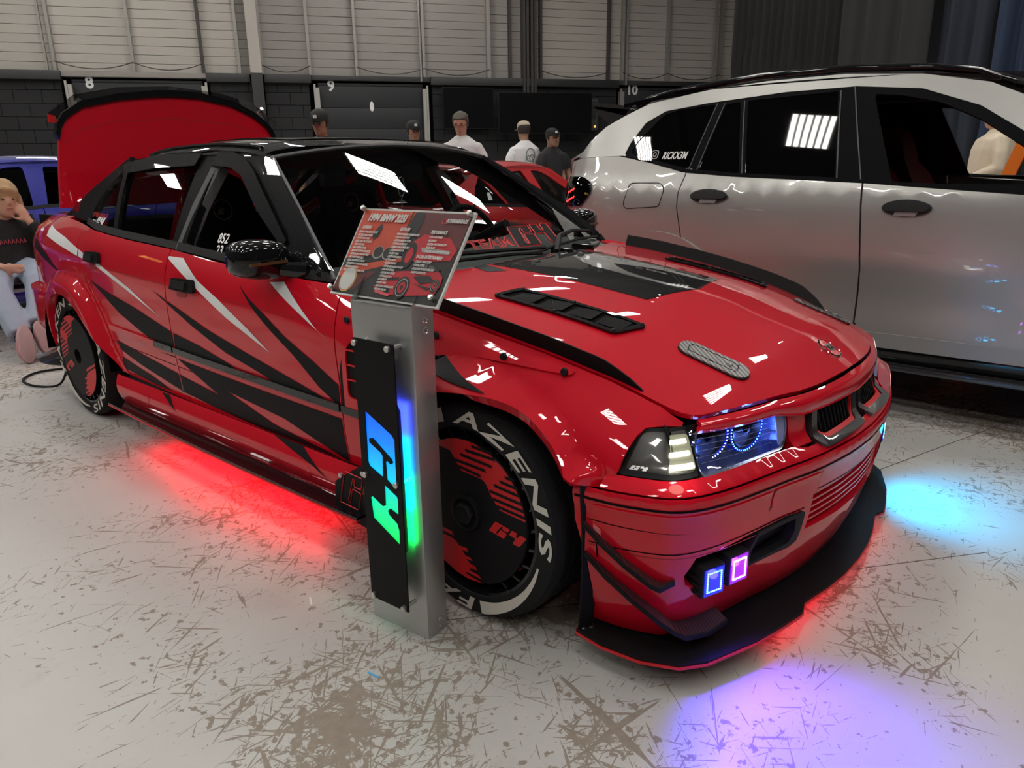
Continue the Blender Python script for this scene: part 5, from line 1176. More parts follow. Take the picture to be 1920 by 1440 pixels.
for (u,v) in ((.0518,.797),(.1604,.795),(.0542,.4543),(.1618,.4519),(.053,.1075),(.1611,.1041)):
    s_=D.objects.new('standoff',None); link(s_,ST); MB().cyl((u,0,v),(u,-.037,v),.0055,n=12).build('spacer',M['steel'],s_); MB().lathe([(-.0,.0082),(-.007,.0078),(-.0085,.006),(-.0085,0)],(u,-.041,v),'y',16).build('cap',M['steel'],s_)
# bracket and tilted board
BD=D.objects.new('info_board',None); link(BD,ST)
inv=(Matrix.Translation((1.147,-1.012,0))@Matrix.Rotation(atan2(.089,.996),4,'Z')).inverted()
c_bl,c_br,c_tl,c_tr=[inv@Vector(p) for p in ((1.040,-.995,.8955),(1.420,-.984,.8955),(1.036,-.858,1.099),(1.428,-.864,1.099))]
c_tr=c_bl+(c_br-c_bl)*1.015+(c_tl-c_bl)
nrm=(c_br-c_bl).cross(c_tl-c_bl).normalized()
nrm=nrm if nrm.y<0 else -nrm
def B(u,v,h=0): return (c_bl*(1-u)*(1-v)+c_br*u*(1-v)+c_tl*(1-u)*v+c_tr*u*v)+nrm*h
def bslab(nm,u0,u1,v0,v1,h0,h1,m):
    vs=[B(u0,v0,h0),B(u1,v0,h0),B(u1,v1,h0),B(u0,v1,h0),B(u0,v0,h1),B(u1,v0,h1),B(u1,v1,h1),B(u0,v1,h1)]; b=MB(); b.add(vs,[(0,3,2,1),(4,5,6,7),(0,1,5,4),(1,2,6,5),(2,3,7,6),(3,0,4,7)]); return b.build(nm,m,BD,sm=None)
M['clear_edge']=mat('clear_acrylic_edge',(.62,.64,.62),.2,0,.5)
bslab('acrylic_sheet',0,1,0,1,-.010,-.004,M['clear_edge']); bslab('print',.018,.985,.02,.975,-.0038,-.0021,mat('print_charcoal',(.016,.014,.016),.5,0,.1))
def bp(nm,P,col,h):
    P=[(.018+p[0]*.967,.02+p[1]*.955) for p in P]
    tri=geometry.tessellate_polygon([[Vector((p[0],p[1],0)) for p in P]]); h=-.0018+(h+.0018)*2.2; o=mesh(nm,[B(p[0],p[1],h) for p in P],[tuple(t) for t in tri],col,BD); return o
ink={k:mat('ink_'+k,c,.5,0,.1) for k,c in dict(orange=(.62,.07,.03),red=(.55,.012,.03),dark=(.012,.012,.014),maroon=(.12,.015,.02),grey=(.10,.10,.105),rose=(.75,.09,.12),silver=(.4,.38,.38),yellow=(.8,.62,.15),paper=(.72,.70,.68)).items()}
h=-.0018
bp('print_panel',[(0,1),(.50,1),(.50,.55),(.36,.50),(0,.40)],ink['orange'],h)
bp('print_panel',[(.56,1),(1,1),(1,.62),(.80,.58),(.60,.70)],ink['maroon'],h)
bp('print_panel',[(0,.40),(.36,.50),(.55,.56),(.55,.50),(.30,.40),(0,.30)],ink['dark'],h+.0001)
bp('print_panel',[(0,.29),(.45,.44),(.55,.47),(.55,.43),(.35,.33),(0,.18)],ink['orange'],h+.0001)
bp('print_panel',[(0,.15),(.30,.28),(.36,.28),(.20,.05),(0,.02)],ink['maroon'],h+.0001)
bp('print_panel',[(.47,1),(.485,1),(.485,.80),(.47,.80)],ink['dark'],h+.0002); bp('print_panel',[(.505,1),(.52,1),(.52,.86),(.505,.86)],ink['orange'],h+.0002)
bp('print_panel',[(.545+.055*cos(a),min(.995,.88+.15*sin(a))) for a in [2*PI*i/24 for i in range(24)]],ink['dark'],h+.0003)
bp('print_panel',[(.56,.62),(.66,.75),(.90,.72),(.99,.60),(.97,.48),(.80,.45),(.62,.44)],ink['red'],h+.0003)
bp('print_panel',[(.68,.60),(.93,.585),(.94,.54),(.70,.55)],ink['silver'],h+.0004)
bp('print_panel',[(.60+.055*cos(a),.50+.15*sin(a)) for a in [2*PI*i/24 for i in range(24)]],ink['dark'],h+.0005); bp('print_panel',[(.60+.03*cos(a),.50+.09*sin(a)) for a in [2*PI*i/20 for i in range(20)]],ink['red'],h+.0006)
bp('print_panel',[(.17,.70),(.20,.80),(.225,.84),(.245,.80),(.235,.68),(.20,.64)],ink['dark'],h+.0004)
for cx in (.30,.395): 
    bp('print_panel',[(cx+.05*cos(a),.50+.075*sin(a)) for a in [2*PI*i/20 for i in range(20)]],ink['silver'],h+.0004); bp('print_panel',[(cx+.044*cos(a),.505+.066*sin(a)) for a in [2*PI*i/20 for i in range(20)]],ink['dark'],h+.0005)
# the little saloon printed at the bottom
bp('print_panel',[(.42,.10),(.44,.22),(.52,.30),(.66,.33),(.74,.36),(.90,.37),(.965,.30),(.975,.20),(.95,.10),(.72,.06),(.55,.04)],ink['red'],h+.0007)
bp('print_panel',[(.62,.33),(.70,.43),(.84,.45),(.93,.37),(.88,.345),(.70,.325)],ink['dark'],h+.0009); bp('print_panel',[(.70,.34),(.74,.405),(.80,.415),(.81,.35)],ink['grey'],h+.001); bp('print_panel',[(.825,.352),(.82,.412),(.86,.40),(.89,.36)],ink['grey'],h+.001)
bp('print_panel',[(.46,.22),(.60,.25),(.60,.215),(.47,.19)],ink['dark'],h+.0009); bp('print_panel',[(.43,.13),(.55,.12),(.56,.06),(.45,.07)],ink['dark'],h+.0009); bp('print_panel',[(.40,.12),(.43,.05),(.56,.025),(.58,.05),(.46,.08)],ink['rose'],h+.001)
for (cx,cz,r) in ((.655,.14,.062),(.93,.20,.036)):
    for q,k in ((1,'dark'),(.80,'silver'),(.72,'dark'),(.5,'red'),(.22,'dark')): bp('print_panel',[(cx+r*q*cos(a),cz+r*2.0*q*sin(a)) for a in [2*PI*i/24 for i in range(24)]],ink[k],h+.0011+.0002*(1-q))
for P in ([(.72,.27),(.86,.30),(.92,.24),(.80,.20)],[(.74,.20),(.90,.17),(.88,.14)],[(.70,.33),(.72,.30),(.80,.27)]): bp('print_panel',P,ink['dark'],h+.0012)
# round code badge left blank
for r,k in ((.078,'yellow'),(.072,'rose'),(.068,'paper')): bp('print_roundel',[(.112+r*cos(a),.165+r*1.95*sin(a)) for a in [2*PI*i/32 for i in range(32)]],ink[k],h+.0004+.0003*(.078-r)*100)
def bt(s,u,v,size,shear=.25,bold=.0,m=None,width=None):
    L0=.40; H0=.235; kx=1.0 if width else .66
    return text('printed_text',s,lambda x,y:B(.018+(u+x*kx/L0)*.967,.02+(v+y/H0)*.955,h+.0042),m or ink['paper'],BD,size=size,shear=shear,bold=bold,width=width)
bt('1994 BMW 325I',.075,.865,.028,.3,.0016,width=.152)
bt('@THEG4GARAGE',.815,.885,.014,.25,.0007,width=.072)
b=MB(); ring=[B(.018+(.785+.016*cos(a))*.967,.02+(.905+.032*sin(a))*.955,.0006+h) for a in [2*PI*i/16+PI/4 for i in range(17)]]; b.tube(ring,.0010,4,cap=False); b.build('social_icon',ink['rose'],BD)
C1=['DJI MESH HEADLINER & PILLARS','FIVE ZERO HERO PANELS','CUSTOM ROLL CAGE','SPORT REAR BIN CONSOLE','NRG QUICK HUB','NRG STEERING WHEEL','BRIDE MOTORSPORTS BUCKETS','CUSTOM LIMO DIAMOND MESH','LED CARPET DOOR SILLS','BRIDE HARNESS PULL STRAPS','NRG BRIDE MOTORSPORTS HARNESS','PIONEER DOUBLE PULL','MOBILE WIN AUDIO CONNECTION']
C2=['FIBRE MOTORSPORTS FENDER FLARES','CUSTOM HOOD VENTS','CUSTOM WINDOW VISORS','CUSTOM ONE PIECE LIP','CARBON FIBRE BUMPER VENT','CUSTOM HEADLIGHTS','HD ROOF VISOR','CUSTOM REAR DECALS','M TECH DECALS','CUSTOM EXHAUST','CUSTOM SIDE HANDLES W LEDS','REAR ROOF SPOILER','CUSTOM REAR SPOILER','CUSTOM SIDE LIGHTS','LED UPGRADE','SMOKED WING','NEON DOOR HANDLE LIGHTS','M SHAPED MIRRORS']
C3=['COLD AIR INTAKE','BIG BRAKES','CUSTOM VIVID ENGINE CAP','SPARK PLUGS','COILOVER CAGE AND FRONT & REAR']; C4_=['CARBON TRUNK SETUP','POWER SYSTEM','ROCKFORD FOSGATE SPEAKERS','2 SUBWOOFER BOXES']
bt('INTERIOR',.055,.765,.012,.25,.0006)
for i,s_ in enumerate(C1): bt('- '+s_,.035-.0*i,.715-.0385*i,.0078,.30,.00035)
bt('EXTERIOR',.43,.765,.012,.25,.0006)
for i,s_ in enumerate(C2): bt('- '+s_,.41,.715-.0375*i,.0074,.30,.00035)
bt('PERFORMANCE',.72,.755,.012,.25,.0006)
for i,s_ in enumerate(C3): bt('- '+s_,.72,.705-.04*i,.0078,.30,.00035)
bt('IN CAR ENTERTAINMENT',.68,.475,.012,.25,.0006)
for i,s_ in enumerate(C4_): bt('- '+s_,.68,.425-.04*i,.0078,.30,.00035)
mesh('cover_sheet',[B(u,v,.0040) for u,v in ((0,0),(1,0),(1,1),(0,1))],[(0,1,2,3)],glass('clear_cover',(.93,.94,.93)),BD)
for (u,v) in ((.012,.975),(.012,.055),(.945,.085),(.975,.965)):
    p=B(u,v,0); b=MB(); b.cyl(p-nrm*.012,p+nrm*.010,.0062,n=14); b.cyl(p+nrm*.010,p+nrm*.013,.0075,.005,n=14); b.build('board_bolt',M['steel'],BD,sm=.5)
b=MB(); a0=B(.27,-.01,-.012); a1=B(.80,-.01,-.012); b.add([a0,a1,B(.80,.5,-.012),B(.27,.5,-.012),B(.27,.5,-.015),B(.80,.5,-.015),Vector((w,dp*.5,hh)),Vector((0,dp*.5,hh)),Vector((0,-.002,hh)),Vector((w,-.002,hh))],[(0,1,2,3),(3,2,5,4),(0,3,4,7,8),(1,9,6,5,2),(8,9,1,0)]); b.build('board_bracket',M['alu'],ST,sm=None)
# small litter on the floor
t=tag(MB().box(-.018,.018,-.003,.003,0,.0012).build('tape_scrap',mat('blue_tape',(.08,.42,.72),.6),sm=None,loc=(1.344,-1.178,.0004),rot=(0,0,.1)),'small strip of blue tape on the floor in front of the metal plinth','tape')
t=tag(MB().box(-.022,.022,-.0022,.0022,0,.002).build('plastic_offcut',M['white'],sm=None,loc=(.953,-1.086,.0004),rot=(0,0,-.5)),'short white plastic stick on the floor left of the metal plinth','litter')
# ================================================================== silver sport utility car to the right
SX,SY=1.93,2.56
M['silver']=mat('silver_metallic_paint',(.50,.50,.475),.36,.65,1.0,.02,.4)
M['silver_low']=mat('silver_satin_sill',(.40,.40,.39),.4,.6,.4)
M['red_leather']=mat('red_leather',(.20,.015,.02),.5)
XP=pch([.2,.27,.33,.42,.55,.75,.95,1.05,1.12,1.2],[.86,.905,.925,.925,.92,.943,.938,.925,.893,.87])
XT=pch([-.42,-.36,-.28,-.18,-.05,.15,.6,3.3,3.9,4.15,4.3],[.55,.36,.20,.10,.045,.012,0,0,.05,.14,.3])
XRT=pch([-.4,-.33,-.2,-.1,.15,.6,2.2,3.0],[.50,.30,.15,.08,.03,0,0,.02])
XB=pch([-.36,.18,.38,.64,.98,1.43,1.88,2.19,3.0,4.2],[1.22,1.236,1.200,1.143,1.119,1.102,1.073,1.053,1.02,.93])
def xs(s): return lambda X,z:(X-SX,s*(XP(z)-XT(X)-.10*max(0,(z-.95))*max(0,X-2.6)),z)
def xg(s):
    def f(X,z): t=(z-1.10)/.48; return (X-SX,s*(.892-.205*t-.03*t*t-XRT(X)),z)
    return f
SUV=thing('car','silver sport utility car with black windows and roof rails, right behind the red car','car',(SX,SY,0))
arch=lambda cx,r,a0,a1,n=16:[(cx+r*cos(radians(a0+(a1-a0)*i/n)),.37+r*sin(radians(a0+(a1-a0)*i/n))) for i in range(n+1)]
P_rq=[(-.36,XB(-.36)-.03)]+[(x,XB(x)-.004) for x in (-.1,.18,.38,.60)]+[(.628,1.14),(.607,1.04),(.607,.96),(.644,.80),(.70,.745)]+[p for p in arch(.50,.415,62,180)]+[(-.02,.33),(-.36,.36)]
P_rd=[(.634,1.139)]+[(x,XB(x)-.004) for x in (.9,1.2,1.545)]+[(1.555,1.0),(1.585,.70),(1.583,.405)]+[(1.0,.405)]+[p for p in arch(.50,.415,10,62)]+[(.650,.80),(.613,.96),(.613,1.04)]
P_fd=[(1.553,XB(1.553)-.004)]+[(x,XB(x)-.004) for x in (1.9,2.2,2.58)]+[(2.62,.95),(2.64,.6),(2.64,.405),(1.591,.405),(1.593,.70),(1.563,1.0)]
P_ff=[(2.59,XB(2.59)-.004)]+[(x,XB(x)-.02) for x in (3.0,3.5,3.9,4.15)]+[(4.2,.80),(4.2,.36),(3.80,.36)]+[p for p in arch(3.36,.415,0,180)]+[(2.93,.37),(2.648,.405),(2.648,.6),(2.628,.95)]
DLO=[(.185,1.245),(.206,1.307),(.275,1.415),(.392,1.474),(.65,1.503),(1.066,1.533),(1.405,1.537),(1.7,1.507),(1.952,1.418),(2.132,1.306),(2.40,1.12),(2.45,XB(2.45)+.004)]+[(x,XB(x)+.004) for x in (2.2,1.9,1.5,1.1,.8,.64,.4)]
FRM=[(-.33,XB(-.33)+.0),(-.20,1.27),(-.02,1.405),(.14,1.475),(.267,1.522),(.624,1.572),(.944,1.595),(1.337,1.60),(1.688,1.572),(1.967,1.515),(2.10,1.455),(2.45,1.25),(2.72,XB(2.72)+.0)]+[(x,XB(x)-.001) for x in (2.2,1.9,1.5,1.1,.8,.64,.4,.18,-.1)]
w1=rnd([(.225,1.250),(.250,1.31),(.385,1.452),(.478,1.478),(.690,1.493),(.637,1.163),(.50,1.185)],.02)
w2=rnd([(.752,1.490),(.832,1.499),(.925,1.137),(.692,1.158)],.012); w3=rnd([(.872,1.502),(1.325,1.520),(1.415,1.116),(.962,1.130)],.012)
w4=rnd([(1.497,1.496),(1.625,1.482),(1.795,1.440),(1.963,1.362),(2.143,1.245),(2.33,1.09),(1.672,1.094)],.02)
FRM2=FRM
for s in (-1,1):
    o=OUT(s); st=.06
    patch('inner_shell',[(-.25,.40),(.05,.40),(.1,.75),(.5,.80),(.9,.75),(1.0,.42),(2.9,.42),(3.0,.78),(3.75,.78),(3.85,.5),(3.95,.9),(2.6,.98),(1.5,1.05),(.2,1.14),(-.25,1.15)],xs(s),M['void'],SUV,.12,.004,-.03,o)
    q=patch('rear_wing',P_rq,xs(s),M['silver'],SUV,st,.015,0,o); rd=patch('rear_door',P_rd,xs(s),M['silver'],SUV,st,.02,0,o); fd=patch('front_door',P_fd,xs(s),M['silver'],SUV,st,.02,0,o); ff=patch('front_wing',P_ff,xs(s),M['silver'],SUV,st,.015,0,o)
    patch('roof_side_frame',FRM,xg(s),M['silver'],SUV,.05,.012,0,o,holes=(DLO,))
    patch('window_surround',DLO,xg(s),M['black'],SUV,.05,.012,-.002,o,holes=(w1,w2,w3,w4))
    for nm,wq in (('quarter_window',w1),('vent_window',w2),('rear_window',w3)): patch(nm,wq,xg(s),M['glass_black'],SUV,.1,.003,-.006,o)
    for a,b in (((.700,1.50),(.632,1.155)),((.742,1.495),(.682,1.155)),((.850,1.502),(.942,1.130)),((1.395,1.537),(1.535,1.094)),((1.335,1.522),(1.422,1.105))):
        patch('pillar_line',[a,(a[0]+.006,a[1]),(b[0]+.006,b[1]),b],xg(s),M['gunmetal'],SUV,.06,.002,.002,o)
    patch('belt_trim',[(x,XB(x)-.006) for x in (.20,.4,.64,.9,1.3,1.8,2.3,2.5)]+[(x,XB(x)+.012) for x in (2.5,2.3,1.8,1.3,.9,.64,.4,.20)],xg(s),M['black'],SUV,.06,.008,.008,o)
    # arch trims
    for cx,par in ((.50,q),(3.36,ff)):
        ring=arch(cx,.408,-4,184,28)+list(reversed(arch(cx,.455,-4,184,28))); patch('arch_trim',ring,xs(s),M['silver'],par,.04,.025,.012,o)
        b=MB(); b.loft([[(cx-SX+.40*cos(a),s*.90,.37+.40*sin(a)),(cx-SX+.40*cos(a),s*.55,.37+.40*sin(a))] for a in [PI*i/20 for i in range(21)]],cap=False); b.build('wheel_well',M['void'],SUV)
        simple_wheel(SUV,cx-SX,s*.915,.365,s,.365)
    # sills
    patch('sill',[(.93,.405),(2.93,.405),(2.93,.335),(.93,.335)],xs(s),M['silver_low'],SUV,.08,.02,.006,o); patch('sill_skirt',[(.91,.33),(2.95,.33),(2.95,.255),(.91,.255)],xs(s),M['black'],SUV,.08,.02,.0,o)
    b=MB(); b.box(.93-SX,2.93-SX,s*.93-.02,s*.93+.02,.235,.262,bv=.006); b.build('sill_blade',M['carbon'],SUV)
    # handles, flap, creases
    for (x0,x1,z,par) in ((.682,.905,1.020,rd),(1.648,1.864,.985,fd)):
        h=D.objects.new('door_handle',None); link(h,par); xc=(x0+x1)/2; e_=[(xc+(x1-x0)/2*cos(a),z+.040*sin(a)) for a in [2*PI*i/28 for i in range(28)]]
        patch('handle_surround',e_,xs(s),M['silver_low'],h,.03,.004,.003,o); patch('handle_shell',[(xc+(p[0]-xc)*.96,z+(p[1]-z)*.92) for p in e_],xs(s),M['carbon'],h,.03,.004,.006,o)
        patch('handle_bar',rnd([(x0+.01,z+.002),(xc-.05,z+.030),(xc+.05,z+.030),(x1-.01,z+.004),(x1-.03,z-.014),(x0+.03,z-.014)],.012),xs(s),M['carbon'],h,.02,.012,.020,o)
        patch('handle_recess',rnd([(xc-.045,z-.016),(xc+.050,z-.016),(xc+.04,z-.034),(xc-.05,z-.034)],.005),xs(s),M['silver'],h,.02,.001,.0085,o)
    fp_=rnd([(.293,1.085),(.493,1.087),(.522,1.056),(.499,.960),(.281,.943),(.262,.968)],.02)
    b=MB(); b.tube([Vector(xs(s)(*p))+Vector((0,s*.0008,0)) for p in fp_+[fp_[0]]],.0022,4,cap=False); b.build('fuel_flap_gap',M['void'],q)
    b=MB(); b.tube([(X-SX,s*(.635-.1*max(0,X-1.9)**2),z) for X,z in ((.16,1.515),(.25,1.552),(.45,1.585),(.9,1.622),(1.35,1.625),(1.7,1.602),(1.9,1.570),(2.05,1.515))],.017,8); b.build('roof_rail',M['black'],SUV,sm=.9)
    # tail lamp
    tp=rnd([(-.28,1.115),(-.068,1.114),(.012,1.082),(.020,1.028),(-.051,.950),(-.27,.93)],.02)
    t_=patch('tail_lamp',tp,xs(s),M['glass_black'],SUV,.03,.02,.012,o)
    for k in range(9):
        X=-.20+.019*(k%5)+.012*(k//5); z=.97+.012*k*.6+.018*(k//5); p=Vector(xs(s)(X,z))+Vector((0,s*.0135,0)); MB().lathe([(0,.0075),(s*.003,.0)],p,'y',6).build('lamp_cell',M['red_led'],t_,sm=None)
def xroof(X,y): return (X-SX,y,1.585+.05*(1-(y/.66)**2)-.03*((X-1.1)/.9)**2-(.12*max(0,X-1.75)**1.5 if X>1.75 else 0)-(.10*max(0,.35-X)**1.3 if X<.35 else 0))
patch('roof',[(.08,-.66),(2.0,-.66),(2.05,0),(2.0,.66),(.08,.66),(.02,0)],xroof,M['black'],SUV,.12,.02,0,(0,0,1))
def xwind(u,v): return (2.98-.95*v-.06*u*u-SX+.10*(1-u*u)*(1-v),u*(.80-.17*v),1.02+.54*v+.03*(1-u*u)*v)
patch('windscreen',[(-1,0),(1,0),(1,1),(-1,1)],xwind,M['glass_dark'],SUV,.2,0,0,(1,0,1))
def xhood(X,y): return (X-SX,y,1.015-.09*((X-2.95)/1.2)**2-.05*(y/.85)**2-.12*max(0,(X-3.95))/.25)
patch('bonnet',[(2.92,-.84),(4.16,-.76),(4.2,0),(4.16,.76),(2.92,.84),(3.02,0)],xhood,M['silver'],SUV,.12,.02,0,(0,0,1))
def xnose(y,z): return (4.23-.10*(y/.85)**2-.12*(y/.85)**8-SX,y,z)
patch('front_bumper',[(-.86,.25),(.86,.25),(.86,.86),(-.86,.86)],xnose,M['silver'],SUV,.12,.02,0,(1,0,0))
for s in (-1,1): patch('kidney_grille',rnd([(s*.03,.60),(s*.03,.84),(s*.36,.84),(s*.32,.60)],.03),xnose,M['black'],SUV,.08,.02,.012,(1,0,0)); patch('headlamp',rnd([(s*.42,.72),(s*.42,.82),(s*.82,.84),(s*.80,.74)],.02),xnose,M['smoke_lens'],SUV,.06,.02,.008,(1,0,0))
_xtl=pch([.6,1.0,1.22,1.27,1.405,1.475,1.52],[-.32,-.345,-.335,-.21,-.03,.12,.24])
def xtail(y,z): return (_xtl(z)-.06*(1-(y/.6)**2)-SX,y,z)
patch('tailgate',[(-.56,.60),(.56,.60),(.57,.95),(.60,1.15),(.66,1.36),(.62,1.50),(-.62,1.50),(-.66,1.36),(-.60,1.15),(-.57,.95)],xtail,M['silver'],SUV,.08,.02,0,(-1,0,0)); patch('tailgate_window',[(-.50,1.18),(.50,1.18),(.52,1.46),(-.52,1.46)],xtail,M['glass_black'],SUV,.08,.01,.006,(-1,0,0))
patch('rear_bumper',[(-.84,.30),(.84,.30),(.84,.90),(-.84,.90)],lambda y,z:(-.42+.26*(abs(y)/.84)**4-SX,y,z),M['silver'],SUV,.1,.02,0,(-1,0,0))
for s in (-1,1): b=MB(); b.box(-.30-SX,-.05-SX,s*.84-.05,s*.84+.05,.80,.90,bv=.03); b.build('bumper_corner',M['carbon'],SUV)
b=MB(); b.loft([[(X-SX,y,z) for X,z in ((.12,1.50),(-.17,1.545-.02*abs(y)),(-.18,1.535-.02*abs(y)),(.05,1.47))] for y in (-.60,-.3,0,.3,.60)]); b.build('roof_spoiler',M['carbon'],SUV,sm=.5)
for s in (-1,1): b=MB(); b.prism([(-.19,1.56),(.10,1.52),(.02,1.44),(-.02,1.40),(-.14,1.48)],Matrix(((1,0,0,-SX),(0,0,1,s*.60),(0,1,0,0),(0,0,0,1))),.006); b.build('spoiler_end_plate',M['carbon'],SUV,sm=None)
# cabin
CB=D.objects.new('cabin',None); link(CB,SUV)
b=MB(); b.box(.05-SX,3.0-SX,-.80,.80,.38,.42); b.box(2.55-SX,2.9-SX,-.80,.80,.42,1.02,bv=.04); b.box(.1-SX,.4-SX,-.8,.8,.42,1.15); b.build('floor_and_dash',M['fabric'],CB,sm=None)
patch('headliner',[(.1,-.62),(1.95,-.62),(1.95,.62),(.1,.62)],lambda X,y:(X-SX,y,xroof(X,y)[2]-.05),M['fabric'],CB,.2,.004,0,(0,0,-1))
for (x,y) in ((1.75,-.38),(1.75,.38),(.85,-.38),(.85,.38)): s_=seat(CB,x-SX,y,M['fabric'] if x<1 else M['red_leather']); s_.location.z=.62; s_.scale=(1,1.1,1.0)
for s in (-1,1): patch('door_card',[(1.62,.45),(1.62,1.07),(2.55,1.0),(2.6,.45)],xs(s),M['matte'],CB,.15,.01,-.07,OUT(s))
for s in (-1,1):
    mr=D.objects.new('door_mirror',None); link(mr,SUV); b=MB(); b.box(2.45-SX,2.60-SX,s*.95,s*1.13,1.08,1.22,bv=.035); b.build('mirror_shell',M['carbon'],mr); b=MB(); b.tube([(2.52-SX,s*.88,1.08),(2.52-SX,s*.98,1.12)],.03,6); b.build('mirror_arm',M['black'],mr)
gx=lambda x0,z0:(lambda x,y:(lambda p:(p[0],p[1]-.006,p[2]))(xg(-1)(x0+x,z0+y)))
text('window_sticker','RICKX3M',gx(.455,1.213),M['white'],SUV,size=.055,bold=.0012,shear=.25,width=.155)
b=MB()
for ring in ([(.40+.022*cos(a)*(1/max(abs(cos(a)),abs(sin(a))))**.7,1.238+.022*sin(a)*(1/max(abs(cos(a)),abs(sin(a))))**.7) for a in [2*PI*i/20 for i in range(21)]],[(.40+.010*cos(a),1.238+.010*sin(a)) for a in [2*PI*i/14 for i in range(15)]]): b.tube([gx(*p)(0,0) for p in ring],.0022,4,cap=False)
b.build('social_icon',M['white'],SUV)
# ================================================================== blue and red saloons behind
def parked(name_label,paint,loc,rz,sc=1.0,pillar=None):
    P=thing('car',name_label,'car',loc,rz); P.scale=(sc,sc,sc)
    doors_and_panels(P,paint,pillar or paint,full=False,st=.08)
    patch('bonnet',hoodpoly,hood,paint,P,.10,.015,0,(0,0,1)); patch('cowl',[(-1,0),(1,0),(1,1),(-1,1)],cowl,M['matte'],P,.2,.01,-.002,(0,0,1))
    patch('windscreen',[(-1,0),(1,0),(1,1),(-1,1)],wind,M['glass_dark'],P,.15,0,0,(1,0,.6)); patch('rear_screen',[(-1,0),(1,0),(1,1),(-1,1)],rear_glass,M['glass_dark'],P,.15,0,0,(-1,0,1))
    for s in (-1,1):
        patch('front_pillar',[(0,0),(1.03,0),(1.03,1),(0,1)],apillar(s),paint,P,.2,.006,.003,(0.5,s,.5))
        patch('sill',[(-.80,0),(.985,0),(.98,1),(-.735,1)],skirt(s),paint,P,.15,.02,.0,OUT(s))
        for cx,cz in ((1.38,.315),(-1.33,.30)):
            b=MB(); b.loft([[(cx+.36*cos(a),s*.82,cz+.36*sin(a)),(cx+.36*cos(a),s*.50,cz+.36*sin(a))] for a in [PI*i/14 for i in range(15)]],cap=False); b.build('wheel_well',M['void'],P)
            simple_wheel(P,cx,s*.80,.312,s,.312)
        patch('headlamp',rnd([(s*.385,.608),(s*.384,.53),(s*.705,.525),(s*.69,.608)],.008),front,M['reflector'],P,.06,.01,-.01,fo(s)); patch('corner_lamp',[(s*.93,.525),(s*.90,.61),(s*.70,.615),(s*.712,.525)],front,M['smoke_lens'],P,.06,.02,0,fo(s))
        b=MB(); b.box(.58,.70,min(s*.85,s*1.03),max(s*.85,s*1.03),.87,.98,bv=.03); m_=D.objects.new('door_mirror',None); link(m_,P); b.build('mirror_shell',paint,m_); MB().box(.574,.578,s*.95-.07,s*.95+.07,.885,.965).build('mirror_glass',M['screen'],m_,sm=None)
        for x0,z in ((-.15,.789),(-.96,.833)): patch('door_handle',rnd([(x0,z-.02),(x0+.02,z+.02),(x0+.16,z+.022),(x0+.16,z-.016)],.008),side_(s),paint,P,.06,.02,.02,OUT(s))
        patch('side_flare',FA+FO,fl_front(s),paint,P,.06,.03,-.03,OUT(s)); patch('side_flare',RA+RO,fl_rear(s),paint,P,.06,.03,-.015,OUT(s))
        patch('tail_lamp',[(s*.60,.70),(s*.60,.86),(s*.30,.86),(s*.30,.72)],tail,M['red_vinyl'],P,.12,.01,.01,(-1,0,0))
    patch('nose',[(a,0) for a in eb]+[(a,1) for a in reversed(eb)],brow,paint,P,.1,.012,0,(1,0,.4)); patch('front_bumper',[(-1.03,.515),(1.03,.515),(1.03,.13),(-1.03,.13)],front,paint,P,.08,.03,0,(1,0,0)); patch('grille',[(-.36,.60),(.36,.60),(.36,.515),(-.36,.515)],front,M['void'],P,.1,.01,-.03,(1,0,0))
    patch('tail_panel',[(-.62,.58),(.62,.58),(.64,.75),(.60,.93),(-.60,.93),(-.64,.75)],tail,paint,P,.12,.02,0,(-1,0,0)); patch('rear_bumper',[(-1,.60),(1,.60),(1,.24),(-1,.24)],rbump,paint,P,.08,.02,0,(-1,0,0))
    patch('boot_lid',[(-1.60,-.66),(-2.22,-.52),(-2.24,0),(-2.22,.52),(-1.60,.66),(-1.62,0)],lambda x,y:(x,y,.985-.02*(y/.6)**2-.05*(x+1.6)**2),paint,P,.12,.02,0,(0,0,1))
    b=MB(); b.box(-1.3,.80,-.70,.70,.22,.26); b.box(.45,.80,-.68,.68,.5,.84); b.box(-1.3,-1.15,-.62,.62,.3,.95); b.build('cabin_floor',M['fabric'],P,sm=None)
    for (x,y) in ((-.25,-.36),(-.25,.36)): seat(P,x,y,M['fabric'])
    return P
M['bluepaint']=mat('royal_blue_paint',(.008,.012,.26),.35,.2,1.0); M['redcar']=mat('plain_red_paint',(.52,.004,.008),.45,0,1.0)
BL=parked('royal blue saloon at the left edge, behind the raised red boot lid','x' and M['bluepaint'],(-4.92,-.15,0),-PI/2)
RC=parked('plain red car seen through and past the windscreen of the red show car',M['redcar'],(-2.08,3.12,0),radians(95),.93)
patch('window_sticker',[(-1.02,1.00),(-1.0,1.06),(-.965,1.06),(-.97,1.0)],green,M['white'],RC,.05,0,.001,(0,-1,0))
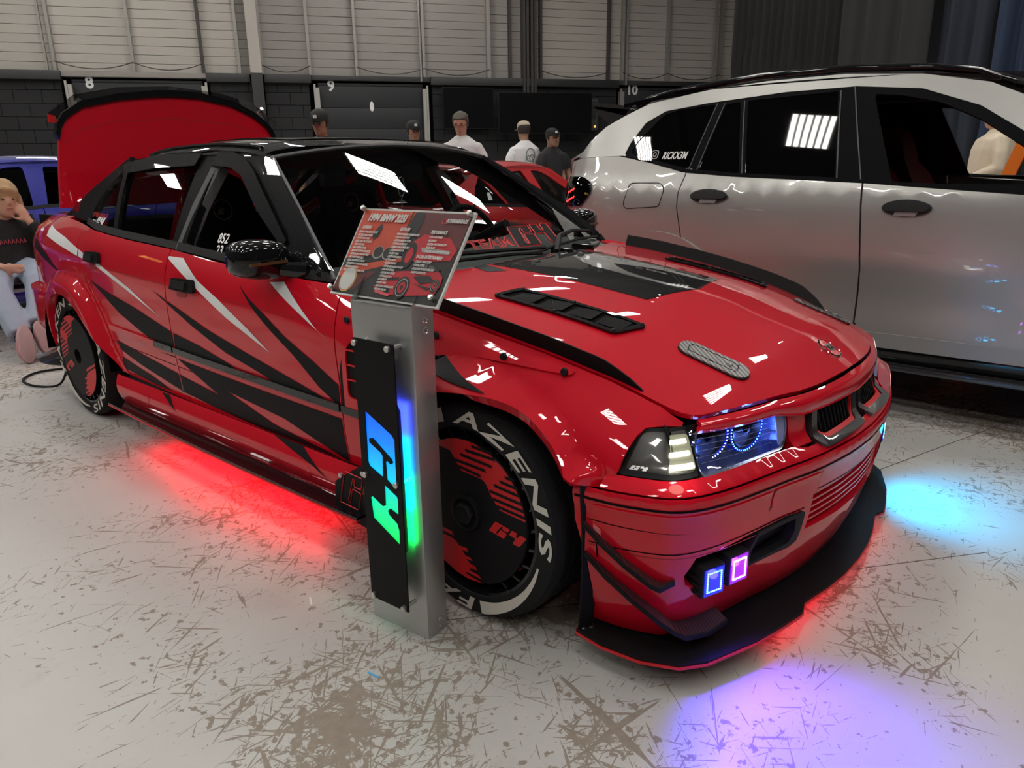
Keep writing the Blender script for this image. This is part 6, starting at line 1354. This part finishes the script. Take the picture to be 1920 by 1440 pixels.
# ================================================================== people
SKIN={'fair':(.55,.30,.21),'tan':(.36,.19,.125),'brown':(.26,.13,.085)}
def remesh(name,mb,m,parent,vox=.012,sm=2):
    o=mb.build(name,m,None,sm=None); md=o.modifiers.new('r','REMESH'); md.mode='VOXEL'; md.voxel_size=vox; md.use_smooth_shade=True
    if sm: k=o.modifiers.new('s','SMOOTH'); k.iterations=sm; k.factor=.5
    dg=bpy.context.evaluated_depsgraph_get(); dg.update(); me=D.meshes.new_from_object(o.evaluated_get(dg)); me.name=name
    old=o.data; o.modifiers.clear(); o.data=me; D.meshes.remove(old)
    if not me.materials: me.materials.append(m)
    smooth(me); o.parent=parent; return o
def ell(c,rx,ry,ax=None,n=12):
    c=Vector(c); return [c+Vector((rx*cos(2*PI*k/n),ry*sin(2*PI*k/n),0)) for k in range(n)]
def limb(mb,pts,rad,n=10): mb.tube(pts,rad,n)
def ball(mb,c,r,sx=1,sy=1,sz=1,n=10):
    c=Vector(c); rings=[]
    for i in range(1,n): a=PI*i/n; rings.append([c+Vector((r*sx*sin(a)*cos(2*PI*k/12),r*sy*sin(a)*sin(2*PI*k/12),-r*sz*cos(a))) for k in range(12)])
    mb.loft(rings)
def hand(mb,w,d,side=1,k=1.0):
    """palm and five fingers from the wrist w along direction d"""
    w=Vector(w); d=Vector(d).normalized(); s=d.cross(Vector((1,0,0)) if abs(d.x)<.8 else Vector((0,0,1))).normalized(); n=d.cross(s).normalized()
    rg=[]
    for t,a,b in ((0,.026,.019),(.03,.038,.017),(.075,.042,.015),(.092,.036,.012)): rg.append([w+d*t*k+s*(a*cos(q))*k+n*(b*sin(q))*k for q in [2*PI*i/10 for i in range(10)]])
    mb.loft(rg)
    for i,(o,L) in enumerate(((-.030,.062),(-.010,.075),(.011,.070),(.030,.055))):
        b=w+d*.078*k+s*o*k; c=b+d*L*.45*k+n*.006; e=c+(d+n*.45).normalized()*L*.32*k; f=e+(d+n*.9).normalized()*L*.28*k; mb.tube([b,c,e,f],[.0095*k,.009*k,.008*k,.006*k],6)
    b=w+d*.02*k-s*.03*k*side; mb.tube([b,b+(d*.6-s*side*.8).normalized()*.035*k,b+(d*.75-s*side*.75).normalized()*.066*k+n*.008],[.013*k,.011*k,.008*k],6)
def person(label,loc,rz,h=1.72,skin='tan',shirt=(.7,.7,.7),sleeve='short',pants=(.02,.02,.03),hair=(.02,.015,.012),cap=None,capback=False,glasses=False,head_turn=0.0,head_tilt=0.0,arms=None,hood=False,bulk=1.0,beard=False,hairkind='short',vox=.013):
    P=thing('person',label,'person',loc,rz)
    k=h/1.75; SK=mat('skin_tone',SKIN[skin],.5); 
    V=lambda x,y,z: Vector((x*k,y*k,z*k))
    A=arms or {'L':[(.0,.20,1.42),(-.02,.25,1.13),(.08,.24,.90)],'R':[(.0,-.20,1.42),(-.02,-.25,1.13),(.08,-.24,.90)]}
    b=MB()
    b.loft([[Vector((p[0]*k,p[1]*k,z*k)) for p in [(cx+rx*cos(a),ry*sin(a)) for a in [2*PI*i/16 for i in range(16)]]] for z,rx,ry,cx in ((.86,.10*bulk,.165*bulk,0),(.95,.115*bulk,.165*bulk,0),(1.05,.11*bulk,.145*bulk,.0),(1.18,.115*bulk,.155*bulk,.0),(1.30,.12*bulk,.17*bulk,-.005),(1.40,.10*bulk,.175*bulk,-.012),(1.455,.07,.11,-.018),(1.48,.052,.058,-.015),(1.56,.050,.052,0.0))])
    limbs={}
    for s,nm in ((1,'L'),(-1,'R')):
        a=[V(*p) for p in A[nm]]; limbs[nm]=a
        limb(b,[V(a[0].x/k,s*.09,1.395),V(a[0].x/k,s*.165,1.375),a[0].lerp(a[1],.5),a[1],a[1].lerp(a[2],.4),a[2]],[.050*k,.052*k,.046*k,.038*k,.037*k,.025*k])
        hand(b,a[2],a[2]-a[1]*1.0 if False else (a[2]-a[1]),s,k)
        hp=V(.0,s*.09,.90); kn=V(.015,s*.10,.48); an=V(-.02,s*.11,.09)
        limb(b,[hp,hp.lerp(kn,.4),kn,kn.lerp(an,.35),an],[.088*k,.082*k,.055*k,.054*k,.036*k]); 
        b.loft([[an+V(x,yy,zz) for x,yy,zz in [(x0,w*cos(q),-.09+.0+hh*max(0,sin(q))) for q in [2*PI*i/8 for i in range(8)]]] for x0,w,hh in ((-.06,.03,.07),(0,.038,.09),(.08,.042,.06),(.15,.035,.035),(.18,.02,.02))])
    # head
    hm=MB(); 
    prof=((-.115,.030,.030,.030),(-.105,.052,.045,.018),(-.08,.070,.058,.012),(-.04,.086,.066,.004),(.0,.094,.074,0),(.04,.098,.077,-.004),(.08,.092,.072,-.008),(.105,.070,.056,-.010),(.12,.035,.030,-.010))
    hm.loft([[Vector((cx+rx*cos(a),ry*sin(a),z)) for a in [2*PI*i/16 for i in range(16)]] for z,rx,ry,cx in prof])
    hm.loft([[Vector((.088+.0*i+dx,w*cos(q),z+.0*sin(q)+hz*sin(q))) for q in [2*PI*j/6 for j in range(6)]] for i,(dx,w,z,hz) in enumerate(((.0,.008,.028,.006),(.014,.012,-.012,.012),(.004,.016,-.018,.006)))])
    for s in (-1,1): ball(hm,(-.005,s*.076,-.005),.03,.55,.3,1,6)
    hm.loft([[Vector((.084,.024*cos(q),-.052+.008*sin(q))),Vector((.09,.022*cos(q),-.052+.007*sin(q)))] for q in [2*PI*j/10 for j in range(10)]],cap=False,closed=True)
    HM=Matrix.Translation(V(.020,0,1.622))@Matrix.Rotation(head_turn,4,'Z')@Matrix.Rotation(head_tilt,4,'Y')@Matrix.Scale(k*1.0,4)
    b.add([HM@Vector(v) for v in hm.v],hm.f); b.tube([V(-.012,0,1.45),V(.0,0,1.58)],[.056*k,.052*k],10)
    body=remesh('body',b,SK,P,vox*.8,1)
    def hp(name,mb,m,vox_=None):
        mb.v=[tuple(HM@Vector(v)) for v in mb.v]; return mb.build(name,m,P,sm=.9)
    for s in (-1,1):
        e=MB(); ball(e,(.083,s*.030,.008),.0105,.6,1,.75,6); hp('eye',e,mat('eye_dark',(.02,.015,.012),.2)); e=MB(); e.tube([(.090,s*.014,.028),(.094,s*.03,.032),(.084,s*.046,.027)],.004,5); hp('eyebrow',e,mat('brow_hair',hair,.8))
    e=MB(); e.tube([(.088,-.022,-.052),(.097,0,-.050),(.088,.022,-.052)],.0045,5); hp('lips',e,mat('lips',tuple(c*.72 for c in SKIN[skin]),.5))
    HR__=mat('hair',hair,.75)
    if hairkind!='none':
        e=MB(); zz=((-.03,1.0),(.0,1.04),(.04,1.06),(.08,1.07),(.105,1.08),(.125,1.0)) if hairkind!='bald' else ((-.02,1.0),(.02,1.03),(.055,1.04))
        def rr(z): 
            for i in range(len(prof)-1):
                if prof[i][0]<=z<=prof[i+1][0]: t=(z-prof[i][0])/(prof[i+1][0]-prof[i][0]); return [prof[i][j]+(prof[i+1][j]-prof[i][j])*t for j in (1,2,3)]
            return prof[-1][1:]
        rings=[]
        for z,g in zz:
            rx,ry,cx=rr(z); front_cut=.55 if z<.06 else 1.02
            rings.append([Vector((cx+(rx*g+.006)*(cos(a) if cos(a)<front_cut*.6 or z>.07 else .25 if z<.03 else .6*cos(a)),(ry*g+.008)*sin(a),z)) for a in [2*PI*i/18 for i in range(18)]])
        if hairkind!='bald': rings.append([Vector((-.01+.02*cos(a),.018*sin(a),.134)) for a in [2*PI*i/18 for i in range(18)]])
        e.loft(rings); hp('hair',e,HR__)
    if beard: e=MB(); e.loft([[Vector((cx+(rx+.006)*cos(a),(ry+.005)*sin(a),z)) for a in [-1.5+3.0*i/12 for i in range(13)]] for z,rx,ry,cx in ((-.118,.03,.03,.032),(-.105,.054,.047,.02),(-.08,.072,.06,.013),(-.058,.080,.064,.010))],cap=False); hp('beard',e,HR__)
    if cap:
        e=MB(); cm=mat('cap_cloth',cap,.8)
        e.loft([[Vector((-.004+(rx)*cos(a),ry*sin(a),z)) for a in [2*PI*i/18 for i in range(18)]] for z,rx,ry in ((.035,.106,.086),(.07,.107,.087),(.10,.100,.082),(.125,.078,.064),(.142,.035,.03),(.144,.005,.005))]); hp('cap_crown',e,cm)
        e=MB(); d=-1 if capback else 1; e.loft([[Vector((d*(.085+.085*t),.075*sin(a)*(1-.15*t*t),.043-.014*t-.02*abs(sin(a))**2+o_)) for o_ in (0,.004)] for t,a in [(0,-1.3),(.75,-1.0),(1,-.5),(1.05,0),(1,.5),(.75,1.0),(0,1.3)]],cap=False); e.f.append(tuple(2*i for i in range(7))); hp('cap_peak',e,cm)
        e=MB(); e.box(.098,.104,-.018,.018,.068,.098); 
        if not capback: hp('cap_emblem',e,M['white'])
    if glasses:
        e=MB()
        for s in (-1,1): e.tube([(.100,s*.032+.022*cos(a),.006+.016*sin(a)) for a in [2*PI*i/12 for i in range(13)]],.0025,4); e.tube([(.098,s*.054,.012),(.0,s*.080,.012)],.0025,4)
        e.tube([(.102,-.010,.01),(.102,.010,.01)],.0025,4); hp('glasses',e,mat('red_spectacle_frame',(.25,.03,.03),.3))
    # clothes
    SM=noise_bump(mat('shirt_cloth',shirt,.85),30,.5,.01); c=MB(); g=.022
    c.loft([[Vector(((cx+rx*cos(a)*(1+.03*sin(5*a+z*9)))*k,ry*sin(a)*k*(1+.03*sin(4*a+z*13)),z*k)) for a in [2*PI*i/20 for i in range(20)]] for z,rx,ry,cx in ((.84 if not hood else .90,.14*bulk,.195*bulk,0),(.95,.148*bulk,.198*bulk,0),(1.05,.140*bulk,.182*bulk,0),(1.18,.142*bulk,.185*bulk,0),(1.30,.142*bulk,.195*bulk,-.005),(1.40,.120*bulk,.198*bulk,-.012),(1.455,.090,.135,-.018),(1.49,.070,.085,-.016),(1.505,.062,.066,-.014))])
    for s,nm in ((1,'L'),(-1,'R')):
        a=limbs[nm]; e=a[0].lerp(a[1],.82) 
        if sleeve=='short': limb(c,[V(0,s*.09,1.395),V(0,s*.165,1.365),a[0].lerp(a[1],.5),e],[.062*k,.072*k,.068*k,.066*k])
        else: limb(c,[V(0,s*.09,1.395),V(0,s*.17*bulk**.5,1.365),a[0].lerp(a[1],.5),a[1],a[1].lerp(a[2],.5),a[1].lerp(a[2],.96)],[.064*k*bulk**.5,.076*k*bulk**.5,.072*k,.064*k,.056*k,.042*k])
    if hood: c.tube([V(-.02,-.09,1.47),V(-.09,-.05,1.50),V(-.11,0,1.51),V(-.09,.05,1.50),V(-.02,.09,1.47)],[.04,.055,.06,.055,.04],8)
    remesh('shirt' if not hood else 'hooded_top',c,SM,P,vox,3)
    t=MB(); PM=mat('trouser_cloth',pants,.85)
    t.loft([[Vector((rx*cos(a)*k,ry*sin(a)*k,z*k)) for a in [2*PI*i/16 for i in range(16)]] for z,rx,ry in ((.80,.12*bulk,.175*bulk),(.90,.128*bulk,.182*bulk),(.98,.122*bulk,.172*bulk))])
    for s in (1,-1): limb(t,[V(0,s*.09,.92),V(.01,s*.098,.68),V(.02,s*.10,.48),V(-.01,s*.108,.25),V(-.02,s*.11,.07)],[.100*k,.098*k,.075*k,.068*k,.062*k])
    remesh('trousers',t,PM,P,vox,2)
    for s in (1,-1): f=MB(); f.loft([[V(x0-.02,s*.11+w*cos(q),.0+hh*(.5+.5*sin(q))) for q in [2*PI*i/10 for i in range(10)]] for x0,w,hh in ((-.075,.034,.07),(0,.045,.10),(.09,.05,.07),(.165,.042,.05),(.195,.02,.03))]); f.build('shoe',mat('shoe_cloth',(.05,.05,.05),.7),P,sm=.9)
    return P
def face(loc,to=(2.6,-2.1),add=0): return atan2(to[1]-loc[1],to[0]-loc[0])+add
L1=(-3.38,4.08,0); person('man with thinning hair and red glasses in a long white shirt, looking down',L1,face(L1,add=-.25),1.745,'fair',(.62,.60,.60),'long',(.05,.06,.09),(.09,.075,.06),glasses=True,head_tilt=.30,hairkind='short',beard=False)
L2=(-4.06,6.0,0); p2=person('man in white back-printed T-shirt and tan cap, walking away, green wristband',L2,face(L2,add=PI+.55),1.73,'tan',(.74,.74,.75),'short',(.03,.03,.04),(.03,.02,.02),cap=(.50,.42,.32),arms={'R':[(.0,-.20,1.42),(.10,-.28,1.15),(.22,-.30,.92)],'L':[(.0,.20,1.42),(-.03,.27,1.14),(.04,.27,.90)]},bulk=1.08)
g=MB(); kk=1.73/1.75; g.tube([(.20*kk+.034*cos(a),-.298*kk+.034*sin(a),.955*kk) for a in [2*PI*i/14 for i in range(15)]],.010,5); g.build('wristband',mat('green_wristband',(.1,.75,.15),.5,emit=None),p2)
pr=MB()
for (y,z,r) in ((0,1.30,.085),(.02,1.22,.07),(-.02,1.26,.045)): pr.tube([(-.156-.0*r,y+r*cos(a)*.8,z+r*sin(a)) for a in [2*PI*i/18 for i in range(19)]],.006,4)
for j in range(5): pr.tube([(-.158,-.05+.03*j,1.15),(-.158,-.045+.025*j,1.12)],.005,4)
pr.build('back_print',mat('grey_green_print',(.16,.20,.18),.8),p2,sm=None)
L3=(-3.76,6.2,0); person('man in black T-shirt and black cap turned to the right, with a lanyard',L3,face(L3,add=.75),1.63,'tan',(.018,.018,.02),'short',(.03,.03,.035),cap=(.012,.012,.014),head_turn=-.1,arms={'R':[(.0,-.20,1.42),(.03,-.24,1.14),(.18,-.16,.95)],'L':[(.0,.20,1.42),(-.02,.25,1.14),(.06,.24,.90)]})
L4=(-4.17,6.80,0); person('man in dark shirt and pale jeans half hidden behind the black-capped man',L4,face(L4,add=.5),1.64,'tan',(.016,.018,.025),'short',(.25,.32,.42),cap=None,arms={'L':[(.0,.21,1.42),(-.02,.27,1.14),(.06,.26,.90)],'R':[(.0,-.20,1.42),(-.02,-.25,1.13),(.08,-.24,.90)]})
L5=(-3.92,2.62,0); person('person in black cap with side patch, only the head showing above the black roof',L5,face(L5,add=-.4),1.73,'tan',(.02,.02,.02),'short',cap=(.014,.016,.015),head_tilt=.2)
L6=(-4.4,4.30,0); person('man in plain black cap peeking over the black roof beside the white-shirted man',L6,face(L6,add=.3),1.695,'tan',(.03,.03,.04),'short',cap=(.012,.012,.014))
L7=(1.27,6.78,0); p7=person('man in cream hooded top seen through the silver car, holding a red phone',L7,face(L7,add=-1.25),1.70,'fair',(.70,.60,.46),'long',(.012,.014,.03),(.02,.02,.02),hood=True,bulk=1.32,beard=False,arms={'L':[(.0,.23,1.40),(.02,.30,1.12),(.24,.22,1.02)],'R':[(.0,-.23,1.40),(.0,-.30,1.12),(.16,-.26,.98)]},cap=(.012,.012,.016),capback=True)
ph=MB(); c_=cos(face(L7,add=-1.25)); s__=sin(face(L7,add=-1.25)); ph.box(-.045,.045,-.008,.008,-.09,.09,bv=.006); o=ph.build('phone',mat('red_phone_case',(.75,.02,.04),.4),None); o.location=(L7[0]+c_*.36-s__*.20,L7[1]+s__*.36+c_*.20,.98); o.rotation_euler=(.2,.6,face(L7)); tag(o,'red phone in the hand of the man in the cream hooded top','phone')
# black cloth-covered heap and the bench beyond
hp_=MB()
for (x,y,z,r) in ((0,0,.55,.5),(.4,.1,.60,.45),(-.35,.05,.5,.42),(.15,-.1,.85,.35),(-.15,0,.9,.3),(.1,0,.25,.55)): ball(hp_,(x,y,z),r,1.2,.8,1)
o=remesh('covered_heap',hp_,noise_bump(mat('black_tarpaulin',(.016,.016,.017),.5),6,1.0,.12,4),None,.05,1); o.location=(-7.1,8.2,0); o.rotation_euler=(0,0,WR); tag(o,'black tarpaulin-covered heap against the dark wall behind the white-shirted man','tarpaulin')
o=MB().box(-.06,.06,-1.2,1.2,.05,2.6,bv=.01).build('orange_frame',mat('orange_upright',(.75,.18,.01),.4),None,loc=(1.95,7.2,0),rot=(0,0,0)) if False else MB().loft([[(x,y,z) for x,y in ((-.05,-.03),(.05,-.03),(.05,.03),(-.05,.03))] for z in (0,1.5)]).build('door_frame_upright',mat('orange_upright',(.75,.16,.01),.4),None,loc=(1.27,5.9,0),rot=(0,.27,0)); tag(o,'orange upright at the right edge, seen through the silver car beside the cream hooded man','post')
# ------------------------------------------------------------------ seated woman at the left edge
WO=thing('person','blonde woman in black hooded top, pale jeans and pink shoes, seated at the left edge','person',(-3.55,-.38,0))
wv=lambda x,y,z: Vector((x+3.55,y+.38,z))
SKW=mat('skin_tone',SKIN['fair'],.5); b=MB()
hd=wv(-3.56,-.36,1.0)
b.loft([[hd+Vector((cx+rx*cos(a),ry*sin(a),z))*.98 for a in [2*PI*i/14 for i in range(14)]] for z,rx,ry,cx in ((-.115,.030,.030,.030),(-.105,.052,.045,.018),(-.08,.070,.058,.012),(-.04,.086,.066,.004),(.0,.094,.074,0),(.04,.098,.077,-.004),(.08,.092,.072,-.008),(.105,.070,.056,-.010),(.12,.035,.030,-.010))])
b.loft([[hd+Vector((.088+dx,w*cos(q),z+hz*sin(q))) for q in [2*PI*j/6 for j in range(6)]] for dx,w,z,hz in ((.0,.008,.028,.006),(.014,.012,-.012,.012),(.004,.016,-.018,.006))])
b.tube([wv(-3.62,-.38,.80),wv(-3.58,-.37,.92)],[.055,.05],10)
b.loft([[wv(x,y,z)+Vector((rx*cos(a),ry*sin(a),0)) for a in [2*PI*i/14 for i in range(14)]] for x,y,z,rx,ry in ((-3.66,-.40,.45,.13,.19),(-3.66,-.40,.6,.11,.15),(-3.66,-.39,.74,.11,.17),(-3.64,-.38,.82,.08,.15),(-3.63,-.38,.86,.04,.06))])
b.tube([wv(-3.63,-.20,.80),wv(-3.46,-.14,.66),wv(-3.48,-.26,.86)],[.05,.042,.026]); hand(b,wv(-3.48,-.26,.86),(-.02,-.05,.12),1,.9)
b.tube([wv(-3.63,-.56,.80),wv(-3.50,-.62,.62),wv(-3.35,-.50,.56)],[.05,.042,.026]); hand(b,wv(-3.35,-.50,.56),(.1,.08,-.01),-1,.9)
for pts in ([wv(-3.62,-.30,.50),wv(-3.20,-.36,.44),wv(-2.90,-.50,.16)],[wv(-3.62,-.50,.50),wv(-3.22,-.60,.40),wv(-2.86,-.60,.10)]): b.tube([pts[0],pts[0].lerp(pts[1],.5),pts[1],pts[1].lerp(pts[2],.4),pts[2]],[.08,.075,.055,.05,.035])
remesh('body',b,SKW,WO,.010,1)
c=MB(); c.loft([[wv(x,y,z)+Vector((rx*cos(a)*(1+.04*sin(5*a+z*20)),ry*sin(a),0)) for a in [2*PI*i/18 for i in range(18)]] for x,y,z,rx,ry in ((-3.64,-.40,.46,.17,.24),(-3.65,-.40,.58,.155,.21),(-3.66,-.39,.72,.145,.205),(-3.64,-.38,.82,.11,.185),(-3.62,-.375,.875,.075,.09))])
c.tube([wv(-3.64,-.22,.79),wv(-3.56,-.15,.72),wv(-3.45,-.13,.655),wv(-3.46,-.19,.76),wv(-3.48,-.245,.84)],[.085,.078,.068,.058,.045]); c.tube([wv(-3.64,-.55,.79),wv(-3.56,-.62,.70),wv(-3.49,-.63,.62),wv(-3.42,-.56,.58),wv(-3.37,-.52,.565)],[.085,.078,.068,.058,.045])
c.tube([wv(-3.68,-.27,.89),wv(-3.73,-.37,.90),wv(-3.68,-.47,.89)],[.045,.06,.045]); remesh('hooded_top',c,noise_bump(mat('black_fleece',(.014,.014,.016),.9),25,.6,.012),WO,.014,2)
pk=mat('pink_print',(.55,.08,.12),.7); b_=MB()
for i in range(9): b_.tube([wv(-3.505,-.50+.024*i,.705),wv(-3.503,-.492+.024*i,.735),wv(-3.503,-.484+.024*i,.712)],.0035,4)
b_.build('chest_print',pk,WO,sm=None)
c=MB(); jean=noise_bump(mat('pale_denim',(.30,.35,.44),.85),20,.6,.012)
c.loft([[wv(x,y,z)+Vector((rx*cos(a),ry*sin(a),0)) for a in [2*PI*i/16 for i in range(16)]] for x,y,z,rx,ry in ((-3.62,-.40,.43,.17,.22),(-3.62,-.40,.50,.17,.22),(-3.63,-.40,.56,.14,.19))])
c.tube([wv(-3.60,-.30,.50),wv(-3.42,-.31,.50),wv(-3.20,-.36,.45),wv(-3.08,-.41,.34),wv(-2.94,-.48,.21)],[.105,.105,.085,.080,.075]); c.tube([wv(-3.60,-.50,.50),wv(-3.42,-.54,.48),wv(-3.22,-.60,.41),wv(-3.06,-.60,.28),wv(-2.93,-.60,.16)],[.105,.105,.085,.082,.082])
remesh('jeans',c,jean,WO,.014,2)
sock=mat('black_sock',(.012,.012,.013),.9)
for (a_,b_,n_) in ((wv(-2.95,-.485,.20),wv(-2.86,-.525,.17),0),(wv(-2.93,-.60,.14),wv(-2.84,-.61,.12),1)): MB().tube([a_,b_],[.045,.048],10).build('sock',sock,WO,sm=.9)
pink=mat('pink_shoe_cloth',(.62,.24,.28),.7); sole=noise_bump(mat('pale_pink_sole',(.50,.36,.36),.6),60,.6,.004)
for (px,py,pz,t) in ((-2.83,-.50,.135,.15),(-2.80,-.62,.125,-.05)):
    sh=D.objects.new('shoe',None); link(sh,WO); T=Matrix.Translation(wv(px,py,pz))@Matrix.Rotation(t,4,'X')@Matrix.Rotation(-.18,4,'Y')
    f=MB(); f.loft([[T@Vector((-d,w*cos(q)+.0,zc+hh*sin(q))) for q,_ in [(2*PI*i/12,0) for i in range(12)]] for d,w,zc,hh in ((-.0,.045,0,.118),(.02,.046,0,.122),(.05,.043,-.01,.105),(.09,.034,-.04,.06),(.11,.02,-.05,.03))]); f.build('shoe_upper',pink,sh,sm=.9)
    f=MB(); f.loft([[T@Vector((.0+d,(w-.007*(abs(sin(q))<.3))*cos(q),hh*sin(q))) for q in [2*PI*i/20 for i in range(20)]] for d,w,hh in ((0,.049,.124),(.020,.048,.124),(.024,.042,.116))]); f.build('shoe_sole',sole,sh,sm=.5)
hr=MB(); ball(hr,hd+Vector((-.012,0,.045)),.110,.98,.92,1.0,10); hr.tube([hd+Vector((.075,-.05,.085)),hd+Vector((.085,.0,.075)),hd+Vector((.06,.07,.05))],[.02,.025,.02],8); hr.tube([hd+Vector((-.02,.085,.03)),hd+Vector((.0,.09,-.06)),hd+Vector((-.02,.08,-.13))],[.03,.03,.02],8); hr.tube([hd+Vector((-.06,-.06,.02)),hd+Vector((-.08,-.06,-.1)),hd+Vector((-.08,-.05,-.2))],[.05,.05,.03],8)
hr=remesh('hair',hr,noise_bump(mat('blonde_hair',(.42,.27,.13),.6),70,.8,.01,4),WO,.012,1)
for s in (-1,1): e=MB(); ball(e,hd+Vector((.083,s*.03,.008)),.0105,.6,1,.75,6); e.build('eye',mat('eye_dark',(.02,.015,.012),.2),WO,sm=.9)
e=MB(); e.tube([hd+Vector((.088,-.02,-.052)),hd+Vector((.096,0,-.05)),hd+Vector((.088,.02,-.052))],.0045,5); e.build('lips',mat('lips',(.45,.16,.14),.5),WO)
# folding chair
CH=thing('folding_chair','lilac fabric folding chair with black legs under the seated woman','chair',(-3.62,-.40,0))
b=MB(); b.loft([[(x,y,z) for x,z in ((-.24,.36),(.25,.38),(.25,.40),(-.24,.385))] for y in (-.27,-.13,0,.13,.27)]); b.build('seat',mat('lilac_canvas',(.38,.30,.36),.85),CH,sm=None)
b=MB(); b.box(-.27,-.25,-.27,.27,.42,.86,bv=.005); b.build('backrest',mat('lilac_canvas',(.38,.30,.36),.85),CH); b=MB(); b.loft([[(x,y,z) for y,z in ((.285,.36),(.30,.36),(.30,.58),(.285,.58))] for x in (-.25,.22)]); b.build('side_panel',mat('lilac_canvas',(.38,.30,.36),.85),CH,sm=None)
for s in (-1,1):
    for (a_,c_) in (((-.26,.0),(.27,.60)),((.27,.0),(-.26,.88))): MB().tube([(a_[0],s*.29,.012),(c_[0],s*.29,c_[1])],.011,6).build('leg',M['matte'],CH)
    MB().box(-.20,.29,s*.29-.025,s*.29+.025,.585,.61,bv=.008).build('armrest',M['matte'],CH)
# cable on the floor by the rear wheel
b=MB(); P_=[(-2.02,-.60,.30),(-2.10,-.62,.12),(-2.05,-.70,.012),(-2.14,-.80,.009),(-2.34,-.80,.009),(-2.46,-.68,.009),(-2.40,-.52,.010),(-2.2,-.40,.012),(-2.0,-.35,.012)]
q=[]; 
for i in range(len(P_)-1):
    p0=Vector(P_[max(i-1,0)]);p1=Vector(P_[i]);p2_=Vector(P_[i+1]);p3=Vector(P_[min(i+2,len(P_)-1)])
    for t in [j/6 for j in range(6)]: q.append(.5*((2*p1)+(p2_-p0)*t+(2*p0-5*p1+4*p2_-p3)*t*t+(3*p1-p0-3*p2_+p3)*t**3))
b.tube(q,.007,6); tag(b.build('cable',M['rubber'],None,sm=.9),'black cable looped on the floor behind the rear wheel of the red show car','cable')
